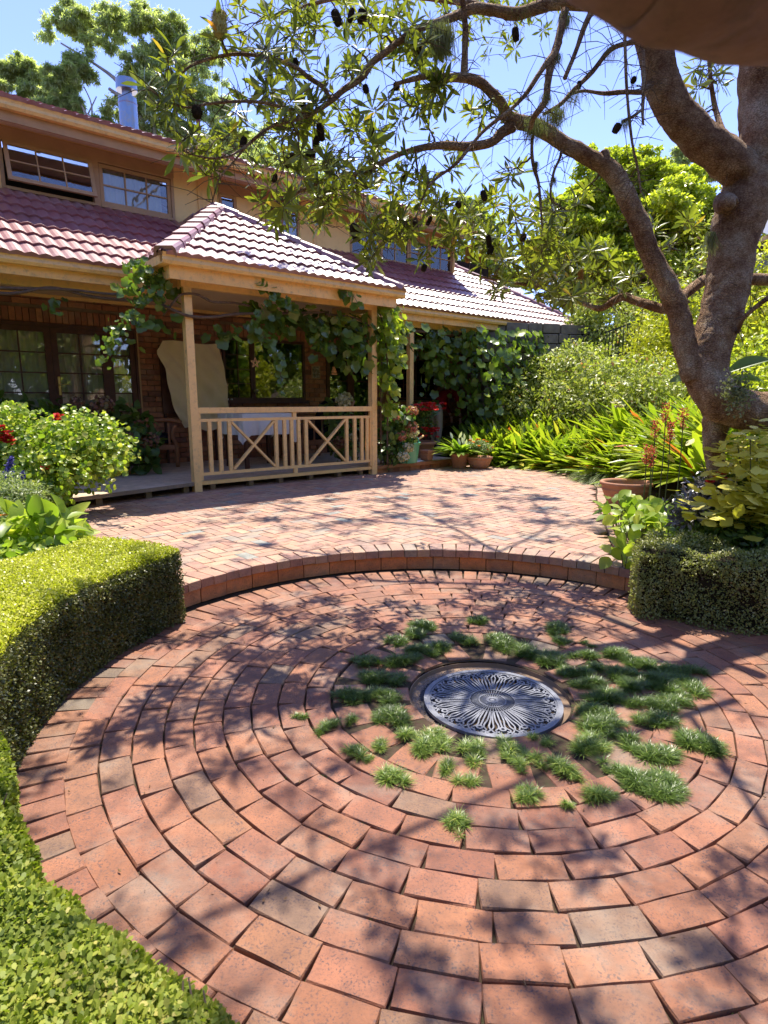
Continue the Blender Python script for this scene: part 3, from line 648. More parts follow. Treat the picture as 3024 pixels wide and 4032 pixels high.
# ------------------------------------------------------------------ grass tufts between the bricks
def blade_tuft(n, size, lean, spread, tm=T_BLADE, ex=1.0):
    a = rng.random(n) * 2 * PI; rr = np.sqrt(rng.random(n)) * spread
    P = np.c_[rr * np.cos(a) * ex, rr * np.sin(a), np.zeros(n) - .004]
    out = np.c_[np.cos(a), np.sin(a), np.zeros(n)] * (lean * (.35 + rr / spread))[:, None] + rdir(n) * .28 + np.array([0, 0, 1.0])
    X = npn(out); Nn = npn(np.array([0, 0, 1.0]) - out * .3 - np.c_[np.cos(a), np.sin(a), np.zeros(n)] * .6 + rdir(n) * .2)
    return P, X, Nn, size * (.6 + .6 * rng.random(n))
TM_MONDO = tmpl_leaf(.08, 4, .0, .5, 'taper')
tufts = [  # photo x, y of the clump's middle, length and width in photo px, turn in degrees in the photo
 (1672,2460,120,60,20),(1640,2490,90,55,0),(1560,2520,80,60,30),(1655,2560,120,85,20),(1735,2545,80,75,0),(1880,2440,80,50,0),(1830,2515,70,110,-30),(1970,2525,110,130,10),
 (2065,2560,110,90,0),(2160,2590,120,100,10),(2195,2470,70,110,25),(2205,2520,60,60,0),(2320,2530,60,40,0),(2300,2580,110,60,10),(2420,2570,120,70,10),(2520,2610,170,80,15),
 (2450,2650,140,80,10),(2680,2700,200,150,5),(2600,2680,180,110,0),(2275,2645,130,50,5),(2330,2690,160,55,0),(2390,2740,190,80,0),(2370,2850,190,110,5),(2580,2830,170,60,5),(2760,2920,200,110,10),
 (2320,2930,160,110,10),(2570,2960,180,90,10),(2400,3010,90,60,20),(2560,3080,260,130,20),(2130,2910,60,70,-40),(2200,3020,80,150,-35),(2020,2960,90,120,-20),(2035,3010,80,60,0),(1860,2960,90,130,15),(1830,3060,80,70,0),
 (1700,2930,120,110,35),(1720,2890,100,60,30),(1610,2900,110,60,20),(1380,2740,150,70,15),(1500,2740,150,90,10),(1520,2670,140,80,15),(1540,2820,180,100,5),(1440,2600,120,60,20),(1570,2600,110,60,20),(1620,2590,60,50,0),
 (1300,2860,60,110,35),(1380,2830,40,70,20),(1400,2960,110,60,25),(1510,2930,90,50,20),(1560,3060,160,60,35),(1800,3240,70,110,0),(2080,3130,90,100,10),(2340,3135,190,55,0),(2230,3170,70,40,30),(1185,2815,50,25,0),(2480,2700,150,70,5),(2540,2770,160,70,0),(2640,2770,150,80,5),(2235,2645,90,60,5),(2450,2905,150,50,15),(2340,2800,150,70,5),(1470,2665,120,60,20),(2640,2640,120,60,15),(2720,2640,110,60,10),(2330,2620,90,50,5),(2480,3050,120,70,30),(1760,3020,70,80,20),(2130,2990,60,80,-35),(1440,2980,50,40,0),(2780,2930,110,80,0)]
ordn = sorted(range(len(tufts)), key=lambda i: (tufts[i][1], tufts[i][0]))
qual = {}
for i, (u, v_, Lp, Wp, tr) in enumerate(tufts):
    p = gp(u, v_ + 8, 0); zc = p.y * CT + EYE * ST; sx = zc / F
    lx = Lp * sx * .5; ly = Wp * sx * .5 / .52
    rx, ry = max(lx, .02) * .88, max(ly, .02) * .66
    area = rx * ry; n = int(min(4200, max(260, 300000 * area)))
    big = min(1.0, .45 + 9 * math.sqrt(area))
    ks = max(3, int(n / 75)); sc_ = (rng.random((ks, 2)) * 2 - 1); sc_ = sc_[np.hypot(sc_[:, 0], sc_[:, 1]) < 1.0]; sc_ = sc_ if len(sc_) else np.zeros((1, 2))
    P, X, Nn, S = blade_tuft(n, .044 * big, .95, .22, TM_MONDO); ci = rng.integers(0, len(sc_), n); hgt_ = .55 + .6 * rng.random(len(sc_)); P[:, :2] += sc_[ci]; S = S * hgt_[ci]; P[:, 2] += .030 * big * (1 - (np.hypot(P[:, 0], P[:, 1]) / 1.15).clip(0, 1) ** 2) * rng.random(n); P[:, 0] *= rx; P[:, 1] *= ry
    ca, sa = math.cos(math.radians(-tr)), math.sin(math.radians(-tr)); P[:, :2] = P[:, :2] @ np.array([[ca, sa], [-sa, ca]])
    t = link('mondo_grass_tuft', leafmesh('mondo_grass_tuft', TM_MONDO, P, X, Nn, S, np.clip(.42 + .2 * rng.normal(size=n) + (.2 if v_ > 2880 and u < 2400 else 0), 0, 1)), L['mondo'], None, (p.x, p.y, 0))
    t.data.name = 'mondo_grass_tuft'
    d = Vector((p.x - .565, p.y - 2.885)); dist = d.length; a = math.degrees(math.atan2(d.y, d.x)) % 360; hr = ((90 - a) % 360) / 30
    HN = ['twelve', 'one', 'two', 'three', 'four', 'five', 'six', 'seven', 'eight', 'nine', 'ten', 'eleven']; k3 = int(hr * 3) % 36; word = ['just after ' + HN[k3 // 3], 'half past ' + HN[k3 // 3], 'just before ' + HN[(k3 // 3 + 1) % 12]][k3 % 3]
    band = 'at the rim' if dist < .53 else 'one brick out' if dist < .70 else 'two bricks out' if dist < .87 else 'three bricks out' if dist < 1.08 else 'far out'
    sz = 'broad' if area > .012 else 'narrow' if area < .005 else 'medium'
    key = (word, band, sz); qual[key] = qual.get(key, 0) + 1; extra = ['', 'lower ', 'lowest '][min(qual[key] - 1, 2)]
    tag(t, f'{extra}{sz} grass tuft {band}, {word} o\'clock round the grate', 'grass tuft', 'grass tufts growing between the bricks round the grate')

# ------------------------------------------------------------------ clipped hedges following the circle
def hedge(name, label, path, halfw, height, dens, lsize, mtop, mside, seed=0, z0=0.0, parent=None, rag=1.0):
    """path: list of (x, y) centre line; halfw, height: callables or constants along it"""
    h = thing(name, label, 'hedge', (path[0][0], path[0][1], z0))
    base = Vector((path[0][0], path[0][1], z0)); pts = [Vector((p[0], p[1])) for p in smooth_path(path, 6)]; m = len(pts)
    hw = lambda s: halfw(s) if callable(halfw) else halfw
    hh = lambda s: height(s) if callable(height) else height
    T = [(pts[min(i+1, m-1)] - pts[max(i-1, 0)]).normalized() for i in range(m)]
    core = MB(); K = 8
    for i in range(m):
        s = i / (m - 1); nrm = Vector((-T[i].y, T[i].x)); H_ = hh(s) - .045; W_ = hw(s) - .05
        prof = [(-W_, .02), (-W_, H_ * .6), (-W_ * .93, H_), (0, H_ + .01), (W_ * .93, H_), (W_, H_ * .6), (W_, .02)]
        core.v += [(pts[i].x + nrm.x * a - base.x, pts[i].y + nrm.y * a - base.y, z + z0 - base.z) for a, z in prof]
    kk = 7
    f = [(i*kk+j, i*kk+j+1, (i+1)*kk+j+1, (i+1)*kk+j) for i in range(m-1) for j in range(kk-1)] + [tuple(range(kk-1, -1, -1)), tuple((m-1)*kk+j for j in range(kk))]
    core.f = f; core.r = [0] * len(f); core.build('branches', M['stem_dark'], h)
    Ls = sum((pts[i+1] - pts[i]).length for i in range(m-1)); per = Ls * (2 * hw(.5) + 2 * hh(.5)); n = int(per * dens)
    s = rng.random(n) * (m - 1 - 1e-6); i0 = s.astype(int); fr = s - i0
    PA = np.array([tuple(p) for p in pts]); TA = np.array([tuple(t) for t in T]); C = PA[i0] * (1 - fr)[:, None] + PA[i0+1] * fr[:, None]; TT = TA[i0]; NN = np.c_[-TT[:, 1], TT[:, 0]]
    W_ = np.array([hw(x / (m-1)) for x in s]); H_ = np.array([hh(x / (m-1)) for x in s])
    q = rng.random(n) * (2 * W_ + 2 * H_)
    side = np.where(q < 2 * W_, 0, np.where(q < 2 * W_ + H_, 1, 2))
    a = np.where(side == 0, q - W_, np.where(side == 1, W_, -W_)); z = np.where(side == 0, H_, np.where(side == 1, q - 2 * W_, q - 2 * W_ - H_))
    # end caps
    ne = n // 14; 
    lum = np.array([noise.noise(Vector((c[0] * 5, c[1] * 5 + aa * 4, zz * 6 + seed))) for c, aa, zz in zip(C, a, z)])
    dep = .05 * rng.random(n) ** 1.5 + .018 * rag * (lum + .5) - .012 * rag
    edge = np.clip((np.abs(a) / W_ - .86) / .14, 0, 1) * np.clip((z / H_ - .86) / .14, 0, 1) * .03
    outx = np.where(side == 0, 0, np.sign(a)); outz = np.where(side == 0, 1.0, 0)
    a2 = a - outx * dep - np.sign(a) * edge; z2 = z - outz * dep - edge
    D = np.c_[NN * outx[:, None], outz]
    P = np.c_[C + NN * a2[:, None], z2]
    # the two end faces
    E_ = []; ED = []
    for ei, sg in ((0, -1), (m-1, 1)):
        aa = (rng.random(ne) * 2 - 1) * hw(ei / (m-1)); zz = rng.random(ne) * hh(ei / (m-1)); nrm = np.array([-T[ei].y, T[ei].x]); t2 = np.array([T[ei].x, T[ei].y])
        bul = .07 * (1 - (aa / hw(0)) ** 2) - .05 * rng.random(ne)
        E_.append(np.c_[np.array(tuple(pts[ei]))[None] + nrm[None] * aa[:, None] + t2[None] * (sg * bul)[:, None], zz]); ED.append(np.tile(np.array([t2[0]*sg, t2[1]*sg, 0]), (ne, 1)))
    P = np.r_[P, E_[0], E_[1]] + np.array([0, 0, z0]) - np.array(tuple(base)); D = np.r_[D, ED[0], ED[1]]; top = np.r_[side == 0, np.zeros(2*ne, bool)] | (P[:, 2] > .93 * np.r_[H_, np.full(2*ne, hh(.5))])
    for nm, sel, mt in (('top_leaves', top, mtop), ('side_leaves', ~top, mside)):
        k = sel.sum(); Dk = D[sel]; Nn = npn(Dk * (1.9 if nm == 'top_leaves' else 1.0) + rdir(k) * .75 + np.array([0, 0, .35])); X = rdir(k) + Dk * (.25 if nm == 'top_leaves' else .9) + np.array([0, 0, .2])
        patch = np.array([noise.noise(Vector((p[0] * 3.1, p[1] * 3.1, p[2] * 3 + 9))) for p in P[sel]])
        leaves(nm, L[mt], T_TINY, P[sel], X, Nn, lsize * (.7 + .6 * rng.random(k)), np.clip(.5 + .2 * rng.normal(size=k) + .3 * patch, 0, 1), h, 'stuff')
    tw = MB()
    for i in range(160):
        j = random.randrange(m); s_ = j / (m-1); nrm = Vector((-T[j].y, T[j].x)); sd = random.choice((-1, 1)); zz = random.uniform(.05, hh(s_) * .9)
        p = pts[j] + nrm * sd * (hw(s_) - .05); q = pts[j] + T[j] * random.uniform(-.06, .06) + nrm * sd * (hw(s_) - .012)
        tw.tube([(p.x - base.x, p.y - base.y, zz), (q.x - base.x, q.y - base.y, zz + random.uniform(-.02, .09))], [.0035, .0018], 4)
    tw.build('twigs', M['twig'], h)['kind'] = 'stuff'
    return h
M['stem_dark'] = simple('hedge_wood', (.025, .02, .012), .95, .1, .4, 12)
CH = Vector((.55, 2.95))
def arcp(rm, a0, a1, n): return [(CH.x + rm*math.cos(math.radians(a0 + (a1-a0)*k/n)), CH.y + rm*math.sin(math.radians(a0 + (a1-a0)*k/n))) for k in range(n+1)]
hedge('box_hedge', 'tall clipped box hedge curving round the left of the circle, bright flat top, dark side', arcp(2.66, 152.5, 207, 9), lambda s: .46, lambda s: .53 - .01 * math.sin(s * 9), 26000, .0150, 'hedge', 'hedgeshade', 1)
hedge('box_hedge', 'low leafy box hedge at the bottom of the photo, beside the nearest bricks', arcp(2.545, 209.5, 262, 9), lambda s: .40, lambda s: .385 + .02 * math.sin(s * 14), 34000, .0165, 'hedgelow', 'hedgelow', 2, rag=1.8)
hedge('box_hedge', 'sparse olive box hedge on the right of the circle, below the yellow coleus', [(1.93, 4.32), (2.35, 4.08), (2.85, 3.86), (3.5, 3.62)], .245, .50, 13500, .0165, 'hedgeolive', 'hedgeolive', 3, rag=5.5)

lt = MB()
for _ in range(330):
    x, y = random.uniform(-1.6, 2.4), random.uniform(1.0, 9.5); on = (Vector((x, y)) - CS).length > RS + .05
    if on and y < 4.6: continue
    z = (ZP if on else 0) + .004; a = random.random() * 6.28; l = random.uniform(.004, .013); w_ = l * random.uniform(.12, .45); ca, sa = math.cos(a), math.sin(a)
    lt.add([(x + ca*l, y + sa*l, z + random.uniform(0, .008)), (x - sa*w_, y + ca*w_, z), (x - ca*l, y - sa*l, z + .002), (x + sa*w_, y - ca*w_, z + .003)], [(0, 1, 2, 3)], random.random())
tag(lt.build('leaf_litter', simple('dry_leaf', (.16, .09, .045), .9, .2, .4, 30)), 'scattered dry leaf scraps on the brick paving', 'leaf litter', kind='stuff')

ms = MB()
for _ in range(900):
    k_ = random.random(); rr = .83 + .1275 * random.randint(0, 9) - .004; th = random.random() * 6.283; c = cc(rr); x, y = c.x + rr * math.cos(th), c.y + rr * math.sin(th); g_ = noise.noise(Vector((x * 1.7, y * 1.7, 4)))
    if g_ < -.02: continue
    for _j in range(3):
        s_ = random.uniform(.003, .008); px_, py_ = x + random.uniform(-.02, .02) * abs(math.sin(th)), y + random.uniform(-.02, .02) * abs(math.cos(th)); a = random.random() * 6.28
        ms.add([(px_ + s_ * math.cos(a + q), py_ + s_ * math.sin(a + q), -.012) for q in (0, 2.1, 4.2)] + [(px_, py_, -.002)], [(0, 1, 3), (1, 2, 3), (2, 0, 3)], random.random())
tag(ms.build('joint_moss', simple('moss', (.10, .12, .035), .95, .1, .4, 40), lower), kind='stuff')

# ================================================================== HOUSE (local frame: x along the front, y inwards, z up)
house = thing('house', 'two storey cream and brick house with maroon tiled roofs and a timber verandah', 'house', (O.x, O.y, 0), HROT)
WB = 3.0                                            # depth of the walls behind the front posts
def part(name, mb, mat, parent=None, **k): return mb.build(name, M[mat], parent or house, **k)
# ---- brick wall with openings
OPEN = [(-3.4, .24, .33, 2.80), (1.93, 3.90, 1.52, 2.80), (4.46, 5.86, .33, 2.74), (6.45, 8.05, 1.55, 2.62)]
bwall = MB()
xs = sorted({-6.0, 12.0} | {o[0] for o in OPEN} | {o[1] for o in OPEN})
for x0, x1 in zip(xs[:-1], xs[1:]):
    o = [q for q in OPEN if q[0] <= x0 + 1e-6 and q[1] >= x1 - 1e-6]
    if not o: bwall.box(x0, x1, WB + .014, WB + .26, .15, 3.30)
    else:
        _, _, z0, z1 = o[0]
        bwall.box(x0 - .002, x1 + .002, WB + .015, WB + .259, z1, 3.299)
        if z0 > .4: bwall.box(x0 - .002, x1 + .002, WB + .015, WB + .259, .15, z0)
bw = part('brick_wall', bwall, 'mortar')
def wb_mesh():
    v = [(-.5, .5, -.5), (.5, .5, -.5), (.5, .5, .5), (-.5, .5, .5), (-.5, -.32, -.5), (.5, -.32, -.5), (.5, -.32, .5), (-.5, -.32, .5)]
    w2 = [(x * .965, -.5, z * .92) for x, y, z in v[:4]]; v2 = v + w2
    f = [(4,5,1,0),(5,6,2,1),(6,7,3,2),(7,4,0,3),(8,9,5,4),(9,10,6,5),(10,11,7,6),(11,8,4,7),(8,11,10,9)]
    f = [tuple(q) for q in f]; me = bpy.data.meshes.new('wall_brick'); me.from_pydata(v2, [], f); me.update(); setvar(me, [0]*len(f)); me.materials.append(M['wallbrick']); return me
WBM = wb_mesh(); co = .0985; bricks_w = []
row = 0; z = .33
while z < 3.22:
    sold = False
    x = -3.6 + (row % 2) * .14
    while x < 11.9:
        bx0, bx1 = x + .006, x + .27
        segs = [(bx0, bx1)]
        for (a, b, z0, z1) in OPEN:
            hz0, hz1 = z0 - .001, z1 + (.235 if True else 0)
            if z + co > hz0 + .01 and z < hz1 - .01:
                ns = []
                for s0, s1 in segs:
                    if s1 <= a or s0 >= b: ns.append((s0, s1))
                    else:
                        if s0 < a - .03: ns.append((s0, a - .002))
                        if s1 > b + .03: ns.append((b + .002, s1))
                segs = ns
        for s0, s1 in segs:
            if s1 - s0 > .03: bricks_w.append(((s0+s1)/2, z + co/2 - .004, s1 - s0, co - .012))
        x += .276
    z += co; row += 1
for (a, b, z0, z1) in OPEN:                          # soldier courses over the openings
    n = int((b - a) / .098)
    for k in range(n): bricks_w.append((a + (k + .5) * (b - a) / n, z1 + .118, (b - a) / n - .012, .222))
def score(b): 
    x, z = b[0], b[1]
    if -2.2 < x < 2.0 and z > .9: return 0 + (0 if b[3] > .2 else 1)
    if 3.8 < x < 4.6 and z > 1.0: return 3
    return 10 + abs(x)
bricks_w.sort(key=score)
for b in bricks_w[:300]:
    link('brick', WBM, None, bw, (b[0], WB + random.uniform(-.002, .002), b[1]), None, (b[2], .03, b[3]))
mb = MB()
for b in bricks_w[300:]:
    mb.add([(b[0] + q.co.x*b[2], WB + q.co.y*.03, b[1] + q.co.z*b[3]) for q in WBM.vertices], [tuple(p.vertices) for p in WBM.polygons], random.random())
tag(mb.build('brick_field', M['wallbrick'], bw), kind='stuff')
# room behind the openings
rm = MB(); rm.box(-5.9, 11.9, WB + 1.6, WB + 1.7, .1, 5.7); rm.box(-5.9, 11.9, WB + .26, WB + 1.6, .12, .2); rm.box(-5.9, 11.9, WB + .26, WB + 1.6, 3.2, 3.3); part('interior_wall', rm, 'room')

def pane(parent, x0, x1, z0, z1, y, tilt=None):
    mb = MB(); mb.box(x0, x1, y - .003, y + .003, z0, z1); return mb.build('pane', M['glass'], parent)
def curtain(parent, x0, x1, z0, z1, y, folds=9, mat='curtain'):
    mb = MB(); n = folds * 6; v = []
    for k in range(n + 1):
        x = x0 + (x1 - x0) * k / n; d = .028 * math.sin(2*PI*folds*k/n) + .01 * math.sin(k * 1.7)
        v += [(x, y + d, z0), (x + .01 * math.sin(k), y + d * .5, z1)]
    mb.add(v, [(2*k, 2*k+2, 2*k+3, 2*k+1) for k in range(n)]); return mb.build('curtain', M[mat], parent, smooth=True)
# ---- french doors: leaf, leaf, side light
YD = WB - .03
def glazed(name, parent, x0, x1, z0, z1, cols, rows, st, y, mat, bar=.022, thick=.06, bot=None, head=None):
    f = MB(); b_ = bot or st; h_ = head or st
    f.box(x0, x0 + st, y, y + thick, z0, z1); f.box(x1 - st, x1, y, y + thick, z0, z1)
    f.box(x0 + st, x1 - st, y + .001, y + thick - .001, z0, z0 + b_); f.box(x0 + st, x1 - st, y + .001, y + thick - .001, z1 - h_, z1)
    o = f.build(name, M[mat], parent)
    gx0, gx1, gz0, gz1 = x0 + st, x1 - st, z0 + b_, z1 - h_
    for i in range(1, cols): 
        X_ = gx0 + (gx1 - gx0) * i / cols; MB().box(X_ - bar/2, X_ + bar/2, y + .012, y + .045, gz0, gz1).build('glazing_bar', M[mat], o if parent is house else parent)
    for j in range(1, rows):
        Z_ = gz0 + (gz1 - gz0) * j / rows; MB().box(gx0, gx1, y + .010, y + .047, Z_ - bar/2, Z_ + bar/2).build('glazing_bar', M[mat], o if parent is house else parent)
    for i in range(cols):
        for j in range(rows):
            pane(o if parent is house else parent, gx0 + (gx1-gx0)*i/cols, gx0 + (gx1-gx0)*(i+1)/cols, gz0 + (gz1-gz0)*j/rows, gz0 + (gz1-gz0)*(j+1)/rows, y + .03)
    return o
d1 = glazed('door', house, -2.10, -1.155, .36, 2.74, 2, 6, .095, YD, 'darkwood', bot=.30, head=.085)
d2 = glazed('door', house, -1.15, -.265, .36, 2.74, 2, 6, .095, YD, 'darkwood', bot=.30, head=.085)
d3 = glazed('side_light', house, -.26, .215, .36, 2.74, 1, 6, .085, YD + .01, 'darkwood', bot=.30, head=.085)
d0 = glazed('side_light', house, -2.75, -2.105, .36, 2.74, 2, 6, .085, YD + .01, 'darkwood', bot=.30, head=.085)
fr = MB(); fr.box(-2.8, .24, YD - .015, YD + .09, 2.742, 2.80); fr.box(.217, .255, YD - .02, YD + .09, .33, 2.741); fr.box(-2.8, .24, YD - .03, YD + .09, .33, .358); part('door_frame', fr, 'darkwood')
st = MB().box(.257, .285, YD - .025, YD + .02, .33, 2.80); part('door_trim', st, 'brown')
for o_, a, b in ((d1, -2.05, -1.2), (d2, -1.1, -.3), (d3, -.2, .17), (d0, -2.7, -2.15)): curtain(o_, a, b, .5, 2.72, YD + .14, 8 if b - a > .5 else 4)
h = MB(); h.box(-1.10, -1.065, YD - .012, YD - .001, 1.62, 1.93); h.tube([(-1.083, YD - .01, 1.80), (-1.083, YD - .055, 1.80), (-1.05, YD - .06, 1.80), (-.93, YD - .058, 1.795)], .009, 8); h.build('handle', M['brass'], d2, smooth=False)
# ---- big dark window
w1 = glazed('window', house, 1.94, 2.60, 1.54, 2.79, 2, 4, .05, YD, 'darkwood', bar=.016)
w2 = glazed('window', house, 2.604, 3.89, 1.54, 2.79, 1, 1, .05, YD, 'darkwood')
sl = MB().box(1.90, 3.94, YD - .07, YD + .02, 1.47, 1.537); part('window_sill', sl, 'darkwood')
w3 = glazed('window', house, 6.47, 7.25, 1.57, 2.60, 2, 3, .05, YD, 'darkwood', bar=.018)
w4 = glazed('window', house, 7.253, 8.04, 1.57, 2.60, 2, 3, .05, YD, 'darkwood', bar=.018)
d4 = glazed('door', house, 4.47, 5.16, .36, 2.73, 1, 3, .09, YD, 'darkwood', bot=.3)
d5 = glazed('door', house, 5.165, 5.85, .36, 2.73, 1, 3, .09, YD, 'darkwood', bot=.3)
# ---- upper storey wall
UZ0, UZ1 = 4.62, 5.74
uw = MB(); UO = [(-1.62, 1.13, 4.80, 5.55), (3.02, 3.86, 4.80, 5.48), (5.19, 8.57, 4.80, 5.48), (2.02, 2.40, 4.90, 5.48)]
xs = sorted({-6.0, 8.62} | {o[0] for o in UO} | {o[1] for o in UO})
for x0, x1 in zip(xs[:-1], xs[1:]):
    o = [q for q in UO if q[0] <= x0 + 1e-6 and q[1] >= x1 - 1e-6]
    if not o: uw.box(x0, x1, WB, WB + .2, 3.31, UZ1 + .05)
    else: uw.box(x0 - .001, x1 + .001, WB + .001, WB + .199, 3.31, o[0][2]); uw.box(x0 - .001, x1 + .001, WB + .001, WB + .199, o[0][3], UZ1 + .05)
uw.box(8.42, 8.619, WB + .2, 9.5, 3.31, UZ1 + .05)
part('upper_wall', uw, 'render')
for xb in (1.64, 4.24, -2.6): part('batten', MB().box(xb - .045, xb + .045, WB - .022, WB - .001, 4.70, UZ1), 'cream')
fl = MB().box(-6, 8.64, WB - .03, WB - .001, 4.66, 4.79); part('flashing_board', fl, 'brown')
hb = MB(); hb.box(-1.66, 1.15, WB - .012, WB - .001, 5.552, UZ1 - .02); part('head_board', hb, 'brown')
hb2 = MB().box(4.95, 8.62, WB - .012, WB - .001, 5.482, UZ1 - .02); part('head_board', hb2, 'brown')
hb3 = MB().box(1.98, 3.90, WB - .012, WB - .001, 5.482, UZ1 - .02); part('head_board', hb3, 'brown')
for (a, b, z0, z1) in ((-1.62, -.215, 4.80, 5.55), (-.215, 1.13, 4.80, 5.55)):
    c = MB(); t = .05
    c.box(a, a+t, WB-.03, WB+.08, z0, z1); c.box(b-t, b, WB-.03, WB+.08, z0, z1); c.box(a+t, b-t, WB-.029, WB+.08, z1-.04, z1); c.box(a+t, b-t, WB-.045, WB+.08, z0, z0+.045)
    part('window_frame', c, 'brown')
# awning sash, open at the bottom
sx0, sx1, sz0, sz1 = -1.56, -.275, 4.86, 5.50
sash = empty('window'); sash.parent = house; sash.location = (0, WB - .035, sz1); sash.rotation_euler = (math.radians(-17), 0, 0)
fm = MB(); t = .06; hgt = sz1 - sz0
fm.box(sx0, sx0+t, -.02, .02, -hgt, 0); fm.box(sx1-t, sx1, -.02, .02, -hgt, 0); fm.box(sx0+t, sx1-t, -.019, .019, -t, 0); fm.box(sx0+t, sx1-t, -.019, .019, -hgt, -hgt+t); fm.build('frame', M['brown'], sash)
def sashbars(o, x0, x1, z0, z1, cols, rows, y, mat, bar=.02):
    for i in range(1, cols): X_ = x0 + (x1-x0)*i/cols; MB().box(X_-bar/2, X_+bar/2, y-.014, y+.014, z0, z1).build('glazing_bar', M[mat], o)
    for j in range(1, rows): Z_ = z0 + (z1-z0)*j/rows; MB().box(x0, x1, y-.015, y+.015, Z_-bar/2, Z_+bar/2).build('glazing_bar', M[mat], o)
    for i in range(cols):
        for j in range(rows): pane(o, x0+(x1-x0)*i/cols, x0+(x1-x0)*(i+1)/cols, z0+(z1-z0)*j/rows, z0+(z1-z0)*(j+1)/rows, y)
sashbars(sash, sx0+t, sx1-t, -hgt+t, -t, 3, 2, 0, 'brown')
s2 = glazed('window', house, -.155, 1.075, 4.85, 5.50, 3, 2, .06, WB - .01, 'brown', bar=.022, thick=.05)
curtain(s2, -.10, .93, 4.9, 5.48, WB + .10, 9)
s3 = glazed('window', house, 3.03, 3.85, 4.82, 5.47, 2, 2, .05, WB - .01, 'brown', bar=.022, thick=.05)
s3b = glazed('window', house, 2.03, 2.39, 4.92, 5.47, 1, 1, .05, WB - .01, 'brown', thick=.05)
for a, b in ((5.20, 6.10), (6.11, 7.02), (7.03, 7.70), (7.71, 8.56)):
    s4 = glazed('window', house, a, b, 4.82, 5.47, 2, 2, .055, WB - .01, 'brown', bar=.02, thick=.05); curtain(s4, a + .06, b - .06, 4.86, 5.45, WB + .12, 7) if a != 7.03 else None
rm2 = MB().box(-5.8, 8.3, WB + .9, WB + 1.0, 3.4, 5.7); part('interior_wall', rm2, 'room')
# ---- upper eave: soffit, fascia, gutter, roof edge tiles
UE = 2.42
so = MB(); so.add([(-7, UE, 5.60), (8.62, UE, 5.60), (8.62, WB + .0, 5.735), (-7, WB + .0, 5.735)], [(0, 3, 2, 1)]); part('soffit', so, 'soffit')
end = MB(); end.add([(8.622, UE - .005, 5.595), (8.622, WB + .3, 5.735), (8.622, WB + .3, 6.05), (8.622, UE - .005, 5.80)], [(0, 1, 2, 3)]); part('eave_end', end, 'soffit')
part('fascia', MB().box(-7, 8.63, UE - .03, UE - .001, 5.575, 5.735), 'brown')
def gutter(x0, x1, y, z0, z1, w_=.11):
    g_ = MB(); prof = [(0, z0), (-w_ * .8, z0), (-w_, z0 + (z1-z0)*.30), (-w_ * .86, z0 + (z1-z0)*.62), (-w_, z1 - .012), (-w_ - .008, z1), (-w_ + .014, z1), (-w_ + .02, z1 - .02), (-w_*.7, z0 + .02), (0, z0 + .02)]
    n = len(prof); g_.add([(x, y + a, b) for x in (x0, x1) for a, b in prof], [(k, (k+1) % n, n + (k+1) % n, n + k) for k in range(n)] + [tuple(range(n-1, -1, -1)), tuple(range(n, 2*n))]); return g_
part('gutter', gutter(-7, 8.72, UE - .032, 5.715, 5.86), 'gutter')

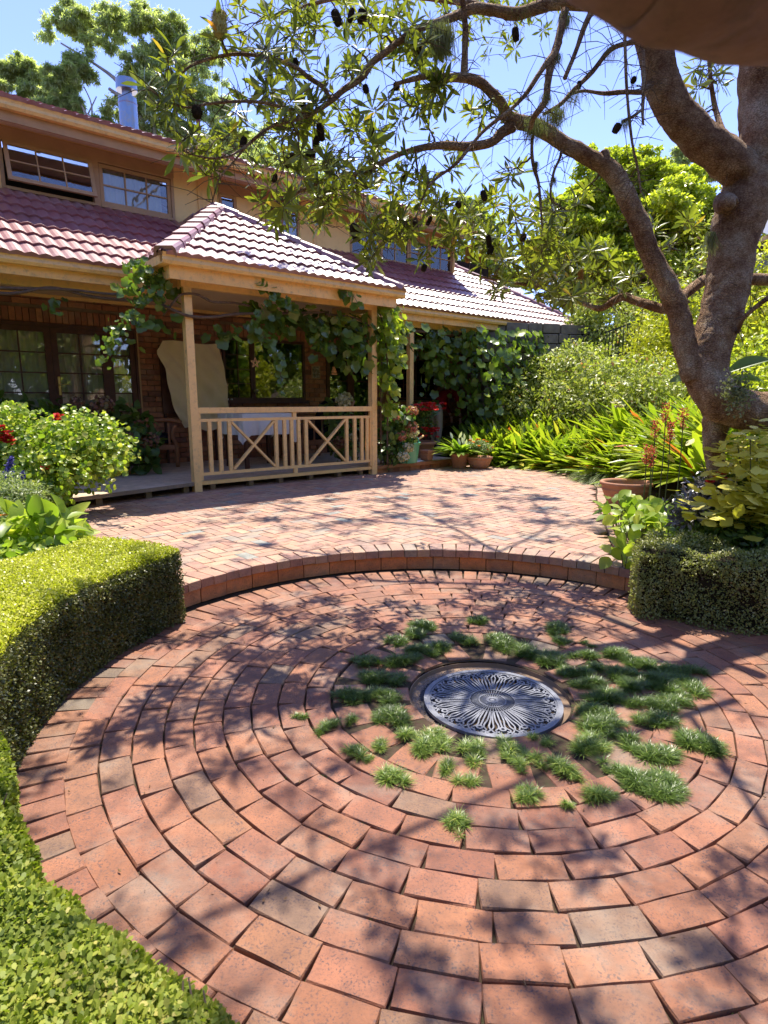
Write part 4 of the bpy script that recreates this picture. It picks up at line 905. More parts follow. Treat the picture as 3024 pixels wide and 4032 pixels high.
# ---- roof tiles
def tile_profile(nx=8, W=.34, amp=.030):
    pr = []
    for k in range(nx + 1):
        x = k / nx; q = (x * 2) % 1.0
        pr.append((x * W, amp * (.5 - .5 * math.cos(2*PI*x*2)) ** .7))
    return pr
TW, TL, TE = .335, .44, .365
def tile_mesh(name='roof_tile'):
    pr = tile_profile(8, TW); v = [(x, 0, z + .042) for x, z in pr] + [(x, TL, z + .002) for x, z in pr] + [(x, .002, z * .2 + .0) for x, z in pr]
    n = len(pr); f = [(k, k+1, n+k+1, n+k) for k in range(n-1)] + [(2*n+k, 2*n+k+1, k+1, k) for k in range(n-1)] + [(0, n, 2*n), (2*n-1, n-1, 3*n-1)]
    me = bpy.data.meshes.new(name); me.from_pydata(v, [], f); me.update(); setvar(me, [0]*len(f)); me.materials.append(M['tile']); return me
TM = tile_mesh()
def roof(name, origin, udir, vdir, ulen, rows, planes, budget, under_poly):
    """tiles on a plane: origin at the eave, udir along it, vdir up the slope; planes: (point2d, normal2d) limits in (u, v)"""
    U = Vector(udir).normalized(); V = Vector(vdir).normalized(); N0 = U.cross(V).normalized(); o0 = Vector(origin)
    if N0.z < 0: N0 = -N0
    b = MB(); b.add([o0 + U*p[0] + V*p[1] for p in under_poly] , [tuple(range(len(under_poly)))]); base = b.build(name, M['tile'], house)
    mat3 = Matrix((U, V, N0)).transposed(); Q = mat3.to_4x4()
    cells = []
    for j in range(rows):
        for i in range(int(ulen / TW) + 1):
            cells.append((i * TW, j * TE - .05))
    join = MB(); cnt = 0; todo = []
    for (u, v) in cells:
        cs = [(u, v), (u+TW, v), (u+TW, v+TE), (u, v+TE)]
        st = 2
        for p, n in planes:
            dd = [(c[0]-p[0])*n[0] + (c[1]-p[1])*n[1] for c in cs]
            if max(dd) < .03: st = 0; break
            if min(dd) < 0: st = min(st, 1)
        if st: todo.append((u, v, st))
    todo.sort(key=lambda e: (o0 + U*e[0] + V*e[1] + Vector((0, 10, 0))).length)
    for (u, v, st) in todo:
        p = o0 + U*u + V*(v) + N0 * .004; rot = (mat3 @ Matrix.Rotation(random.uniform(-.006, .006), 3, 'Z')).to_euler()
        dist = p
        if st == 2 and cnt < budget:
            link('tile', TM, None, base, p, rot); cnt += 1; continue
        if st == 2:
            M4 = Matrix.Translation(p) @ Q; join.add([M4 @ q.co for q in TM.vertices], [tuple(q.vertices) for q in TM.polygons], random.random()); continue
        bm = bmesh.new(); bm.from_mesh(TM)
        for pp, nn in planes:
            bmesh.ops.bisect_plane(bm, geom=bm.verts[:] + bm.edges[:] + bm.faces[:], plane_co=(pp[0]-u, pp[1]-v, 0), plane_no=(-nn[0], -nn[1], 0), clear_outer=True)
        bm.verts.index_update()
        if len(bm.faces):
            M4 = Matrix.Translation(p) @ Q; r_ = random.random()
            join.add([M4 @ q.co for q in bm.verts], [tuple(w.index for w in q.verts) for q in bm.faces], r_)
        bm.free()
    if join.v: tag(join.build('tile_field', M['tile'], base), kind='stuff')
    return base
ME, MZ, MS = .86, 3.42, .64               # main lower roof: eave depth, height, slope
PE, PZ, PS = -.43, 3.42, .625             # porch roof
AP = Vector((1.42, 1.78, PZ + PS * (1.78 + .43)))    # porch apex
PL, PR = -.42, 3.74
cosm = 1 / math.sqrt(1 + MS * MS); lm = (WB - ME) / cosm
def uv_main(a, b): return (a + 6.0, (b - ME) / cosm)
# valley between the main roof and the porch's left face: from (PL, ME) to the apex ridge at the wall
kL = (AP.z - PZ) / (AP.x - PL); kR = (AP.z - PZ) / (PR - AP.x)
vl0 = uv_main(PL, ME); vl1 = uv_main(PL + (WB-ME)*MS/kL, WB); 
dv = Vector((vl1[0]-vl0[0], vl1[1]-vl0[1])).normalized()
roof('lower_roof', (-6.0, ME, MZ), (1, 0, 0), (0, 1, MS), 8.5, 7, [(vl0, (-dv.y, dv.x)), ((0, lm + .02), (0, -1))], 78, [(0, 0), vl0, vl1, (0, lm)])
vr0 = uv_main(PR, ME); vr1 = uv_main(PR - (WB-ME)*MS/kR, WB); dv = Vector((vr1[0]-vr0[0], vr1[1]-vr0[1])).normalized()
HC = 12.10; hipL = 3.5
h0 = uv_main(HC, ME); h1 = uv_main(HC - hipL, ME + hipL); dh = Vector((h1[0]-h0[0], h1[1]-h0[1])).normalized()
roof('lower_roof', (-6.0, ME, MZ), (1, 0, 0), (0, 1, MS), 18.2, 11, [(vr0, (dv.y, -dv.x)), (h0, (-dh.y, dh.x)), ((0, h1[1]), (0, -1))], 95, [vr0, h0, h1, uv_main(8.6, ME + hipL), uv_main(8.6, WB), vr1])
# faces out of sight: hip end
he = MB(); e0 = Vector((HC, ME, MZ)); e1 = Vector((HC - hipL, ME + hipL, MZ + MS*hipL)); he.add([e0, (HC, 9.0, MZ), (HC - hipL, 9.0, e1.z), e1], [(0, 1, 2, 3)]); part('lower_roof', he, 'tile')
bk = MB(); bk.add([e1, (HC - hipL, 9, e1.z), (8.63, 9, e1.z), (8.63, e1.y, e1.z)], [(0, 1, 2, 3)]); part('roof_deck', bk, 'tile')
# porch front face
cp = 1 / math.sqrt(1 + PS*PS); lp = (AP.y - PE) / cp
roof('porch_roof', (PL, PE, PZ), (1, 0, 0), (0, 1, PS), PR - PL, 8, [((0, 0), (lp, -(AP.x - PL))), ((PR - PL, 0), (-lp, -(PR - AP.x)))], 62, [(0, 0), (PR - PL, 0), (AP.x - PL, lp)])
# porch left face: eave runs inwards along x = PL, slope rises with x
cl = 1 / math.sqrt(1 + kL*kL); ll = (AP.x - PL) / cl
roof('porch_roof', (PL, PE + 3.6, PZ), (0, -1, 0), (1, 0, kL), 3.6, 7, [((3.6, 0), (-ll, -(AP.y - PE))), ((3.6 - (ME - PE), 0), (ll, -(0 - (WB - ME) * 1.0) * -1)) if False else ((3.6 - (ME - PE), 0), (ll, (3.6 - (ME - PE)) - (3.6 - (WB - PE)))), ((0, ll), (0, -1))], 30, [(3.6 - (WB - PE), ll), (3.6 - (ME - PE), 0), (3.6, 0), (3.6 - (AP.y - PE), ll)])
pr_ = MB(); pr_.add([(PR, PE, PZ), (PR, WB, PZ), (AP.x, WB, AP.z), AP], [(0, 1, 2, 3)]); part('porch_roof', pr_, 'tile')
# ridge and hip caps
def cap_mesh(w_=.29, l=.43):
    pr = [(-w_/2, -.075), (-w_*.46, -.005), (-w_*.36, .026), (w_*.36, .026), (w_*.46, -.005), (w_/2, -.075)]; n = len(pr)
    v = [(x*1.06, 0, z + .022) for x, z in pr] + [(x, l, z) for x, z in pr] + [(x*.9, .004, z - .03) for x, z in pr]
    f = [(k, k+1, n+k+1, n+k) for k in range(n-1)] + [(2*n+k, 2*n+k+1, k+1, k) for k in range(n-1)]
    me = bpy.data.meshes.new('ridge_cap'); me.from_pydata(v, [], f); me.update(); setvar(me, [0]*len(f)); me.materials.append(M['tile']); return me
CAPM = cap_mesh()
caps_p = empty('ridge_caps'); caps_p.parent = house
def caps(a, b, lift=.045):
    a, b = Vector(a), Vector(b); d = b - a; L_ = d.length; d.normalize(); n = max(1, int(L_ / .385)); x = d.cross(Vector((0, 0, 1))).normalized(); z = x.cross(d)
    R = Matrix((x, d, z)).transposed()
    for k in range(n): link('ridge_tile', CAPM, None, caps_p, a + d * (k * L_ / n) + z * (lift + random.uniform(-.004, .004)), (R @ Matrix.Rotation(random.uniform(-.02, .02), 3, 'Z')).to_euler())
caps((PL, PE, PZ), AP); caps((PR, PE, PZ), AP); caps(AP, (AP.x, WB, AP.z)); caps(e0, e1)
mr = MB(); mr.tube([(PL, PE, PZ), AP], .05, 6); mr.tube([(PR, PE, PZ), AP], .05, 6); mr.tube([e0, e1], .05, 6); mr.build('pointing', M['mortar'], caps_p)
# upper roof, seen only along its edge
US = .42
roof('upper_roof', (-7, UE - .10, 5.855), (1, 0, 0), (0, 1, US), 15.75, 2, [((15.72, 0), (-1, 0))], 40, [(0, 0), (15.72, 0), (15.72, 1.0), (0, 1.0)])
ur = MB(); ur.add([(-7, UE + .8, 5.84 + .8*US), (8.72, UE + .8, 5.84 + .8*US), (5.5, 6.0, 5.84 + 3.6*US), (-7, 6.0, 5.84 + 3.6*US)], [(0, 1, 2, 3)]); part('upper_roof', ur, 'tile')
# ---- lower eaves: fascia, gutter, beam, ceiling
part('fascia', MB().box(-6, PL + .03, ME + .075, ME + .10, 3.17, 3.37), 'gutter'); part('gutter', gutter(-6, PL + .02, ME + .07, 3.295, 3.43), 'gutter')
part('fascia', MB().box(PR - .03, HC - .03, ME + .075, ME + .10, 3.17, 3.37), 'gutter'); part('gutter', gutter(PR - .08, HC + .05, ME + .07, 3.295, 3.43), 'gutter')
part('fascia', MB().box(PL + .07, PR - .07, PE + .075, PE + .10, 3.13, 3.37), 'gutter'); part('gutter', gutter(PL - .05, PR + .05, PE + .07, 3.295, 3.43), 'gutter')
for X_, sg in ((PL, 1), (PR, -1)):
    part('fascia', MB().box(min(X_ + sg*.07, X_ + sg*.10), max(X_ + sg*.07, X_ + sg*.10), PE + .101, ME + .07, 3.13, 3.368), 'gutter')
    g2 = MB().box(min(X_ - sg*.05, X_ + sg*.069), max(X_ - sg*.05, X_ + sg*.069), PE + .075, ME + .05, 3.297, 3.425); part('gutter', g2, 'gutter')
be = MB(); be.box(-.08, 3.48, -.05, .05, 3.10, 3.255); part('beam', be, 'cream')
part('beam', MB().box(-.065, .035, .052, ME + .3, 3.102, 3.254), 'cream'); part('beam', MB().box(3.36, 3.46, .052, ME + .3, 3.102, 3.254), 'cream')
part('beam', MB().box(-6, -.067, ME + .33, ME + .43, 3.08, 3.25), 'cream'); part('beam', MB().box(3.48, HC - .4, ME + .33, ME + .43, 3.08, 3.25), 'cream')
ce = MB(); ce.box(-6, HC - .1, ME + .1, WB + .01, 3.262, 3.275); ce.box(PL + .1, PR - .1, PE + .1, ME + .099, 3.262, 3.275); part('ceiling', ce, 'soffit')
part('cornice', MB().box(-6, HC - .5, WB - .04, WB - .002, 3.21, 3.26), 'cream')
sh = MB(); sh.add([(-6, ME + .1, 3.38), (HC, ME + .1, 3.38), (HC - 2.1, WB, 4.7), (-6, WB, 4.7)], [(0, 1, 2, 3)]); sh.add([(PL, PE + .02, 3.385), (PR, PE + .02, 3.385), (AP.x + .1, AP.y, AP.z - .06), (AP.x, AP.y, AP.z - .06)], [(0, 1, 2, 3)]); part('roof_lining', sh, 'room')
# ---- posts
for (a, b, z0, w_) in ((.01, 0, .18, .115), (3.41, 0, .18, .115), (5.47, ME + .38, .33, .11), (8.2, ME + .38, .2, .11), (10.9, ME + .38, .2, .11), (-3.9, ME + .38, .33, .11)):
    p_ = MB(); p_.prism([(a - w_/2, b - w_/2), (a + w_/2, b - w_/2), (a + w_/2, b + w_/2), (a - w_/2, b + w_/2)], z0, 3.098 if b == 0 else 3.078, 0, 0, True); part('post', p_, 'railp')
# ---- railing
rail = empty('railing'); rail.parent = house
RT = 1.425
def rbar(x0, x1, y0, y1, z0, z1, nm): MB().box(x0, x1, y0, y1, z0, z1).build(nm, M['railp'], rail)
rbar(.07, 3.35, -.055, .03, RT - .085, RT, 'top_rail'); rbar(.105, 3.315, -.035, .005, 1.215, 1.26, 'upper_rail'); rbar(.105, 3.315, -.035, .005, .415, .46, 'lower_rail')
rbar(.07, .104, -.045, .012, .345, RT - .087, 'end_stile'); rbar(3.316, 3.35, -.045, .012, .345, RT - .087, 'end_stile')
rbar(1.69, 1.76, -.036, .004, 1.262, RT - .087, 'spacer'); rbar(1.69, 1.76, -.036, .004, .335, .413, 'spacer')
W2 = 1.605
for side in (0, 1):
    x0 = .105 + side * W2
    for xq in ((.11, .27, .43, 1.24, 1.40, 1.535) if side == 0 else (.065, .21, 1.06, 1.24, 1.40, 1.52)):
        rbar(x0 + xq, x0 + xq + .058, -.036, .004, .461, 1.214, 'baluster')
    xa, xb = (x0 + .49, x0 + 1.24) if side == 0 else (x0 + .27, x0 + 1.06)
    dy = [0, 0]
    MB().bar((xa + .01, -.016, .475), (xb - .01, -.016, 1.20), .036, .055, up=(0, 1, 0)).build('diagonal_brace', M['railp'], rail)
    MB().bar((xa + .01, -.0135, 1.20), (xb - .01, -.0135, .475), .033, .055, up=(0, 1, 0)).build('diagonal_brace', M['railp'], rail)
# ---- deck
deck = empty('deck'); deck.parent = house
def dprism(poly, nm='board', z0=.300, z1=.33, mat='deck'):
    ar = sum(poly[k][0]*poly[(k+1) % len(poly)][1] - poly[(k+1) % len(poly)][0]*poly[k][1] for k in range(len(poly)))
    if abs(ar) < .004: return
    MB().prism(poly if ar > 0 else poly[::-1], z0 + random.uniform(-.0015, .0015), z1 + random.uniform(-.0015, .0), .003, 0, True).build(nm, M[mat], deck)
y = -.62
while y < WB - .02:
    for x0, x1 in ((-4.2, -1.9), (-1.897, .4), (.403, 2.8), (2.803, 5.75)) if y > -.02 else ((-3.6, -1.9), (-1.897, .0)):
        q = [(x0, y), (x1, y), (x1, y + .134), (x0, y + .134)]
        q = clip_poly(q, (0, -.03), (-.2435/1.03, 1/1.03)) if y < .1 and x1 <= .41 else q
        if y > .95 and x1 > 5: q = [(x0, y), (11.0, y), (11.0, y + .134), (x0, y + .134)]
        if len(q) > 2: dprism(q)
    y += .140
er = math.atan(.2435); 
MB().bar((-.06, -.045, .305), (-3.6, -.045 - 3.54*.2435, .305), .025, .05).build('edge_board', M['stub'], deck)
MB().bar((.075, -.03, .305), (3.345, -.03, .305), .03, .052).build('edge_board', M['cream'], deck)
MB().bar((3.48, -.03, .300), (5.75, -.03, .300), .03, .062).build('edge_board', M['teak'], deck)
for xs_ in (-2.9, -2.2, -1.45, -.75, -.15, .3, .95, 1.5, 2.1, 2.7, 3.2):
    yy = (-.045 + xs_*.2435 if xs_ < 0 else -.02) + .10
    MB().box(xs_ - .04, xs_ + .04, yy, yy + .09, .165, .279).build('stump', M['stub'], deck)
ub = MB().box(-4, 3.4, .55, .6, .1, .28); ub.build('back_board', M['soil'], deck)
pl = MB().box(3.5, 5.75, .03, .25, .15, .268); pl.build('plinth', M['wallbrick'], deck)
for k in range(8):
    MB().box(3.52 + k*.28, 3.785 + k*.28, .005, .029, .165, .265).build('brick', M['wallbrick'], deck)
# ---- flue, vent pipes
def toh(p): d = p - Vector((O.x, O.y, 0)); return (d.dot(AX), d.dot(BX), p.z)
fl = empty('flue'); fl.parent = house; fa, fz = onwall(512, 540, 4.1); fl.location = (fa, 4.1, fz - .3)
_, ftop = onwall(505, 320, 4.1); Hf = ftop - fz + .3
MB().lathe([(.01, 0), (.165, 0), (.165, Hf - .42), (.172, Hf - .41), (.172, Hf - .385), (.165, Hf - .38), (.163, Hf - .30)], 20).build('pipe', M['steel'], fl, smooth=False)
MB().lathe([(.09, Hf - .30), (.09, Hf - .18), (.19, Hf - .18), (.185, Hf), (.01, Hf + .02)], 20).build('cowl', M['steel'], fl)
for (u, v0, v1) in ((788, 620, 430), (1238, 700, 520)):
    a_, z0 = onwall(u, v0, 4.4); _, z1 = onwall(u, v1, 4.4); MB().tube([(a_, 4.4, z0 - .4), (a_, 4.4, z1)], .042, 8).build('vent_pipe', M['rust'], house)
part('downpipe', MB().tube([(8.55, WB - .08, 5.6), (8.55, WB - .06, 4.85)], .035, 8), 'cream')

# ================================================================== THE BIG BANKSIA
tree = thing('banksia_tree', 'gnarled old banksia with thick rough trunk and spreading limbs over the patio', 'tree', tuple(at(2830, 1700, 4.85)))
tb = Vector(tree.location)
def limb(name, rows, n=14, jit=.12, k=6, mat='bark', fr=7.0, parent=tree, org=tb, sm=True):
    """rows: (u, v, t, radius in photo px at that depth)"""
    P = smooth_path([tuple(at(r[0], r[1], r[2])) + (r[3] * r[2] / F,) for r in rows], k)
    mb = MB(); mb.tube([Vector(p[:3]) - org for p in P], [max(p[3], .002) for p in P], n, jit, fr=fr)
    o = mb.build(name, M[mat], parent, smooth=sm); return [(Vector(p[:3]), p[3]) for p in P]
nodes = []
def L_(name, rows, **k):
    P = limb(name, rows, **k); nodes.extend(P); return P
limb('trunk', [(2835, 2000, 4.95, 42), (2815, 1820, 4.9, 36), (2810, 1720, 4.88, 40), (2830, 1640, 4.85, 60)], n=20, jit=.2, k=7)
limb('trunk', [(3900, 1450, 4.3, 102), (3500, 1560, 4.45, 93), (3200, 1610, 4.6, 82), (3040, 1622, 4.65, 78), (2920, 1612, 4.7, 78), (2832, 1570, 4.71, 78), (2785, 1480, 4.72, 77), (2790, 1400, 4.72, 75), (2815, 1310, 4.72, 75), (2850, 1200, 4.71, 78), (2872, 1080, 4.7, 80), (2885, 980, 4.69, 84), (2905, 880, 4.67, 93), (2940, 780, 4.66, 100), (2985, 680, 4.65, 97), (3008, 560, 4.6, 91), (3010, 400, 4.6, 89), (3008, 250, 4.55, 87), (3010, 60, 4.5, 84), (3010, -250, 4.4, 74), (2960, -700, 4.2, 56)], n=44, jit=.085, k=12, fr=7)
limb('knot', [(2850, 800, 4.56, 40), (2868, 803, 4.44, 36), (2872, 806, 4.42, 27), (2872, 806, 4.43, 14)], n=18, jit=.1, k=3)
P2 = L_('limb', [(2735, 1490, 4.72, 46), (2706, 1400, 4.7, 44), (2686, 1300, 4.68, 43), (2660, 1200, 4.66, 41), (2625, 1120, 4.64, 40), (2560, 1000, 4.6, 38), (2515, 880, 4.55, 37), (2460, 760, 4.5, 36), (2415, 680, 4.47, 36), (2350, 635, 4.45, 33), (2280, 600, 4.42, 31), (2195, 550, 4.4, 29), (2114, 499, 4.35, 28), (2040, 478, 4.3, 27), (2000, 461, 4.3, 26), (1967, 401, 4.25, 20), (1897, 331, 4.2, 19), (1842, 309, 4.15, 18), (1770, 305, 4.1, 15), (1680, 300, 4.05, 11), (1560, 330, 3.95, 7)], n=26, jit=.15, k=9, fr=9)
limb('branch_stub', [(2385, 650, 4.44, 22), (2381, 615, 4.43, 19), (2379, 596, 4.43, 17)], n=10, jit=.15, k=3)
L_('limb', [(1826, 300, 4.15, 14), (1830, 220, 4.1, 13), (1832, 108, 4.05, 12), (1821, 0, 4.0, 11), (1800, -140, 3.9, 9)], n=12, jit=.15)
P3 = L_('limb', [(2950, 700, 4.62, 70), (2860, 625, 4.55, 70), (2760, 545, 4.5, 68), (2670, 450, 4.45, 65), (2610, 340, 4.4, 63), (2583, 220, 4.35, 61), (2545, 90, 4.3, 56), (2440, -60, 4.2, 40), (2280, -220, 4.0, 24), (2050, -420, 3.8, 14), (1750, -700, 3.5, 8)], n=30, jit=.11, k=9, fr=9)
L_('limb', [(2480, -20, 4.25, 40), (2350, 5, 4.25, 29), (2200, 13, 4.25, 24), (2113, 32, 4.22, 23), (2032, 54, 4.2, 23), (1951, 43, 4.15, 20), (1870, 33, 4.1, 19), (1815, 54, 4.1, 17), (1761, 76, 4.05, 15), (1680, 103, 4.0, 13), (1625, 125, 3.98, 12.5), (1571, 163, 3.95, 12.5), (1517, 206, 3.92, 12.5), (1463, 250, 3.9, 13), (1425, 304, 3.88, 13), (1354, 353, 3.85, 12), (1300, 399, 3.82, 11), (1242, 439, 3.8, 9), (1161, 472, 3.75, 7), (1080, 494, 3.7, 6), (1025, 526, 3.7, 5), (971, 575, 3.7, 5), (917, 640, 3.7, 4), (863, 705, 3.7, 3), (835, 800, 3.7, 2)], n=14, jit=.16, k=5, fr=16)
L_('limb', [(2020, 500, 4.3, 22), (1978, 521, 4.28, 20), (1935, 560, 4.25, 18), (1842, 577, 4.25, 17), (1761, 572, 4.25, 15), (1690, 578, 4.22, 13), (1625, 591, 4.2, 11), (1571, 608, 4.2, 10), (1463, 662, 4.2, 9), (1381, 689, 4.2, 8), (1300, 702, 4.2, 7), (1200, 745, 4.2, 6), (1100, 800, 4.2, 4), (1010, 880, 4.2, 3)], n=12, jit=.14)
L_('branch', [(1297, 385, 3.8, 9), (1270, 342, 3.78, 9), (1215, 305, 3.75, 8.5), (1161, 262, 3.72, 8), (1080, 233, 3.7, 7.5), (998, 217, 3.66, 7), (917, 214, 3.62, 6.5), (836, 228, 3.6, 6), (754, 258, 3.58, 5), (710, 295, 3.56, 3.5)], n=8, jit=.1)
L_('branch', [(1215, 450, 3.78, 8), (1134, 429, 3.75, 7.5), (1053, 407, 3.7, 7), (971, 399, 3.65, 6), (890, 402, 3.6, 5.5), (810, 410, 3.56, 5), (733, 423, 3.5, 4), (650, 395, 3.45, 3.5), (590, 350, 3.42, 2.5)], n=8, jit=.1)
L_('branch', [(1040, 510, 3.72, 6), (990, 560, 3.7, 5), (900, 615, 3.6, 4.5), (800, 620, 3.55, 4), (710, 590, 3.5, 3)], n=7, jit=.1)
L_('branch', [(2200, 163, 3.9, 15), (2168, 260, 3.9, 15), (2157, 330, 3.9, 14), (2146, 400, 3.9, 13), (2103, 461, 3.95, 12), (2090, 500, 4.1, 11)], n=8, jit=.2)
L_('branch', [(2225, 40, 3.9, 16), (2190, 190, 3.88, 14), (2157, 240, 3.85, 11), (2114, 304, 3.85, 10), (2069, 372, 3.85, 9), (2005, 436, 3.85, 8), (1900, 520, 3.85, 7), (1800, 640, 3.85, 6), (1690, 730, 3.85, 5), (1640, 850, 3.85, 3)], n=8, jit=.15)
L_('branch', [(2332, 40, 4.2, 12), (2300, 109, 4.2, 10), (2268, 200, 4.2, 9), (2223, 310, 4.2, 8)], n=8, jit=.2)
L_('branch', [(2560, 140, 4.3, 16), (2490, 165, 4.2, 11), (2405, 195, 4.2, 10), (2332, 283, 4.2, 9), (2259, 355, 4.2, 8), (2205, 412, 4.2, 8), (2140, 450, 4.2, 6)], n=8, jit=.15)
L_('branch', [(2560, 330, 4.35, 12), (2533, 362, 4.3, 9), (2460, 362, 4.3, 9), (2378, 368, 4.3, 8), (2300, 358, 4.3, 6), (2250, 370, 4.3, 5)], n=8, jit=.15)
L_('branch', [(2460, 60, 4.1, 6), (2462, 200, 4.1, 6), (2469, 365, 4.1, 6), (2487, 547, 4.1, 5), (2510, 660, 4.1, 4.5), (2524, 760, 4.1, 3)], n=6, jit=.1)
L_('branch', [(2533, 200, 4.2, 6), (2534, 346, 4.2, 7), (2530, 440, 4.2, 6), (2533, 492, 4.2, 4)], n=6, jit=.1)
L_('branch', [(2532, 428, 4.2, 6), (2490, 460, 4.15, 6), (2452, 478, 4.1, 7)], n=6, jit=.1)
L_('branch', [(2110, 500, 4.3, 8), (2095, 560, 4.28, 6), (2098, 640, 4.25, 7), (2120, 720, 4.25, 6), (2128, 800, 4.25, 5), (2135, 900, 4.25, 3)], n=6, jit=.15)
L_('branch', [(2216, 560, 4.4, 6), (2205, 620, 4.38, 5), (2180, 680, 4.35, 5), (2168, 775, 4.35, 4), (2200, 810, 4.35, 3)], n=6, jit=.1)
L_('limb', [(2700, 1170, 4.7, 24), (2660, 1205, 4.75, 22), (2622, 1219, 4.8, 19), (2548, 1199, 4.9, 18), (2498, 1184, 5.0, 16), (2458, 1169, 5.05, 16), (2419, 1184, 5.1, 14), (2364, 1214, 5.2, 12), (2300, 1195, 5.3, 9), (2151, 1138, 5.4, 7), (2070, 1121, 5.4, 6), (1961, 1105, 5.4, 5), (1836, 1073, 5.3, 3)], n=12, jit=.13)
L_('limb', [(3300, 1050, 5.2, 24), (3100, 1095, 5.1, 23), (2960, 1100, 5.0, 22), (2800, 1098, 4.95, 22), (2740, 1125, 4.9, 20), (2680, 1175, 4.8, 18)], n=12, jit=.13)
L_('branch', [(3100, 1130, 4.4, 10), (3024, 1174, 4.4, 10), (2970, 1214, 4.45, 9), (2925, 1258, 4.5, 8), (2905, 1310, 4.6, 7)], n=8, jit=.1)
L_('branch', [(2640, 1240, 4.8, 8), (2600, 1110, 4.8, 5), (2560, 1080, 4.8, 4), (2520, 1000, 4.8, 3)], n=6, jit=.1)
L_('branch', [(2860, 560, 4.8, 14), (2820, 440, 5.0, 10), (2800, 330, 5.0, 8), (2790, 200, 5.0, 5)], n=8, jit=.1)
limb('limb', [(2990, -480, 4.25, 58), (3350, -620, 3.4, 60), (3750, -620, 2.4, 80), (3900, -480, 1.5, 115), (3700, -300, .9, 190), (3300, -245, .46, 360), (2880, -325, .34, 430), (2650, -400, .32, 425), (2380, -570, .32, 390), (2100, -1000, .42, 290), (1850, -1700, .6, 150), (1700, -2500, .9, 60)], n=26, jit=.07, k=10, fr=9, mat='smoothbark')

# targets for the twigs, then connect each to the nearest wood already grown
tg = []
def cloud(cx, cy, rx, ry, t, dt, n, sz=1.0):
    for _ in range(n):
        a = random.random() * 2 * PI; q = math.sqrt(random.random())
        tg.append((at(cx + rx*q*math.cos(a), cy + ry*q*math.sin(a), t + random.uniform(-dt, dt)), sz))
cloud(1150, 620, 380, 230, 4.2, .5, 52); cloud(1430, 640, 330, 300, 4.6, .8, 42); cloud(1350, 160, 400, 170, 4.1, .6, 40)
cloud(1050, 300, 260, 130, 3.75, .3, 10); cloud(640, 320, 120, 130, 3.45, .15, 8); cloud(740, 560, 90, 60, 3.5, .15, 5); cloud(1700, 820, 260, 200, 4.8, .6, 24); cloud(1580, 950, 220, 100, 4.4, .5, 18)
cloud(1900, 560, 230, 180, 4.6, .5, 8); cloud(2120, 1030, 260, 160, 5.1, .6, 44); cloud(2330, 1080, 160, 120, 5.1, .4, 26); cloud(2000, 900, 160, 140, 5.0, .6, 26)
cloud(2640, 950, 110, 150, 5.3, .3, 8); cloud(2790, 330, 70, 130, 5.0, .2, 9); cloud(1650, 380, 130, 110, 4.3, .3, 12); cloud(2200, 780, 120, 120, 4.6, .4, 8); cloud(2480, 1130, 140, 60, 5.1, .3, 10); cloud(1500, 800, 250, 120, 5.6, .8, 16); cloud(1180, 800, 200, 90, 4.6, .4, 14)
for _ in range(100):
    tg.append((Vector((random.uniform(-1.9, 1.8), random.uniform(1.1, 2.6), random.uniform(3.35, 3.9))), .9))
for _ in range(230):         # canopy over the lower patio, above the picture
    tg.append((Vector((random.uniform(-2.2, 1.9), random.uniform(1.6, 5.0), random.uniform(4.3, 5.3))), 1.0))
for _ in range(60):
    tg.append((Vector((random.uniform(-1.8, 1.9), random.uniform(5.8, 8.4), random.uniform(5.6, 6.6))), 1.1))
for _ in range(150):
    tg.append((Vector((random.uniform(-2.0, 2.6), random.uniform(9.6, 13.0), random.uniform(7.9, 9.2))), 1.5))
for rows in ([(1.9, 4.4, 3.9, .03), (1.2, 4.3, 4.5, .02), (.3, 3.9, 4.9, .016), (-.7, 3.3, 4.9, .012), (-1.7, 2.6, 4.8, .008)], [(1.6, 4.4, 4.2, .02), (1.4, 3.2, 4.7, .016), (1.2, 2.2, 4.9, .012), (.9, 1.4, 4.9, .008)], [(2.2, 4.7, 3.95, .05), (1.7, 6.0, 5.0, .035), (1.2, 7.6, 6.4, .028), (.8, 9.6, 7.8, .022), (.2, 11.4, 8.5, .014)], [(1.2, 7.8, 6.6, .022), (2.0, 9.6, 8.0, .018), (2.2, 11.5, 8.6, .015)], [(.9, 9.2, 7.6, .03), (-.6, 10.2, 8.2, .025), (-1.7, 11.6, 8.6, .012)], [(1.2, 7.0, 5.5, .03), (-.2, 7.3, 5.8, .025), (-1.4, 7.9, 5.9, .012)]):
    P = smooth_path(rows, 7); mb = MB(); mb.tube([Vector(p[:3]) - tb for p in P], [p[3] for p in P], 10, .15); mb.build('limb', M['bark'], tree, smooth=True); nodes.extend([(Vector(p[:3]), p[3]) for p in P])
NP = np.array([tuple(p) for p, r in nodes]); NR = [min(r, .014) for p, r in nodes]
tg.sort(key=lambda e: float(np.min(np.linalg.norm(NP - np.array(tuple(e[0])), axis=1))))
twigs = MB(); ends = []; NPl = [NP]; arr = NP.copy()
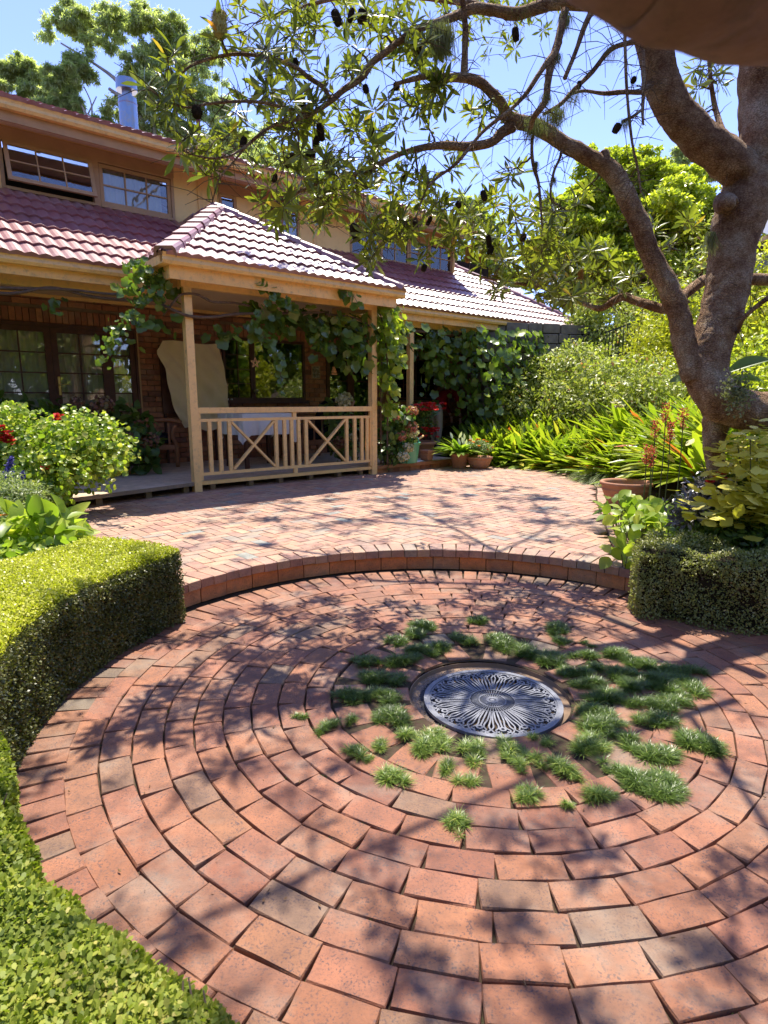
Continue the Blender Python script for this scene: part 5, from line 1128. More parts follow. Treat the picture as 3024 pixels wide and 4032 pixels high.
for p, sz in tg:
    dd = np.linalg.norm(arr - np.array(tuple(p)), axis=1) ; dd = dd + .15 * np.maximum(arr[:, 2] - p.z, 0); i = int(np.argmin(dd)); q = Vector(arr[i]); r0 = max(.0028, min(NR[i] * .72, .011)); d = p - q; ln = d.length
    side = d.orthogonal().normalized(); side.rotate(Matrix.Rotation(random.random() * 6.28, 3, d.normalized()))
    pts = []; K = 6 if ln > .25 else 4
    for j in range(K):
        f = j / (K - 1); pts.append(q + d * f + side * math.sin(f * PI) * ln * .16 + Vector((0, 0, -math.sin(f * PI) * ln * .10)) + Vector([random.uniform(-.02, .02) for _ in range(3)]) * (0 < j < K-1))
    rr = [r0 + (.0026 - r0) * (j / (K-1)) for j in range(K)]
    twigs.tube([a - tb for a in pts], rr, 5, caps=False)
    ends.append((p, (pts[-1] - pts[-2]).normalized(), sz))
    new = np.array([tuple(a) for a in pts[1:]]); arr = np.r_[arr, new]; NR += rr[1:]
# loose bare twiglets
for _ in range(3200):
    i = random.randrange(len(arr)); q = Vector(arr[i]); d = Vector((random.gauss(0, 1), random.gauss(0, 1), random.gauss(-.2, .7))).normalized() * random.uniform(.08, .3)
    twigs.tube([q - tb, q + d * .5 + Vector((0, 0, .02)) - tb, q + d - tb], [.0032, .0024, .0014], 4, caps=False)
twigs.build('twigs', M['twig'], tree)['kind'] = 'stuff'
# rosettes of leaves
def rosette(n, ln, up=.5, seed=0):
    a = np.arange(n) * 2.399 + rng.random(n) * .5; el = (np.linspace(.95, -.15, n) + .2 * rng.normal(size=n)); X = np.c_[np.cos(a) * np.cos(el), np.sin(a) * np.cos(el), np.sin(el)]
    P = np.c_[np.zeros(n), np.zeros(n), np.linspace(0, -.035, n)] + X * .006; Nn = np.c_[-np.cos(a) * np.sin(el), -np.sin(a) * np.sin(el), np.cos(el)] + rdir(n) * .25
    return P, X, Nn, ln * (.7 + .45 * rng.random(n)), np.clip(.42 + .22 * rng.normal(size=n) + (.55 * (rng.random(n) < .014)), 0, 1)
ROS = []
for i in range(7):
    n = random.choice((9, 11, 13, 14)); P, X, Nn, S, va = rosette(n, .128); me = leafmesh('leaf_rosette', T_BANK, P, X, Nn, S, va); me.materials.append(L['bank']); ROS.append((me, (P, X, Nn, S, va)))
def orient(d): return Vector(d).to_track_quat('Z', 'Y')
rosl = []
for p, d, sz in ends:
    k = 1 if random.random() < .8 else 2
    for j in range(k):
        dirv = (d + Vector((random.gauss(0, .35), random.gauss(0, .35), .45 + random.gauss(0, .3)))).normalized()
        rosl.append((p - d * (.05 * j) + Vector([random.uniform(-.03, .03) for _ in range(3)]) * j, orient(dirv), sz * random.uniform(.72, 1.1)))
vis_r = [r for r in rosl if in_view(r[0].x, r[0].y, r[0].z, 80)]; vis_r.sort(key=lambda r: r[0].length)
partr = vis_r[:270]; idr = set(id(r) for r in partr)
for p, q, s in partr:
    link('leaf_rosette', random.choice(ROS)[0], None, tree, p - tb, q.to_euler(), (s, s, s))
PP, XX, NN_, SS, VV = [], [], [], [], []
for r in rosl:
    if id(r) in idr: continue
    p, q, s = r; R3 = np.array(q.to_matrix()); P, X, Nn, S, va = random.choice(ROS)[1]
    PP.append((P * s) @ R3.T + np.array(tuple(p - tb))); XX.append(X @ R3.T); NN_.append(Nn @ R3.T); SS.append(S * s); VV.append(va)
leaves('leaves', L['bank'], T_BANK, np.concatenate(PP), np.concatenate(XX), np.concatenate(NN_), np.concatenate(SS), np.concatenate(VV), tree, 'stuff')
# dark old cones and flower spikes
def cone_mesh(mat, l=.10, r=.028, spike=.012, n=260, name='seed_cone'):
    mb = MB(); mb.lathe([(.004, -l/2), (r*.8, -l*.42), (r, -l*.15), (r, l*.2), (r*.75, l*.42), (.004, l/2)], 10)
    for i in range(n):
        z = random.uniform(-.46, .46) * l; a = random.random() * 6.28; R = r * (1 - (abs(z) / (l*.5)) ** 3 * .4); d = Vector((math.cos(a), math.sin(a), random.uniform(-.5, .3)))
        b = Vector((R * math.cos(a) * .9, R * math.sin(a) * .9, z)); t = Vector((-math.sin(a), math.cos(a), 0)) * .0016
        mb.add([b - t, b + t, b + d * spike * random.uniform(.6, 1.2)], [(0, 1, 2)], random.random())
    me = mb.mesh(name); me.materials.append(M[mat]); return me
CM = [cone_mesh('cone'), cone_mesh('cone', .085, .032, .016), cone_mesh('cone', .12, .026, .01)]; CO = cone_mesh('oldcone', .12, .024, .007, 420, 'flower_spike'); CY_ = cone_mesh('spike', .13, .033, .016, 620, 'flower_spike')
for (u, v, t, s, k) in [(1325, 70, 4.0, 1.35, 0), (1382, 60, 4.0, 1.0, 2), (1425, 65, 4.0, 1.3, 1), (1640, 185, 4.0, 1.2, 1), (2030, 135, 4.1, 1.1, 0), (2428, 505, 4.1, 1.0, 1), (2495, 315, 4.2, .7, 1), (1190, 400, 3.8, .9, 0), (1440, 350, 3.9, .8, 1), (1262, 520, 4.0, 1.2, 2), (958, 560, 3.7, .9, 0), (1222, 610, 4.0, 1.1, 1), (1150, 620, 4.0, .8, 0), (1080, 700, 4.1, .9, 1), (1130, 640, 4.1, .8, 2), (1905, 770, 4.3, 1.0, 0), (1590, 700, 4.6, .9, 1), (1635, 880, 4.3, 1.0, 0), (1570, 900, 4.2, 1.5, 2), (1400, 915, 4.0, 1.5, 0), (1925, 950, 4.8, 1.1, 2), (1932, 985, 4.8, 1.0, 0), (2060, 935, 4.8, 1.0, 1), (1245, 560, 4.0, 1.0, 0), (775, 440, 3.5, 1.1, 1), (1805, 805, 4.4, .8, 1), (1670, 1055, 4.4, .8, 1), (1460, 520, 4.2, .9, 0), (1560, 340, 4.1, .8, 1), (1165, 250, 3.9, .8, 0), (2280, 335, 4.2, .7, 0), (1690, 870, 4.5, .8, 2)]:
    p = at(u, v, t); link('seed_cone', CM[k], None, tree, p - tb, (random.uniform(-.5, .5), random.uniform(-.5, .5), random.random() * 6), (s*.8, s*.8, s*.8)); arrd = np.linalg.norm(arr - np.array(tuple(p)), axis=1)
for (u, v, t, s, me) in [(1845, 1000, 4.8, 1.15, CO), (1895, 1010, 4.9, .8, CO), (865, 95, 3.5, 1.25, CY_), (2285, 1090, 5.2, 1.1, CO)]:
    link('flower_spike', me, None, tree, at(u, v, t) - tb, (random.uniform(-.15, .15), random.uniform(-.15, .15), 0), (s, s, s))
# leaves ringed about the tall flower spike, and its stalk
p = at(865, 120, 3.5); stalk = MB(); stalk.tube([at(895, 212, 3.6) - tb, at(878, 175, 3.55) - tb, p - tb], [.009, .008, .008], 7); stalk.build('twigs', M['twig'], tree)
P, X, Nn, S, va = rosette(15, .15); P[:, 2] *= 3; link('leaf_rosette', leafmesh('leaf_rosette', T_BANK, P, X, Nn, S, va), L['bank'], tree, p - tb + Vector((0, 0, .02)))
# beard lichen hanging from the wood
def lichen(u, v, t, w_, l, n):
    n = int(n * 1.8)
    c = at(u, v, t); s = t / F; P = np.array(tuple(c - tb)) + np.c_[rng.normal(size=n) * w_ * s * .45, rng.normal(size=n) * w_ * s * .45, rng.normal(size=n) * w_ * s * .25]
    X = np.c_[rng.normal(size=n) * .22, rng.normal(size=n) * .22, -np.ones(n)]; return P, X, rdir(n), l * s * (.2 + .55 * rng.random(n) ** 1.5)
lp = [lichen(1738, 120, 4.0, 45, 150, 900), lichen(2105, 480, 4.25, 50, 90, 500), lichen(2225, 60, 3.9, 25, 90, 260), lichen(2190, 220, 3.9, 22, 60, 260), lichen(2150, 380, 3.9, 22, 60, 260), lichen(2190, 440, 4.0, 40, 90, 320), lichen(2030, 60, 4.2, 70, 40, 200), lichen(2400, 200, 4.2, 40, 60, 120), lichen(2260, 370, 4.2, 50, 70, 160), lichen(2110, 640, 4.25, 10, 60, 160), lichen(2180, 700, 4.35, 10, 60, 120), lichen(1480, 240, 3.95, 60, 30, 120), lichen(2800, 920, 4.55, 20, 120, 200), lichen(2460, 480, 4.1, 24, 60, 140)]
leaves('beard_lichen', L['lich'], tmpl_leaf(.022, 2, 0, .1, 'taper'), np.concatenate([a[0] for a in lp]), np.concatenate([a[1] for a in lp]), np.concatenate([a[2] for a in lp]), np.concatenate([a[3] for a in lp]), None, tree, 'stuff')
pc = at(2905, 1545, 4.42); leaves('bark_lichen', L['lich'], T_TINY, np.array(tuple(pc - tb)) + rng.normal(size=(500, 3)) * np.array([.055, .02, .065]), rdir(500), rdir(500) + np.array([0, -1, .5]), .028, None, tree, 'stuff')

# ================================================================== FAR TREES
def gum(label, base_uv, t, trunk, masses, n, lsize, mat='gum', name='gum_tree', cat='tree', group=None, tm=T_NARROW, hang=.7, lo=.05, rough=.5, flat=.7, barkm='gumbark'):
    """trunk: list of branch rows (u, v, radius px); masses: (u, v, rx px, ry px)"""
    b = at(base_uv[0], base_uv[1], t); b.z = min(b.z, 2.0); o = thing(name, label, cat, tuple(b), 0, group); s = t / F
    mb = MB()
    for rows in trunk:
        P = smooth_path([tuple(at(r_[0], r_[1], t + (r_[3] if len(r_) > 3 else 0)) - b) + (r_[2] * s,) for r_ in rows], 4); mb.tube([p[:3] for p in P], [max(p[3], .004) for p in P], 7, .1, fr=2)
    if mb.v: mb.build('trunk', M[barkm], o, smooth=True)
    bl = []
    for m_ in masses:
        c = at(m_[0], m_[1], t + random.uniform(-1, 1) * m_[2] * s * .4) - b; bl.append((c.x, c.y, c.z, m_[2] * s, m_[2] * s * .9, m_[3] * s))
    # break every mass into smaller clumps
    sub = []
    for (x, y, z, rx, ry, rz) in bl:
        k = max(9, int(34 * (rx * rz) ** .5 / (lsize * 6)))
        k = min(k, 110)
        for _ in range(k):
            d = Vector((random.gauss(0, 1), random.gauss(0, 1), random.gauss(.15, .9))).normalized() * random.uniform(.2, 1.15); f = random.uniform(.09, .24)
            sub.append((x + d.x*rx, y + d.y*ry, z + d.z*rz, rx*f*1.1, ry*f, rz*f*flat))
    shell_leaves('leaves', L[mat], tm, sub, n, lsize, lo, .4, rough, o, 'stuff', .55, hang, upn=1.0)
    return o
gum('tall gum tree with airy spreading crown, directly behind the metal flue', (700, 1100), 30, [[(640, 900, 14), (620, 700, 12), (560, 480, 10), (470, 330, 8), (370, 250, 5), (240, 170, 3)], [(600, 560, 8), (520, 420, 7), (430, 350, 6)], [(640, 800, 10), (590, 400, 8), (520, 180, 5)], [(700, 700, 8), (690, 400, 6), (640, 200, 4)], [(560, 480, 7), (700, 350, 5), (760, 250, 4)]],
    [(270, 105, 120, 50), (420, 95, 150, 55), (560, 90, 130, 55), (680, 140, 110, 70), (780, 220, 110, 90), (620, 210, 90, 60), (400, 160, 70, 40), (560, 300, 120, 60), (320, 260, 70, 50), (700, 360, 130, 90), (520, 420, 130, 70), (600, 520, 110, 80), (820, 420, 90, 120), (880, 560, 130, 90), (740, 560, 120, 90), (980, 660, 120, 80), (200, 110, 40, 50)], 115000, .23)
gum('smaller gum tree at the far left, its rounded crown over the upper gutter', (120, 900), 32, [[(150, 600, 9), (140, 420, 7), (90, 300, 5)], [(160, 500, 6), (200, 380, 4)]],
    [(80, 240, 60, 55), (130, 290, 80, 50), (40, 310, 90, 60), (200, 330, 50, 50), (100, 400, 110, 70), (20, 390, 70, 60), (250, 350, 40, 50)], 48000, .22)
gum('low bushy gum showing between the far left gum and the flue', (330, 900), 30, [[(350, 600, 6), (345, 470, 5), (310, 400, 4), (280, 360, 3)], [(352, 520, 4), (362, 420, 3), (330, 340, 2)], [(346, 450, 3), (380, 380, 2)]],
    [(260, 300, 70, 50), (240, 400, 70, 60), (300, 440, 50, 40), (330, 260, 60, 40), (420, 480, 50, 20), (180, 420, 60, 40)], 36000, .22)
gum('hazy green gum wood behind the upper roof, seen through the banksia twigs', (1100, 1100), 36, [], [(900, 640, 170, 90), (1060, 720, 160, 90), (1180, 640, 120, 80), (1250, 760, 120, 70), (1000, 560, 90, 70)], 46000, .25)
gum('slim green tree just past the right end of the upper storey', (1880, 1300), 24, [[(1890, 1150, 6), (1890, 900, 5)]], [(1840, 860, 70, 60), (1900, 930, 80, 80), (1860, 1040, 90, 80), (1960, 1060, 90, 70), (1900, 1120, 110, 50)], 16000, .22, 'dense')
gum('small grey-green gum top behind the slim tree by the upper storey', (1860, 1200), 34, [], [(1860, 815, 55, 40), (1885, 850, 40, 40), (1840, 790, 35, 25)], 7000, .24)
gum('dark distant bush on the skyline right of the upper storey', (1980, 1200), 30, [], [(1980, 1090, 90, 35), (2060, 1110, 90, 40), (1900, 1120, 60, 30)], 6000, .24, 'dense')
gum('huge rounded dense glossy evergreen tree behind the patio on the right', (2450, 1400), 19, [[(2440, 1450, 30), (2450, 1100, 22), (2440, 850, 12)]],
    [(2450, 720, 190, 90), (2620, 740, 190, 80), (2300, 820, 150, 100), (2750, 830, 120, 110), (2480, 880, 260, 120), (2200, 930, 110, 100), (2650, 960, 220, 130), (2330, 1040, 220, 130), (2560, 1120, 230, 120), (2150, 1050, 90, 90), (2300, 1190, 200, 90), (2700, 1120, 120, 120), (2380, 660, 110, 60), (2540, 680, 120, 70)], 170000, .125, 'dense', 'evergreen_tree', hang=0, tm=T_QUAD, lo=.55, rough=.25, flat=1.15, barkm='bark')
gum('blue-grey gum rising behind the huge evergreen, left of the main trunk', (2750, 1000), 30, [[(2740, 800, 6), (2740, 640, 4)]], [(2700, 600, 55, 45), (2770, 640, 70, 50), (2680, 650, 50, 40), (2820, 680, 60, 50)], 12000, .24)

# ================================================================== VINES ON THE VERANDAH
def vine(label, stems, curtains, n_part, name='grape_vine', lsz=.165, mat='vine'):
    o = thing(name, label, 'vine', tuple(hp(*stems[0][0][:3])) if stems else (0, 0, 0), HROT); org = Vector(stems[0][0][:3])
    mb = MB()
    for rows in stems:
        P = smooth_path([r_ for r_ in rows], 6); mb.tube([Vector(p[:3]) - org for p in P], [p[3] for p in P], 7, .12)
    mb.build('stem', M['vinewood'], o, smooth=True)
    PP = []; DD = []; SZ = []
    for c in curtains:
        kind = c[0]
        if kind == 'box':            # x0,x1,y0,y1,z0,z1,n
            _, x0, x1, y0, y1, z0, z1, n = c; q = rng.random((n, 3)); q[:, 2] = q[:, 2] ** .75
            lum = np.array([noise.noise(Vector((a * 6 * (x1-x0) / 2 + x0, b, cc_ * 5 + 3))) for a, b, cc_ in q]); keep = rng.random(n) < np.clip(.75 + 1.3 * lum, 0.03, 1); q = q[keep]
            PP.append(np.c_[x0 + q[:, 0]*(x1-x0), y0 + q[:, 1]*(y1-y0), z0 + q[:, 2]*(z1-z0)]); DD.append(np.full(len(q), 1.0)); SZ.append(lsz * (.6 + .7 * rng.random(len(q))))
        else:                        # strand through points, n leaves, spread, size
            _, pts, n, sp, sz = c; P = np.array(smooth_path(pts, 10)); t = np.linspace(0, len(P) - 1.001, n); i = t.astype(int); f = (t - i)[:, None]
            PP.append(P[i] * (1 - f) + P[np.minimum(i+1, len(P)-1)] * f + rng.normal(size=(n, 3)) * sp); DD.append(np.ones(n)); SZ.append(sz * (.6 + .6 * rng.random(n)))
            tw = MB(); tw.tube([Vector(p) - org for p in P], .004, 5); tw.build('tendril', M['vinewood'], o)
    P = np.concatenate(PP) - np.array(tuple(org)); S = np.concatenate(SZ); n = len(P)
    Nn = npn(rdir(n) * .6 + np.array([0.0, -.75, .55])); X = npn(rdir(n) * .65 + np.array([0, -.25, -.8])); va = np.clip(.35 + .2 * rng.normal(size=n) + .3 * (rng.random(n) < .1), 0, 1)
    dist = P[:, 1] + .25 * rng.random(n); order = np.argsort(dist); pi = order[:n_part]; ri = order[n_part:]
    mes = []
    for k in range(6):
        me = leafmesh('vine_leaf', T_GRAPE, [(0, 0, 0)], [(1, 0, 0)], [(0, 0, 1)], 1.0, [random.choice((.2, .35, .45, .6, .9))]); me.materials.append(L[mat]); mes.append(me)
    for j in pi:
        x = Vector(X[j]); nn = Vector(Nn[j]); y = nn.cross(x).normalized(); nn = x.cross(y)
        link('leaf', random.choice(mes), None, o, P[j], Matrix((x, y, nn)).transposed().to_euler(), (S[j],) * 3)
    if len(ri): leaves('foliage', L[mat], T_GRAPE, P[ri], X[ri], Nn[ri], S[ri], va[ri], o, 'stuff')
    return o
def ow(u, v, b): a, z = onwall(u, v, b); return (a, b, z)
vine('grape vine trained under the porch beam above the railing, with one long hanging strand',
  [[(2.5, .05, 3.0, .02), (1.9, .06, 2.93, .022), (1.25, .02, 2.86, .022), (.75, -.05, 2.80, .022), (.35, -.08, 2.72, .022), (.0, -.1, 2.70, .022), (-.25, -.06, 2.78, .02), (-.4, .3, 2.95, .02)],
   [(1.0, .02, 2.95, .018), (.7, -.02, 2.96, .018), (.35, -.1, 2.93, .018), (.12, -.12, 3.0, .017), (-.1, -.1, 2.98, .017), (-.22, -.06, 2.85, .016), (-.3, .1, 2.7, .012)],
   [(2.4, 0, 2.95, .02), (3.2, .02, 2.9, .018), (3.6, 0, 2.5, .016), (3.62, .02, 1.6, .014), (3.65, .05, .35, .02)]],
  [('box', 1.1, 3.3, -.12, .40, 2.55, 3.05, 260), ('box', .3, 1.5, -.10, .30, 2.42, 2.72, 34), ('box', 2.1, 3.4, -.16, .35, 2.25, 2.9, 190), ('box', 2.7, 3.9, -.18, .4, 1.95, 2.95, 170), ('box', -.75, -.1, -.1, .3, 2.45, 2.75, 22),
   ('strand', [ow(1020, 1100, -.3), ow(1060, 1180, -.3), ow(1010, 1260, -.3), ow(1045, 1330, -.3), ow(1085, 1390, -.3), ow(1100, 1450, -.3), ow(1115, 1530, -.3)], 70, .045, .11),
   ('strand', [ow(1080, 1120, -.32), ow(1100, 1170, -.34), ow(1140, 1185, -.36)], 16, .03, .14), ('strand', [ow(1340, 1145, -.4), ow(1390, 1165, -.4), ow(1410, 1200, -.4)], 12, .03, .15)], 150)
vine('grape vine spray drooping from the gutter corner left of the porch post',
  [[(-2.6, 1.0, 2.95, .022), (-1.9, .98, 3.0, .022), (-1.3, .95, 3.05, .02), (-.7, .7, 3.02, .02), (-.42, .2, 3.1, .018)], [(-2.7, 1.0, 2.9, .02), (-2.0, .95, 2.92, .022), (-1.5, .98, 3.06, .018), (-1.0, .9, 2.98, .02), (-.5, .7, 2.95, .018)]],
  [('strand', [ow(520, 1035, -.1), ow(560, 1070, -.12), ow(640, 1090, -.1)], 60, .055, .10), ('strand', [ow(545, 1060, -.1), ow(600, 1110, -.1), ow(560, 1180, -.1), ow(510, 1240, -.1), ow(470, 1290, -.1), ow(440, 1340, -.1), ow(415, 1420, -.1)], 110, .05, .085),
   ('strand', [ow(640, 1080, -.1), ow(610, 1140, -.1), ow(640, 1190, -.1)], 40, .06, .10), ('box', -.9, -.05, .0, .45, 2.85, 3.15, 60), ('box', -1.6, -1.1, .9, 1.1, 2.6, 2.95, 9), ('box', -1.0, -.4, .8, 1.1, 2.3, 2.62, 10)], 90, lsz=.12)
vine('bright climbing vine cascading down beside the right railing post',
  [[(3.72, -.05, .35, .02), (3.7, -.08, 1.4, .018), (3.66, -.1, 2.4, .015), (3.5, -.1, 3.1, .012)]],
  [('box', 3.45, 3.98, -.35, .15, 2.5, 3.2, 170), ('box', 3.52, 3.93, -.38, .1, 1.9, 2.6, 150), ('box', 3.5, 3.86, -.35, .1, 1.25, 2.0, 90)], 60, lsz=.135, mat='vinelight')
vine('heavy vine curtain hanging along the recessed right side of the verandah',
  [[(4.2, ME + .35, 3.0, .03), (6.5, ME + .3, 3.0, .03), (9, ME + .3, 2.95, .025), (11.5, ME + .2, 2.9, .02)], [(10.9, ME + .3, .2, .04), (10.8, ME + .25, 1.5, .03), (10.7, ME + .2, 2.9, .02)]],
  [('box', 4.0, 5.25, ME - .35, ME + .75, 2.5, 3.1, 130), ('box', 5.75, 7.0, ME + .05, ME + .75, 1.85, 3.15, 340), ('box', 5.2, 5.8, ME + .5, ME + .9, 2.4, 3.1, 60), ('box', 6.7, 8.9, ME - .75, ME + .7, 1.25, 3.15, 850), ('box', 8.5, 12.0, ME - .7, ME + .7, 1.1, 3.15, 1400), ('box', 11.3, 12.5, ME - .3, ME + .6, 1.2, 3.2, 240), ('box', 5.75, 6.1, ME + .1, ME + .4, 1.0, 1.9, 24), ('box', 6.9, 8.5, ME - .1, ME + .4, .7, 1.5, 130), ('box', 10.3, 12.2, ME - .1, ME + .6, .35, 1.4, 240)], 130, lsz=.17)

# ================================================================== THINGS ON THE VERANDAH
def hthing(name, label, cat, a, b, z, rz=0.0, group=None): return thing(name, label, cat, tuple(hp(a, b, z)), HROT + rz, group)
DZ = .332
_q = gp(690, 1837, .33) - Vector((O.x, O.y, 0)); CHA = (_q.dot(AX) - .36, _q.dot(BX) + .48)
def armchair(a, b, rz, label):
    c = hthing('wooden_armchair', label, 'armchair', a, b, DZ, rz, 'wooden armchairs on the verandah'); c.scale = (1.34, 1.34, 1.22)
    # faces +x; cane panel sides, curved frame
    for s in (-1, 1):
        m = MB(); yy = s * .36
        P = smooth_path([(.36, yy, 0), (.36, yy, .30), (.31, yy, .48), (.36, yy, .62)], 4); m.tube(P, .026, 8); m.build('leg', M['teak'], c, smooth=True)
        P = smooth_path([(-.36, yy, 0), (-.34, yy, .30), (-.46, yy, .70), (-.58, yy, .98)], 4); m = MB(); m.tube(P, .027, 8); m.build('leg', M['teak'], c, smooth=True)
        P = smooth_path([(-.46, yy, .62), (-.1, yy * 1.02, .68), (.25, yy * 1.03, .70), (.44, yy * 1.03, .66)], 4); m = MB(); m.tube(P, [.03] * len(P), 8); m.build('arm', M['teak'], c, smooth=True)
        MB().bar((-.34, yy, .30), (.36, yy, .30), .03, .07).build('side_rail', M['teak'], c)
        m = MB()
        for k in range(5): m.box(-.30 + k*.14, -.275 + k*.14, yy - .008, yy + .008, .34, .66)
        m.build('side_slats', M['teak'], c)
    MB().bar((.35, -.36, .30), (.35, .36, .30), .03, .07).build('front_rail', M['teak'], c); MB().bar((-.57, -.36, .96), (-.57, .36, .96), .035, .06).build('top_rail', M['teak'], c)
    m = MB(); m.add([(-.36, -.345, .30), (-.36, .345, .30), (-.575, .345, .96), (-.575, -.345, .96)], [(0, 1, 2, 3)]); m.add([(-.375, -.345, .30), (-.375, .345, .30), (-.59, .345, .96), (-.59, -.345, .96)], [(3, 2, 1, 0)]); m.build('back_panel', M['cane'], c)
    def cush(nm, x0, x1, y0, y1, z0, z1, rot=0, at_=(0, 0, 0)):
        bm = bmesh.new(); bmesh.ops.create_cube(bm, size=1); bmesh.ops.subdivide_edges(bm, edges=bm.edges[:], cuts=4, use_grid_fill=True)
        for v in bm.verts:
            q = v.co; k = 1 - .28 * (abs(q.x)*2)**4 * (1) ; k2 = 1 - .28 * (abs(q.y)*2)**4
            v.co = Vector((q.x * (x1-x0), q.y * (y1-y0), q.z * (z1-z0) * k * k2 + .006 * noise.noise(q * 5)))
        me = bpy.data.meshes.new(nm); bm.to_mesh(me); bm.free(); me.polygons.foreach_set('use_smooth', [True]*len(me.polygons)); link(nm, me, M['cushion'], c, ((x0+x1)/2 + at_[0], (y0+y1)/2, (z0+z1)/2 + at_[2]), (0, rot, 0))
    cush('seat_cushion', -.34, .34, -.33, .33, .33, .50); cush('back_cushion', -.08, .08, -.32, .32, .47, 1.05, math.radians(-20), (-.40, 0, -.02)) if False else cush('back_cushion', -.09, .09, -.32, .32, .46, 1.02, math.radians(-19), (-.38, 0, 0))
    return c
armchair(CHA[0], CHA[1], math.radians(-12), 'wooden armchair with dark cushions behind the left porch post')
armchair(3.35, 2.0, math.radians(176), 'wooden armchair in shade behind the right half of the railing, facing the table')
# small table with a cloth
ta, tbz = 1.78, 1.35
tbl = hthing('verandah_table', 'small dark timber table under a white cloth behind the railing', 'table', ta, tbz, DZ)
for x, y in ((-.42, -.36), (.42, -.36), (-.42, .36), (.42, .36)): MB().bar((x, y, 0), (x, y, .93), .065, .065, up=(0, 1, 0)).build('leg', M['darkwood'], tbl)
MB().box(-.5, .5, -.45, .45, .93, .965).build('tabletop', M['darkwood'], tbl)
cl = MB(); nx = 40; v = []
per = [(-.54 + 1.08*k/nx, -.48) for k in range(nx)] + [(.54, -.48 + .96*k/nx) for k in range(nx)] + [(.54 - 1.08*k/nx, .48) for k in range(nx)] + [(-.54, .48 - .96*k/nx) for k in range(nx)]
m_ = len(per)
for j, (zz, ex) in enumerate(((.972, 0), (.965, .012), (.85, .03), (.72, .035), (.60, .04))):
    for k, (x, y) in enumerate(per):
        corner = max(0, 1 - min(math.hypot(x - sx, y - sy) for sx in (-.54, .54) for sy in (-.48, .48)) / .16)
        drop = corner * .16 * (j / 4) ** 2; wv = 1 + (ex * (math.sin(k * .45) * .5 + math.sin(k * 1.1) * .25) * j / 2) / .5
        v.append((x * (1 + ex * .6) * wv, y * (1 + ex * .6) * wv, zz - drop))
v.append((0, 0, .972)); cl.add(v, [(j*m_+k, (j+1)*m_+k, (j+1)*m_+(k+1) % m_, j*m_+(k+1) % m_) for j in range(4) for k in range(m_)] + [(len(v)-1, k, (k+1) % m_) for k in range(m_)])
o_ = cl.build('tablecloth', M['white'], smooth=True); o_.location = hp(ta, tbz, DZ); o_.rotation_euler = (0, 0, HROT); tag(o_, 'white cloth draped over the small verandah table, its corners hanging', 'tablecloth')
# beige sheet hanging against the wall
shp = MB(); nx, nz = 34, 26; v = []
L0 = [(.66, 2.62), (.50, 2.38), (.62, 2.15), (.68, 1.8), (.74, 1.4), (.86, 1.12), (1.10, 1.02)]
for j in range(nz + 1):
    f = j / nz; xl = np.interp(f, [0, .13, .3, .55, .8, 1], [.64, .50, .64, .70, .80, .98]); xr = np.interp(f, [0, .15, .5, 1], [1.72, 1.80, 1.86, 1.88])
    for i in range(nx + 1):
        g_ = i / nx; x = xl + (xr - xl) * g_; z = 2.61 - f * 1.60 + (-.05 * (1 - abs(g_ - .5) * 2) + .03 * math.sin(g_ * 9)) * f + (.02 * math.sin(g_ * 7)) * (1 - f)
        y = WB - .30 + .035 * abs(math.sin(g_ * 15 + f * 2)) ** .6 * (.25 + f) + .03 * math.sin(g_ * 8 - f * 5) - .03 * f + .018 * math.sin((g_ - f) * 24)
        v.append((x, y, z))
shp.add(v, [(j*(nx+1)+i, j*(nx+1)+i+1, (j+1)*(nx+1)+i+1, (j+1)*(nx+1)+i) for j in range(nz) for i in range(nx)])
sh_o = shp.build('hanging_sheet', M['cloth'], smooth=True); sh_o.location = hp(0, 0, 0); sh_o.rotation_euler = (0, 0, HROT); tag(sh_o, 'beige cloth sheet draped over a frame against the brick wall beside the french doors', 'cloth sheet')
fr_ = hthing('easel_frame', 'dark framed board mostly hidden under the beige sheet', 'board', 1.2, WB - .085, DZ)
MB().box(-.56, .56, -.03, .02, .95, 2.22).build('board', M['darkwood'], fr_)
for x in (-.5, .5): MB().box(x - .02, x + .02, .022, .06, 0, 2.2).build('leg', M['darkwood'], fr_)
# wall plaque with a mosaic, hanging star, bell, glass on the sill
pq = hthing('mosaic_plaque', 'square mosaic plaque in a pale frame on the bricks right of the big window', 'wall plaque', 4.17, WB - .03, 2.16)
MB().box(-.115, .115, -.012, .012, -.145, .145).build('frame', M['brown'], pq)
mz = MB()
for i in range(7):
    for j in range(9): mz.box(-.093 + i*.027, -.070 + i*.027, -.019, -.0125, -.122 + j*.0275, -.099 + j*.0275, random.random())
mm, nt_, bs_ = mk('mosaic'); a_ = N_(nt_, 'ShaderNodeAttribute', attribute_name='var'); nt_.links.new(ramp(nt_, a_.outputs['Fac'], [(0, (.04, .05, .04)), (.35, (.30, .22, .15)), (.6, (.12, .16, .12)), (1, (.45, .40, .32))]), bs_.inputs['Base Color'])
mz.build('mosaic', mm, pq)
def star(a, b, z):
    s = hthing('hanging_star', 'open twig star hanging in front of the big dark window', 'star ornament', a, b, z); R = .085
    P = [(R * math.sin(2*PI*k*2/5), 0, R * math.cos(2*PI*k*2/5)) for k in range(5)]
    for k in range(5): MB().bar(P[k], P[(k+1) % 5], .011, .009, up=(0, 1, 0)).build('stick', M['timber'], s)
    MB().tube([(0, 0, R), (0, 0, .50)], .002, 4).build('string', M['stem'], s)
a_, z_ = onwall(1005, 1428, .3); star(a_, .3, z_)
a_, z_ = onwall(1315, 1465, .3); bl_ = hthing('bell_ornament', 'small tiered wooden bell ornament hanging under the vine by the right porch post', 'bell ornament', a_, .3, z_)
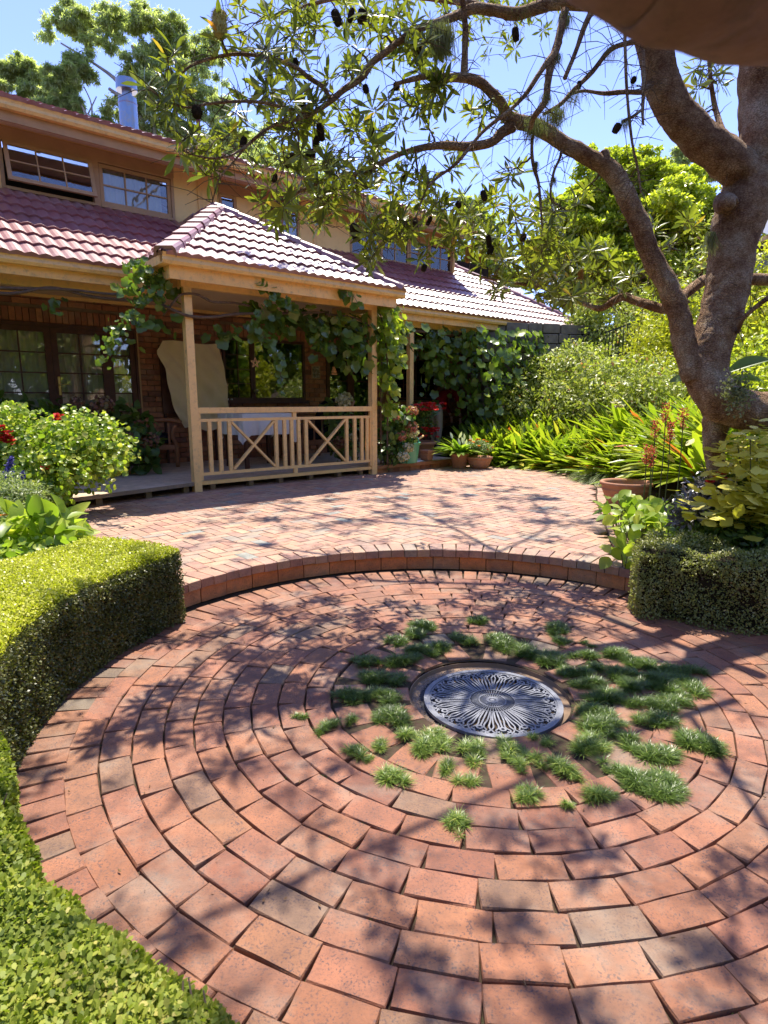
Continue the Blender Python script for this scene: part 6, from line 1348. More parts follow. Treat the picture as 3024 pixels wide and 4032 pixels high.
for k, (w_, h_) in enumerate(((.035, .03), (.055, .035), (.085, .03), (.11, .02))): MB().box(-w_/2, w_/2, -.02, .02, .06 - k*.035, .06 - k*.035 + h_).build('tier', M['timber'], bl_)
MB().tube([(0, 0, .09), (-.01, 0, .42)], .002, 4).build('string', M['stem'], bl_)
gl_ = hthing('stem_glass', 'stemmed glass of pale candle wax standing on the big window sill', 'glass', *(onwall(1012, 1585, WB - .09)[0], WB - .055, 1.538))
MB().lathe([(.035, 0), (.032, .004), (.004, .008), (.004, .12), (.03, .14), (.055, .18), (.058, .22), (.05, .235), (.01, .235)], 16).build('bowl', M['glass'], gl_, smooth=True); MB().lathe([(.002, .15), (.03, .155), (.05, .185), (.052, .21), (.002, .212)], 14).build('wax', M['curtain'], gl_, smooth=True)
for k in range(2):
    q = hthing('tea_light', f'{"left" if k == 0 else "right"} one of two tiny white tea lights at the left end of the window sill', 'tea light', 1.99 + .09*k, WB - .05, 1.538, 0, 'tea lights on the window sill'); MB().lathe([(.001, 0), (.022, 0), (.024, .03), (.02, .032), (.001, .03)], 10).build('cup', M['white'], q)

# ---- pots and tub on the right end of the deck
def pot(mb, prof, n=28): return mb.lathe(prof, n)
tub = hthing('garden_tub', 'green plastic garden tub of cuttings on the right end of the deck', 'garden tub', 4.28, .02, DZ, .1)
Pr = [(.01, .004), (.185, .004), (.20, .02), (.245, .38), (.262, .385), (.262, .40), (.236, .398), (.19, .05), (.01, .04)]; m = MB(); m.lathe(Pr, 32); m.v = [(x * 1.12, y * .95, z) for x, y, z in m.v]; m.build('shell', M['green'], tub, smooth=True)
for s in (-1, 1):
    m = MB(); m.tube(smooth_path([(s*.24, -.09, .385), (s*.245, -.075, .46), (s*.25, 0, .49), (s*.245, .075, .46), (s*.24, .09, .385)], 4), .014, 8); m.build('handle', M['green'], tub, smooth=True)
hnd = hthing('hand_tool', 'pale garden tool handle poking out of the right side of the green tub', 'garden tool', 4.40, .0, DZ + .25); m = MB(); m.tube([(-.1, 0, -.05), (.14, 0, .19), (.30, .0, .26)], [.012, .016, .022], 8); m.build('handle', M['cream'], hnd, smooth=True)
P, X, Nn, S = blade_tuft(60, .24, .8, .17); ct = leaves('cuttings', L['hyd'], T_OVAL, P, X + rdir(60) * .8, Nn, S * .6); ct.parent = None; ct.location = hp(4.28, .02, DZ + .36); tag(ct, 'leafy garden cuttings heaped in the green tub', 'cuttings', kind='stuff')
sp_ = hthing('small_square_pot', 'stack of small square terracotta pots beside the green tub', 'pots', 4.92, -.03 + .15, DZ, .15)
for k, (w_, z0, z1) in enumerate(((.085, 0, .10), (.095, .10, .135), (.105, .14, .165), (.118, .17, .21))):
    m = MB(); w2 = w_ * 1.04; m.add([(-w_, -w_, z0), (w_, -w_, z0), (w_, w_, z0), (-w_, w_, z0), (-w2, -w2, z1), (w2, -w2, z1), (w2, w2, z1), (-w2, w2, z1)], [(3,2,1,0),(4,5,6,7),(0,1,5,4),(1,2,6,5),(2,3,7,6),(3,0,4,7)]); m.build('pot', M['terra'], sp_)
ds = MB(); ds.lathe([(.001, 0), (.30, 0), (.31, .012), (.001, .02)], 7, wob=.2); d_o = ds.build('dust_sheet', M['white']); d_o.location = hp(4.5, .22, DZ); tag(d_o, 'crumpled pale sheet under the green tub on the deck', 'ground sheet')

def flowers(name, mat, P, size, petals, parent, tm=T_ROUND, up=.8):
    n = len(P) * petals; PP = np.repeat(np.array(P), petals, 0); a = rng.random(n) * 2 * PI; X = np.c_[np.cos(a), np.sin(a), .35 + .4 * rng.random(n)]
    o = leaves(name, L[mat], tm, PP, X, rdir(n) * .3 + np.array([0, -.3, up]), size * (.75 + .5 * rng.random(n)), None, parent); return o
def potplant(label, cat, a, b, z, r, hgt, bowl=False, group=None, nm='potted_plant'):
    o = hthing(nm, label, cat, a, b, z, 0, group)
    pr = [(.01, 0), (r*.68, 0), (r*.72, .01), (r*.95, hgt*.82), (r*1.04, hgt*.83), (r*1.06, hgt*.98), (r*1.0, hgt), (r*.9, hgt*.98), (r*.85, hgt*.86), (.01, hgt*.84)]
    if bowl: pr = [(.01, 0), (r*.62, 0), (r*.8, hgt*.25), (r*.97, hgt*.7), (r*.99, hgt*.82), (r*1.07, hgt*.84), (r*1.08, hgt*.97), (r*1.0, hgt), (r*.9, hgt*.97), (r*.85, hgt*.84), (.01, hgt*.82)]
    m = MB(); m.lathe(pr, 32); m.build('pot', M['terra'], o, smooth=True); m = MB(); m.lathe([(.001, hgt*.88), (r*.86, hgt*.87)], 20); m.build('potting_soil', M['soil'], o); return o
# red flowering plant in a wide pot
o = potplant('dark-leaved plant massed with red flowers in a wide terracotta pot behind the peace lily', 'potted plant', 5.35, .78, .33, .34, .34)
P = blob_points([(0, 0, .75, .34, .3, .40)], 700, .3)[0]; leaves('leaves', L['hyd'], T_OVAL, P, rdir(700), rdir(700) + np.array([0, -.4, .8]), .075, None, o, 'stuff')
P = np.r_[np.c_[rng.normal(size=(60, 2)) * .16, .98 + rng.random(60) * .16] - np.array([0, .2, 0]), np.c_[rng.normal(size=(26, 2)) * .14 - np.array([0, .3]), .42 + rng.random(26) * .22]]; flowers('flowers', 'red', P, .055, 6, o)
# peace lily
o = potplant('peace lily with white spathes in a terracotta pot at the end of the deck', 'potted plant', 5.42, -.32, ZP, .19, .30)
P, X, Nn, S = blade_tuft(150, .50, 1.1, .14); leaves('leaves', L['round'], tmpl_leaf(.22, 4, .12, .5), P + [0, 0, .27], X, Nn, S * .85, np.clip(.35 + .2 * rng.normal(size=150), 0, 1), o)
for k in range(9):
    a = rng.random() * 6.28; rr = .28 * math.sqrt(rng.random()); x, y, z = rr * math.cos(a), rr * math.sin(a), .44 + .20 * rng.random(); s_ = MB(); s_.tube([(x*.3, y*.3, .28), (x*.8, y*.8, z - .1), (x, y, z)], .004, 5); s_.build('stem', M['stem'], o)
    leaves('spathe', L['whitep'], tmpl_leaf(.5, 3, .2, -.1), [(x, y, z - .02)], [(.2 * rng.normal(), .2 * rng.normal(), 1)], [(0, -1, .2)], .15, None, o)
# marigolds
o = potplant('marigold plant with orange flowers in a low round terracotta bowl at the deck end', 'potted plant', 5.68, -.62, ZP, .25, .24, True)
P, D = blob_points([(0, 0, .37, .27, .25, .17)], 1500, .3, bottom=-.3); leaves('leaves', L['fescue'], T_OVAL, P, rdir(1500) + D, D + rdir(1500) * .5, .04, np.clip(.35 + .2 * rng.normal(size=1500), 0, 1), o, 'stuff')
P = np.array([(-.26, -.05, .53), (-.2, -.15, .46), (.05, .1, .57), (.1, .12, .56), (.0, -.2, .38), (.22, 0, .46), (.16, -.05, .52), (.27, -.1, .40), (-.12, .15, .55), (.14, .02, .55), (-.05, .05, .55)]); flowers('flowers', 'orange', P, .036, 22, o)
# hydrangea beside the right post
def hydrangea(label, a, b, z, blobs, heads, n, group=None, ls=.12, headmats=('pinkp', 'creamp')):
    o = hthing('hydrangea', label, 'shrub', a, b, z, 0, group)
    m = MB()
    for bb in blobs: m.tube([(0, 0, 0), (bb[0]*.5, bb[1]*.5, bb[2]*.5), bb[:3]], [.012, .009, .005], 5)
    m.build('stem', M['stem'], o)
    shell_leaves('leaves', L['hyd'], T_BROAD, blobs, n, ls, .35, .3, .15, o, None, .7, .3)
    for i, (x, y, z_, r) in enumerate(heads):
        k = 150; d = rdir(k); P = np.array([x, y, z_]) + d * np.array([r, r, r * .8]); leaves('flower_head', L[headmats[i % len(headmats)]], T_ROUND, P, rdir(k), d, r * .42, None, o)
    return o
hydrangea('hydrangea with faded pink and cream heads between the right railing post and the green tub', 3.95, .05, DZ - .02, [(0, 0, .55, .32, .3, .40), (.1, -.1, .85, .28, .25, .28), (-.08, .0, .25, .3, .28, .25)], [(.28, -.22, 1.02, .10), (.05, -.2, .86, .075), (.22, -.28, .72, .105), (.33, -.2, .60, .095), (-.02, -.25, .56, .09), (.12, -.3, .34, .09), (-.1, -.2, .9, .06), (-.03, -.33, .18, .10)], 420)
hydrangea('large shaded hydrangea with dull pink heads in front of the french doors', -1.05, 1.55, DZ, [(0, 0, .55, .65, .45, .5), (.55, .1, .75, .45, .4, .38), (-.5, 0, .85, .55, .4, .35), (.7, -.1, .4, .4, .35, .35), (-1.1, .1, .7, .6, .4, .5)], [(.15, -.3, 1.12, .15), (.85, -.25, .55, .13), (-.2, -.3, 1.16, .09), (.5, -.35, .62, .08)], 1100, ls=.17, headmats=('dullp', 'dullp'))
hydrangea('hydrangea bush in deep shade behind the right end of the railing', 3.35, .9, DZ, [(0, 0, .6, .32, .3, .45), (-.15, 0, 1.0, .3, .25, .3), (.1, 0, .3, .3, .3, .3)], [(-.14, -.3, 1.22, .13), (-.25, -.3, .42, .11), (.05, -.3, .5, .08)], 330, ls=.14, headmats=('creamp', 'dullp'))

# ---- person bending over in the shade of the vine
def skin_body(name, rows, edges, mat, parent, sub=2):
    me = bpy.data.meshes.new(name); me.from_pydata([r_[:3] for r_ in rows], edges, []); o = bpy.data.objects.new(name, me); COL.objects.link(o); o.parent = parent
    md = o.modifiers.new('skin', 'SKIN'); md.use_smooth_shade = True
    for i, r_ in enumerate(rows): me.skin_vertices[0].data[i].radius = (r_[3], r_[4] if len(r_) > 4 else r_[3])
    me.skin_vertices[0].data[0].use_root = True
    s = o.modifiers.new('sub', 'SUBSURF'); s.levels = sub; s.render_levels = sub
    me.materials.append(M[mat]); return o
def skin_mesh(o):
    dg = bpy.context.evaluated_depsgraph_get(); ev = o.evaluated_get(dg); me = bpy.data.meshes.new_from_object(ev); o.modifiers.clear(); o.data = me; return o
pa, pbb = 6.78, 1.75
per_ = hthing('person', 'person in a dark red top and beige trousers bending over behind the vine', 'person', pa, pbb, .33, math.radians(0)); K_ = 1.12
S_ = lambda rows: [tuple(c * K_ for c in r_) for r_ in rows]
tr = skin_body('trousers', S_([(0, 0, .93, .15, .13), (0, -.09, .88, .10, .10), (.03, -.10, .50, .072, .075), (-.02, -.10, .10, .052, .055), (0, .09, .88, .10, .10), (.08, .11, .50, .072, .075), (.05, .11, .10, .052, .055), (.06, 0, 1.02, .15, .12)]), [(0, 1), (1, 2), (2, 3), (0, 4), (4, 5), (5, 6), (0, 7)], 'trouser', per_)
bd = skin_body('body', S_([(.06, 0, 1.0, .15, .125), (.20, 0, 1.17, .155, .12), (.36, 0, 1.24, .165, .115), (.50, 0, 1.22, .13, .09), (.60, 0, 1.18, .05, .05), (.68, 0, 1.14, .085, .095), (.74, 0, 1.08, .08, .085), (.47, -.17, 1.19, .065), (.50, -.22, .95, .05), (.58, -.18, .72, .038), (.47, .17, 1.19, .065), (.54, .22, .95, .05), (.66, .16, .75, .038)]), [(0, 1), (1, 2), (2, 3), (3, 4), (4, 5), (5, 6), (3, 7), (7, 8), (8, 9), (3, 10), (10, 11), (11, 12)], 'redtop', per_)
bpy.context.view_layer.update(); skin_mesh(tr); skin_mesh(bd)
me = bd.data; me.materials.append(M['skin']); me.materials.append(M['hair'])
for p in me.polygons:
    c = p.center / K_
    if c.x > .585 and c.z > .99: p.material_index = 2 if (c.x > .63 and c.z > 1.10) or c.z > 1.16 else 1
    elif c.z < .80: p.material_index = 1
for (hx, hy, hz) in ((.585, -.18, .70), (.665, .16, .73)):
    h_ = skin_body('hand', S_([(hx, hy, hz, .032, .022), (hx + .01, hy, hz - .07, .036, .018)] + [(hx + .012, hy + (f - 1.5) * .019, hz - .115, .010) for f in range(4)] + [(hx + .025, hy + (f - 1.5) * .020, hz - .155 + abs(f - 1.5) * .008, .008) for f in range(4)] + [(hx + .03, hy + .038, hz - .06, .010), (hx + .045, hy + .045, hz - .10, .009)]), [(0, 1)] + [(1, 2 + f) for f in range(4)] + [(2 + f, 6 + f) for f in range(4)] + [(0, 10), (10, 11)], 'skin', per_, 1); bpy.context.view_layer.update(); skin_mesh(h_)
for (fx, fy) in ((.02, -.10), (.09, .11)):
    m = MB(); m.tube([(fx*K_ - .10, fy*K_, .045), (fx*K_ - .02, fy*K_, .06), (fx*K_ + .10, fy*K_, .045), (fx*K_ + .19, fy*K_, .03)], [.035, .05, .045, .025], 10); m.build('shoe', M['black'], per_, smooth=True)

# ================================================================== PLANTS ON THE LEFT
def gthing(name, label, cat, u, v, z=ZP, group=None):
    p = gp(u, v, z); return thing(name, label, cat, tuple(p), 0, group)
def wblobs(o, rows): # (u, v, t, rx, ry, rz in m)
    l = Vector(o.location); return [tuple(at(r_[0], r_[1], r_[2]) - l) + tuple(r_[3:6]) for r_ in rows]
o = gthing('pelargonium_bush', 'sprawling bright green round-leaved bush with a few red flowers left of the deck', 'shrub', 190, 1990)
bl = wblobs(o, [(120, 1760, 7.2, .60, .5, .42), (330, 1740, 7.2, .5, .45, .38), (20, 1800, 7.0, .5, .5, .45), (200, 1850, 6.9, .5, .45, .38), (400, 1790, 7.2, .38, .35, .28), (120, 1900, 6.8, .4, .4, .25), (-60, 1700, 7.0, .5, .5, .4)])
m = MB()
for b_ in bl:
    for _ in range(7): m.tube([(random.uniform(-.2, .2), random.uniform(-.2, .2), 0), (b_[0]*.6, b_[1]*.6, b_[2]*.7), (b_[0] + random.uniform(-.4, .4)*b_[3]*2, b_[1] + random.uniform(-.4, .4), b_[2] + random.uniform(-.3, .5)*b_[5])], [.009, .007, .004], 5)
m.build('stem', M['stem'], o)
P, D = blob_points(bl, 9500, .45, .3, .26); n = len(P); leaves('leaves', L['round'], T_ROUND, P, rdir(n) + np.array([0, 0, -.5]), D * .6 + rdir(n) * .5 + np.array([0, -.45, .5]), .060 * (.5 + .7 * rng.random(n)), None, o, 'stuff')
# trailing shoots
for (u0, v0, u1, v1) in ((420, 1800, 500, 1850), (400, 1720, 545, 1790), (330, 1820, 340, 1900), (420, 1840, 430, 1930), (200, 1900, 250, 1950), (260, 1880, 270, 1960), (100, 1640, 20, 1620), (40, 1620, 110, 1600), (120, 1940, 140, 1980)):
    a_, b_ = at(u0, v0, 6.75) - Vector(o.location), at(u1, v1, 6.6) - Vector(o.location); k = 26; f = np.linspace(0, 1, k)[:, None]; P = np.array(tuple(a_)) * (1 - f) + np.array(tuple(b_)) * f + rng.normal(size=(k, 3)) * .028
    leaves('shoot', L['round'], T_ROUND, P, rdir(k) + np.array([0, 0, -.6]), rdir(k) * .5 + np.array([0, -.6, .4]), .06 * (.6 + .5 * rng.random(k)), None, o, 'stuff')
for (u, v, k) in ((20, 1722, 60), (228, 1645, 20), (180, 1850, 12), (8, 1690, 14)):
    c = np.array(tuple(at(u, v, 6.65) - Vector(o.location))); flowers('flower', 'red', c + rng.normal(size=(k // 2 + 2, 3)) * .022 * (k / 20) ** .33, .036, 5, o)
for i, (u0, v0, u1, v1, w) in enumerate(((28, 1880, 45, 1800, 'left'), (68, 1950, 92, 1860, 'right'))):
    o = gthing('salvia', f'violet salvia flower spike, {"upper one hard against the photo edge" if i == 0 else "lower one nearer the deck"}', 'flower', u0, 2040)
    a_, b_ = at(u0, v0, 6.3) - Vector(o.location), at(u1, v1, 6.3) - Vector(o.location); m = MB(); m.tube([(0, 0, 0), a_, b_], .005, 5); m.build('stem', M['stem'], o); k = 260; f = rng.random(k)[:, None]
    P = np.array(tuple(a_)) * (1 - f) + np.array(tuple(b_)) * f + rng.normal(size=(k, 3)) * .024 * (1.1 - f); leaves('flowers', L['violet'], T_OVAL, P, rdir(k), rdir(k), .03, None, o)
o = gthing('feathery_herb', 'pale feathery green herb below the violet salvia at the left edge', 'plant', 40, 2090)
bl = wblobs(o, [(20, 1960, 5.9, .28, .3, .22), (90, 1960, 6.0, .22, .25, .15), (10, 2060, 5.6, .22, .3, .2)]); shell_leaves('leaves', L['fescue'], T_NARROW, bl, 5200, .05, .2, .5, .3, o, 'stuff')
o = gthing('broad_leaf_plant', 'clump of broad pale green leaves behind the tall box hedge on the left', 'plant', 150, 2150)
leafs = []
for _ in range(120):
    u = random.choice((random.uniform(0, 300), random.uniform(60, 280))); v = 2030 + abs(random.gauss(0, 45)) + max(0, (u - 180) * .45) * random.random(); c = at(u, v, 5.25 + random.uniform(-.4, .5)) - Vector(o.location); leafs.append(tuple(c))
P = np.array(leafs); k = len(P); X = rdir(k) * .7 + np.array([.3, -.4, .45]); leaf_parts(o, 'round', tmpl_leaf(.55, 5, .18, .3), P, X, rdir(k) * .55 + np.array([0, -.35, .8]), .24 * (.6 + .6 * rng.random(k)), 70)
for i, (u, v) in enumerate(((14, 2085), (8, 2030))):
    q = gthing('orange_daisy', f'orange daisy bloom {"low" if i == 0 else "higher"} at the left edge above the hedge', 'flower', u, 2200); c = at(u, v, 5.0) - Vector(q.location); m = MB(); m.tube([(0, 0, 0), c], .004, 5); m.build('stem', M['stem'], q); k = 16; a = np.arange(k) * 2*PI/k; leaves('petals', L['orange'], T_OVAL, np.tile(np.array(tuple(c)), (k, 1)), np.c_[np.cos(a), np.sin(a), .2 + 0*a], np.tile([0, 0, 1.0], (k, 1)), .05, None, q)

# ================================================================== THE RIGHT GARDEN BED
def strap_clump(o, c, n, ln, spread, tm=T_STRAP, mat='strap', up=1.0, var0=.5, nm='leaves', wid=1.0):
    a = rng.random(n) * 2 * PI; rr = spread * np.sqrt(rng.random(n)) * .5; P = np.c_[rr*np.cos(a), rr*np.sin(a), np.zeros(n)] + np.array(c)
    el = .25 + 1.0 * rng.random(n) * up; X = np.c_[np.cos(a) * np.cos(el), np.sin(a) * np.cos(el), np.sin(el)] + rdir(n) * .15; Nn = np.c_[-np.cos(a) * np.sin(el), -np.sin(a) * np.sin(el), np.cos(el)] + rdir(n) * .3
    return P, X, Nn, ln * (.65 + .5 * rng.random(n)), np.clip(var0 + .2 * rng.normal(size=n), 0, 1)
def bedz(x, y):
    s = max(0, min(1, (x - 2.2 - .12 * (y - 5)) / 5)); return ZP - .02 + .55 * s
edge_pts = smooth_path([(1.7, 13.3), (2.3, 13.0), (3.0, 12.5), (3.6, 11.7), (3.85, 10.8), (3.95, 10.0), (4.1, 9.3)], 7)
PP = []; org = np.array([3.0, 12.0, ZP])
for row in range(6):
    for p in edge_pts:
        for _ in range(2):
            dx = .22 + row * .40 + random.uniform(-.12, .12); x, y = p[0] + dx * .80 + random.uniform(-.1, .1), p[1] + dx * .6 + random.uniform(-.15, .15)
            PP.append(strap_clump(None, (x - org[0], y - org[1], bed_h(x, y) - org[2] - .02), 16, .84, .12, up=1.25, var0=.5 + .1 * row / 5))
c_ = [np.concatenate([q[i] for q in PP]) for i in range(5)]
clv = link('strap_lily_drift', leafmesh('leaves', tmpl_leaf(.12, 7, .2, .30, 'strap'), *c_[:4], c_[4]), L['strap'], None, tuple(org)); tag(clv, 'long drift of yellow-green strap-leaved lilies with orange tips edging the upper patio', 'strap lilies', kind='stuff')
WST = tmpl_leaf(.12, 7, .16, .38, 'strap')
for i, (u, v, t, n, ln, sp, lab) in enumerate(((2700, 1890, 8.8, 150, .85, .5, 'big glossy strap-leaved lily clump directly behind the empty terracotta pot'), (2790, 1910, 7.6, 160, .85, .5, 'big strap-leaved lily clump behind the dark purple plant'), (2700, 1790, 9.2, 150, .9, .6, 'strap-leaved lily clump with red seed heads, below the tree fork'), (2900, 1800, 7.8, 120, .8, .5, 'strap-leaved lily clump at the foot of the banksia trunk'), (2640, 1810, 9.8, 130, .85, .6, 'strap-leaved lily clump behind the soft pale grass mound'), (2480, 1740, 11, 150, .95, .7, 'strap-leaved lily clump just right of the tall fine grass'), (2600, 1700, 10.6, 150, .95, .7, 'strap-leaved lily clump around the coral flower plumes'), (2740, 1850, 8.3, 150, .85, .6, 'strap-leaved lily clump between the pot and the dark purple plant'), (2840, 1740, 9.2, 140, .9, .6, 'strap-leaved lily clump seen under the bent trunk'))):
    p = at(u, v, t); p.z = min(p.z, bed_h(p.x, p.y) + .25); P, X, Nn, S, va = strap_clump(None, (0, 0, 0), n, ln, sp, up=1.1, var0=.55); o = thing('strap_lily', lab, 'strap lily', tuple(p), 0, 'strap-leaved lilies on the right'); leaves('leaves', L['strap'], WST, P, X, Nn, S, va, o)
# coral flower plumes
for i, (u, v, t) in enumerate(((2690, 1650, 6.2), (2580, 1690, 6.3), (2640, 1700, 6.2), (2565, 1800, 6.0), (2545, 1790, 6.0), (2622, 1625, 6.4))):
    p = at(u, v, t); o = thing('coral_flower_spike', ['tallest coral red flower plume beside the trunk', 'coral flower plume left of the tallest, over the lilies', 'coral flower plume between the left plume and the tallest one', 'rust red flower spike above the grass by the empty pot, right one', 'rust red flower spike above the grass by the empty pot, left one', 'small red bloom highest behind the coral plumes'][i], 'flower', (p.x, p.y, .3), 0, 'coral flower spikes in the right bed')
    m = MB(); h_ = p.z - .3; m.tube([(0, 0, 0), (.01, 0, h_ * .6), (0, 0, h_)], .006, 5); m.build('stem', M['stem'], o); k = 120; f = rng.random(k); P = np.c_[rng.normal(size=k) * .022, rng.normal(size=k) * .022, h_ - .10 + .2 * f] * 1.0; leaves('flowers', L['coral'], T_OVAL, P, rdir(k) + np.array([0, 0, .8]), rdir(k), .026, None, o)
# soft pale grass mound and terracotta pot
p = gp(2420, 1900, ZP); o = thing('soft_grass_mound', 'soft mound of fine pale green grass spilling beside the empty terracotta pot', 'ornamental grass', (p.x + .02, p.y + .25, ZP))
PP = [blade_tuft(900, .26, 1.6, 1.0) for _ in range(3)]; P = np.concatenate([q[0] for q in PP]); P[:, 0] *= .50; P[:, 1] *= .65; P[:, 2] += .20 * (1 - (P[:, 0] / .5) ** 2 - (P[:, 1] / .65) ** 2).clip(0, 1); X = np.concatenate([q[1] for q in PP]) * np.array([1, 1, .8])
leaves('blades', L['fescue'], tmpl_leaf(.022, 4, 0, .6, 'taper'), P, X, np.concatenate([q[2] for q in PP]), np.concatenate([q[3] for q in PP]), None, o, 'stuff')
pp = gp(2392, 2000, ZP) + Vector((.26, .10, 0)); o = thing('terracotta_pot', 'large empty round terracotta pot with a thick rim at the patio edge', 'pot', tuple(pp))
R = .30; H = .33; m = MB(); m.lathe([(.01, 0), (R*.60, 0), (R*.70, .02), (R*.90, H*.5), (R*.97, H*.66), (R*1.0, H*.70), (R*.97, H*.735), (R*1.0, H*.82), (R*1.07, H*.88), (R*1.09, H*.95), (R*1.05, H), (R*.95, H*.99), (R*.92, H*.9), (R*.9, H*.6), (.01, H*.55)], 44); m.build('body', M['terra'], o, smooth=True); m = MB(); m.lathe([(.001, H*.66), (R*.9, H*.65)], 24); m.build('potting_soil', M['soil'], o)
# green round-leaved perennials
for i, (u, v, t, n, lab) in enumerate(((2450, 2000, 6.0, 90, 'low round-leaved perennial against the empty terracotta pot'), (2520, 2060, 5.4, 120, 'lush round-leaved perennial behind the left end of the right hedge'), (2640, 2050, 5.2, 130, 'tallest round-leaved perennial with one huge leaf above the right hedge'), (2460, 2190, 4.9, 26, 'small round-leaved perennial tucked at the left tip of the right hedge'), (2830, 2090, 4.9, 60, 'round-leaved perennial in the shade under the yellow coleus'))):
    c = at(u, v, t); o = thing('round_leaf_perennial', lab, 'plant', (c.x, c.y, ZP), 0, 'round-leaved perennials by the right hedge'); m = MB()
    P = np.array([(c.x, c.y, c.z)]) + np.array([.10, .04, 0]) + np.clip(rng.normal(size=(n, 3)), -1.6, 1.6) * np.array([.12, .12, .075]) - np.array([c.x, c.y, ZP]); P[:, 2] = (c.z - ZP + .06) * (.25 + .75 * rng.random(n) ** .7); P[:, :2] *= 1.25
    for q in P[::2]: m.tube([(q[0]*.3, q[1]*.3, 0), (q[0]*.7, q[1]*.7, q[2]*.6), tuple(q)], .004, 4)
    m.build('stem', M['stem'], o); X = rdir(n) * .8 + np.c_[P[:, 0], P[:, 1], 0*P[:, 0]] * 4 + np.array([0, -.2, .2]); leaf_parts(o, 'round', tmpl_leaf(.72, 5, .1, .22), P, X, rdir(n) * .5 + np.array([-.1, -.4, .75]), (.125 if i < 4 else .10) * (.7 + .7 * rng.random(n)), 40, np.clip((.5 if i < 4 else .2) + .22 * rng.normal(size=n), 0, 1))
# dark purple plant with red flowers
c = at(2780, 1960, 4.9); o = thing('dark_leaf_plant', 'dark grey-purple leaved plant with small scarlet flowers left of the yellow coleus', 'plant', (c.x, c.y, ZP)); bl = wblobs(o, [(2800, 1930, 4.95, .20, .2, .13), (2740, 1990, 4.9, .20, .18, .10), (2850, 1900, 5.0, .15, .15, .12), (2700, 2040, 4.8, .14, .14, .07)])
m = MB(); [m.tube([(0, 0, 0), (b_[0]*.6, b_[1]*.6, b_[2]*.6), b_[:3]], .006, 5) for b_ in bl]; m.build('stem', M['stem'], o); shell_leaves('leaves', L['purple'], T_OVAL, bl, 1500, .05, .3, .4, .2, o)
for (u, v, k) in ((2830, 1865, 10), (2800, 1900, 14), (2775, 1940, 6), (2850, 1880, 5)): flowers('flower', 'red', np.array(tuple(at(u, v, 4.75) - Vector(o.location))) + rng.normal(size=(k // 3 + 1, 3)) * .012, .026, 5, o)
# yellow coleus: three plants with big serrated leaves
SER = tmpl_fan([(.0, .02), (.12, .16), (.2, .15), (.3, .27), (.38, .24), (.5, .31), (.58, .26), (.7, .26), (.76, .18), (.88, .12), (1, 0), (.88, -.12), (.76, -.18), (.7, -.26), (.58, -.26), (.5, -.31), (.38, -.24), (.3, -.27), (.2, -.15), (.12, -.16), (.0, -.02)], .12)
for i, (u, v, t, n, sz, sp, lab) in enumerate(((2860, 2000, 4.5, 90, .14, .13, 'low yellow coleus with large pointed leaves over the right hedge'), (2960, 1990, 4.4, 110, .14, .13, 'yellow coleus by the right photo edge with upright star-like leaves'), (2940, 1840, 4.6, 260, .105, .17, 'tall yellow coleus mass in front of the trunk'), (3000, 1765, 4.5, 200, .10, .14, 'highest pale yellow coleus just under the low bent trunk'), (3020, 1930, 4.4, 150, .115, .14, 'yellow coleus half cut off by the right edge below the pale one'))):
    c = at(u, v, t); o = thing('coleus', lab, 'coleus', (c.x, c.y, ZP), 0, 'yellow coleus plants'); P = rng.normal(size=(n, 3)) * np.array([sp, sp, sp * .62]) + np.array([0, 0, c.z - ZP]); X = npn(rng.normal(size=(n, 3)) * np.array([1, 1, .25]) + np.array([0, -.15, .12]))
    m = MB(); [m.tube([(q[0]*.2, q[1]*.2, 0), (q[0]*.6, q[1]*.6, q[2]*.7), tuple(q)], .005, 4) for q in P[::40]]; m.build('stem', M['stem'], o)
    leaf_parts(o, 'coleus', SER, P, X, rdir(n) * .4 + np.array([0, -.25, .9]), sz * (.6 + .6 * rng.random(n)), 50)
c = at(2950, 2140, 4.7); o = thing('dark_understorey', 'dark mass of small leaves in the shade below the coleus, behind the right hedge', 'plants', (c.x, c.y, ZP)); bl = wblobs(o, [(2900, 2100, 4.75, .32, .2, .16), (3020, 2060, 4.65, .25, .2, .25), (2780, 2110, 4.8, .2, .15, .12), (2960, 1960, 4.9, .3, .2, .3), (2860, 2120, 4.55, .22, .1, .12), (2980, 2110, 4.45, .22, .1, .14)]); shell_leaves('leaves', L['hyd'], T_OVAL, bl, 6500, .06, .2, .3, .2, o, 'stuff'); o['kind'] = 'stuff'
# shrubs further back
def shrub(label, name, rows, n, ls, mat, tm=T_OVAL, cat='shrub', stems=10, group=None, zb=.3, lo=.4, skirt=True):
    c = at(rows[0][0], rows[0][1], rows[0][2]); o = thing(name, label, cat, (c.x, c.y, zb), 0, group); bl = wblobs(o, rows); m = MB()
    for b_ in list(bl):
        zg = bed_h(o.location.x + b_[0], o.location.y + b_[1]) if skirt else 99; zz = b_[2] + zb - b_[5] * .8; k_ = 1
        while zz > zg + .1 and k_ < 5: bl.append((b_[0] + random.uniform(-.15, .15), b_[1] + random.uniform(-.1, .2), zz - zb, b_[3] * 1.0, b_[4], b_[5])); zz -= b_[5] * .8; k_ += 1
    for b_ in bl:
        for _ in range(max(1, stems // len(bl))): m.tube([(random.uniform(-.2, .2), random.uniform(-.2, .2), -.1), (b_[0]*.6, b_[1]*.6, b_[2]*.5), (b_[0] + random.uniform(-.5, .5)*b_[3], b_[1], b_[2] + .5*b_[5])], [.014, .010, .004], 5)
    m.build('stem', M['twig'], o); shell_leaves('leaves', L[mat], tm, bl, n, ls, lo, .35, .25, o, 'stuff'); return o
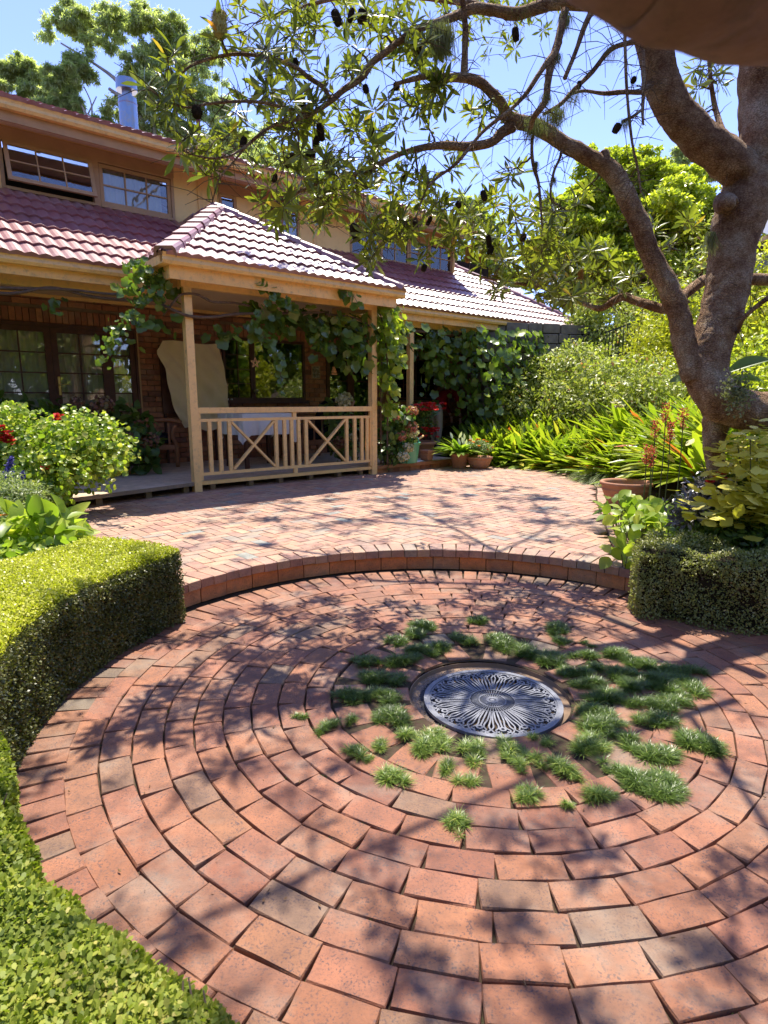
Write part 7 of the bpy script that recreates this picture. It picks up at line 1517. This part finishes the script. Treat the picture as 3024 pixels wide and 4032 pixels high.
shrub('wide shrub mottled cream, pink and green, rising behind the strap lilies', 'variegated_shrub', [(2150, 1510, 14.5, .95, .8, .55), (2280, 1450, 14.0, 1.0, .9, .55), (2400, 1490, 12.6, .8, .7, .45), (2060, 1590, 14.2, .75, .8, .42), (2260, 1570, 13.4, .9, .8, .45), (2420, 1590, 12.0, .6, .6, .45), (1990, 1640, 14.5, .5, .5, .3)], 40000, .095, 'shrub', stems=30)
o = thing('tall_grass_clump', 'tall fine green grass clump among the strap lilies below the variegated shrub', 'ornamental grass', tuple(gp(2370, 1790, .3))); PP = [strap_clump(None, (random.uniform(-.5, .5), random.uniform(-.3, .3), 0), 260, 1.05, .3, up=1.1, var0=.35) for _ in range(4)]; c_ = [np.concatenate([q[i] for q in PP]) for i in range(5)]; leaves('blades', L['strap'], tmpl_leaf(.016, 5, 0, .5, 'taper'), *c_[:4], c_[4], o, 'stuff')
flowers('flowers', 'creamp', np.array([tuple(at(2440 + random.uniform(-25, 25), 1600 + random.uniform(-12, 12), 9.0) - Vector(o.location)) for _ in range(6)]), .06, 5, o)
shrub('leafy green shrub beside the fork of the banksia trunk', 'green_shrub', [(2560, 1480, 11.2, .6, .4, .4), (2620, 1540, 10.8, .5, .4, .3), (2500, 1540, 11.4, .5, .4, .35)], 6000, .08, 'shrub', stems=12)
shrub('lime yellow shrub glowing between the two trunks', 'lime_shrub', [(2680, 1330, 12.5, .4, .3, .5), (2600, 1250, 13, .5, .5, .4), (2560, 1380, 13, .4, .4, .4), (2700, 1180, 13, .3, .4, .4)], 8000, .10, 'yellow', stems=12, tm=T_OVAL)
shrub('tangle of pale climbing leaves hanging over the old stone wall', 'climbing_shrub', [(2380, 1300, 14.8, .7, .5, .5), (2500, 1250, 14.5, .6, .5, .5), (2440, 1360, 14.2, .5, .4, .35), (2300, 1240, 15, .5, .5, .4), (2560, 1190, 14.5, .6, .5, .4), (2350, 1180, 15, .5, .5, .3)], 12000, .10, 'shrub', stems=20)
shrub('ferny bright green shrub in front of the iron railing', 'ferny_shrub', [(2600, 1440, 11.8, .4, .35, .3), (2540, 1310, 12.4, .4, .4, .3)], 4500, .09, 'yellow', stems=8, tm=T_NARROW)
shrub('yellow-green shrub at the right edge, right of the main trunk', 'lime_shrub', [(2960, 1170, 9, .4, .4, .5), (3040, 1080, 9, .5, .4, .5), (3020, 1280, 8.5, .5, .4, .5), (2940, 1330, 8.5, .3, .3, .4), (3100, 1200, 9, .5, .5, .6)], 12000, .09, 'yellow', stems=14)
shrub('mid green shrub low at the right edge behind the bent trunk', 'green_shrub', [(2920, 1430, 7.5, .35, .35, .3), (3020, 1420, 7.4, .4, .4, .35), (2980, 1510, 7, .4, .35, .25), (3080, 1350, 8, .5, .5, .5)], 7000, .075, 'dense', stems=10)
shrub('shaded green bank of foliage right of the vine, below the stone wall', 'green_shrub', [(2260, 1400, 17.5, .8, .5, .5), (2150, 1420, 17.5, .7, .5, .5)], 6000, .12, 'shrub', stems=8)
shrub('bushy screen of leaves behind the evergreen, along the right skyline', 'screen_bush', [(2900, 1000, 16, 1.2, 1, 1.2), (2750, 1150, 16, 1.2, 1, 1.0), (3050, 850, 17, 1.5, 1, 1.3), (2620, 1250, 15, 1.2, 1, .8), (3150, 1100, 16, 1.5, 1, 1.5)], 22000, .13, 'shrub', stems=12)
# big pleated leaf beside the trunk
o = thing('pleated_leaf_plant', 'large pleated palm-like leaves right of the tree fork, in front of the shrubs', 'plant', tuple(gp(2860, 1800, .4))); l_ = Vector(o.location)
for (u0, v0, u1, v1) in ((2860, 1470, 3040, 1400), (2870, 1500, 3010, 1490), (2720, 1500, 2640, 1495)):
    a_, b_ = at(u0, v0, 5.1) - l_, at(u1, v1, 5.0) - l_; d = b_ - a_; leaves('leaf', L['hyd'], tmpl_leaf(.38, 6, .35, .12), [tuple(a_)], [tuple(d)], [(0, -.6, .8)], d.length, [.7], o); m = MB(); m.tube([(0, 0, 0), (a_.x*.7, a_.y*.7, a_.z*.6), a_], .008, 5); m.build('stem', M['stem'], o)
# old stone wall and iron railing
sw = thing('stone_retaining_wall', 'old grey stone retaining wall in shade past the end of the verandah', 'wall', tuple(at(2300, 1480, 15.0)))
c = Vector(sw.location); Z0 = -.2; wl = Vector((1, .25, 0)).normalized(); sw.location = (c.x, c.y, Z0); sw.rotation_euler = (0, 0, math.atan2(.25, 1))
MB().box(-2.6, 4.4, .06, .5, 0, 3.55).build('core', M['soil'], sw)
for j in range(11):
    x = -2.6 + random.uniform(-.3, 0); z = 1.0 + j * .235
    while x < 4.4:
        w_ = random.uniform(.28, .62); m = MB(); dz = random.uniform(-.01, .01); m.prism([(x + .012, -.02 + random.uniform(-.02, .02)), (x + w_ - .012, -.02 + random.uniform(-.02, .02)), (x + w_ - .012, .12), (x + .012, .12)], z + dz, z + .215 + dz, .02, 0, True); m.build('stone', M['stone'], sw); x += w_
ir = thing('iron_railing', 'black iron railing with slim balusters above the stone wall', 'railing', tuple(at(2400, 1400, 13.5))); l_ = Vector(ir.location); a_, b_ = at(2380, 1420, 13.5) - l_, at(2580, 1355, 13.0) - l_; ht = Vector((0, 0, .62))
for off, nm in ((Vector((0, 0, 0)), 'bottom_rail'), (ht, 'top_rail'), (Vector((0, 0, .07)), 'bottom_rail')): MB().bar(a_ + off, b_ + off, .03, .03).build(nm, M['black'], ir)
for k in range(15): q = a_.lerp(b_, k / 14); MB().bar(q, q + ht, .016, .016, up=(0, 1, 0)).build('baluster', M['black'], ir)
# neighbouring building seen right of the trunk
nb = thing('neighbour_building', 'corner of a pale grey neighbouring building with cream eave, right of the main trunk', 'building', tuple(at(2985, 1200, 14))); l_ = Vector(nb.location); l_.z = 0; nb.location = l_
zt = at(2990, 975, 14).z
MB().box(0.02, 3.5, 0, 4, -.2, zt - .12).build('wall', simple('grey_wall', (.34, .34, .32), .8), nb); MB().box(-.25, 3.6, -.45, 4.4, zt + .0, zt + .10).build('eave', M['cream'], nb); MB().box(-.22, 3.6, -.40, -.02, zt - .12, zt - .001).build('soffit', M['darkwood'], nb)
m = MB(); m.add([(-.27, -.5, zt + .11), (3.7, -.5, zt + .11), (3.7, 2.0, zt + 1.2), (-.27, 2.0, zt + 1.2)], [(0, 1, 2, 3)]); m.build('roof', simple('slate_roof', (.16, .17, .20), .5), nb)
for k in range(2): MB().box(.35 + k*.9, .95 + k*.9, -.03, -.004, zt - 1.6, zt - .5).build('window', M['glass'], nb)
nr = thing('far_roof', 'bluish corrugated roof patch glimpsed over the red hip of the lower roof', 'building', tuple(at(1960, 1200, 21))); l_ = Vector(nr.location); nr.location = (l_.x, l_.y, 0); z1 = at(1960, 1120, 21).z
m = MB(); m.add([(-.3, 0, z1 - .8), (1.1, 0, z1 - .8), (1.1, 1.4, z1 + .1), (-.3, 1.4, z1 + .1)], [(0, 1, 2, 3)]); 
for k in range(14): m.bar((-.28 + k*.1, 0, z1 - .785), (-.28 + k*.1, 1.38, z1 + .11), .03, .03)
m.build('roof', simple('blue_metal_roof', (.22, .24, .32), .4), nr); MB().box(-.25, 1.05, .1, 1.3, -.3, z1 - .75).build('wall', M['stone'], nr)

# unseen trees added behind the viewer to fill the window reflections
bl = []
for k in range(95):
    a = math.radians(random.uniform(178, 368)); rr = random.uniform(24, 32); bl.append((rr * math.cos(a), 2 + rr * math.sin(a), random.uniform(1.0, 11.0), random.uniform(2.4, 4.6), random.uniform(2.2, 4.2), random.uniform(1.6, 3.2)))
tb_ = shell_leaves('reflection_trees', L['dense'], T_QUAD, bl, 90000, .8, .5, .2, .3, None, 'stuff'); tag(tb_, 'unseen belt of trees added behind the viewer for the window reflections', 'trees')

# ground cover on the beds either side
def cover(label, pts, n, sz, mat, tm, zf):
    P = []
    while len(P) < n:
        a = random.choice(pts); x, y = a[0] + random.gauss(0, a[2]), a[1] + random.gauss(0, a[3])
        if (Vector((x, y)) - CH).length < 3.25 and x < 1.6 or (Vector((x, y)) - CH).length < 2.75: continue
        if inside(Vector((x, y)), outline): continue
        P.append((x, y, zf(x, y) + random.uniform(.02, .22)))
    o = leaves('ground_cover', L[mat], tm, P, rdir(n) + np.array([0, 0, .2]), rdir(n) * .6 + np.array([0, 0, 1.0]), sz * (.6 + .7 * rng.random(n)), np.clip(.4 + .2 * rng.normal(size=n), 0, 1)); return tag(o, label, 'ground cover', kind='stuff')
cover('low green ground cover in the soil between the tall box hedge and the deck', [(-3.4, 4.6, .5, .7), (-4.6, 5.2, .9, 1.0), (-4.2, 3.2, .9, .9), (-5.8, 6.0, .9, .9)], 15000, .06, 'round', T_ROUND, lambda x, y: ZP + .02)
cover('low dark ground cover in the bed right of the box hedge and tree', [(4.4, 3.4, .7, .7), (4.6, 5.2, .9, 1.0), (6.0, 4.2, 1.1, 1.1), (3.9, 2.0, .6, .8)], 16000, .07, 'hyd', T_OVAL, lambda x, y: bed_h(x, y) if y > 3.4 else .05)
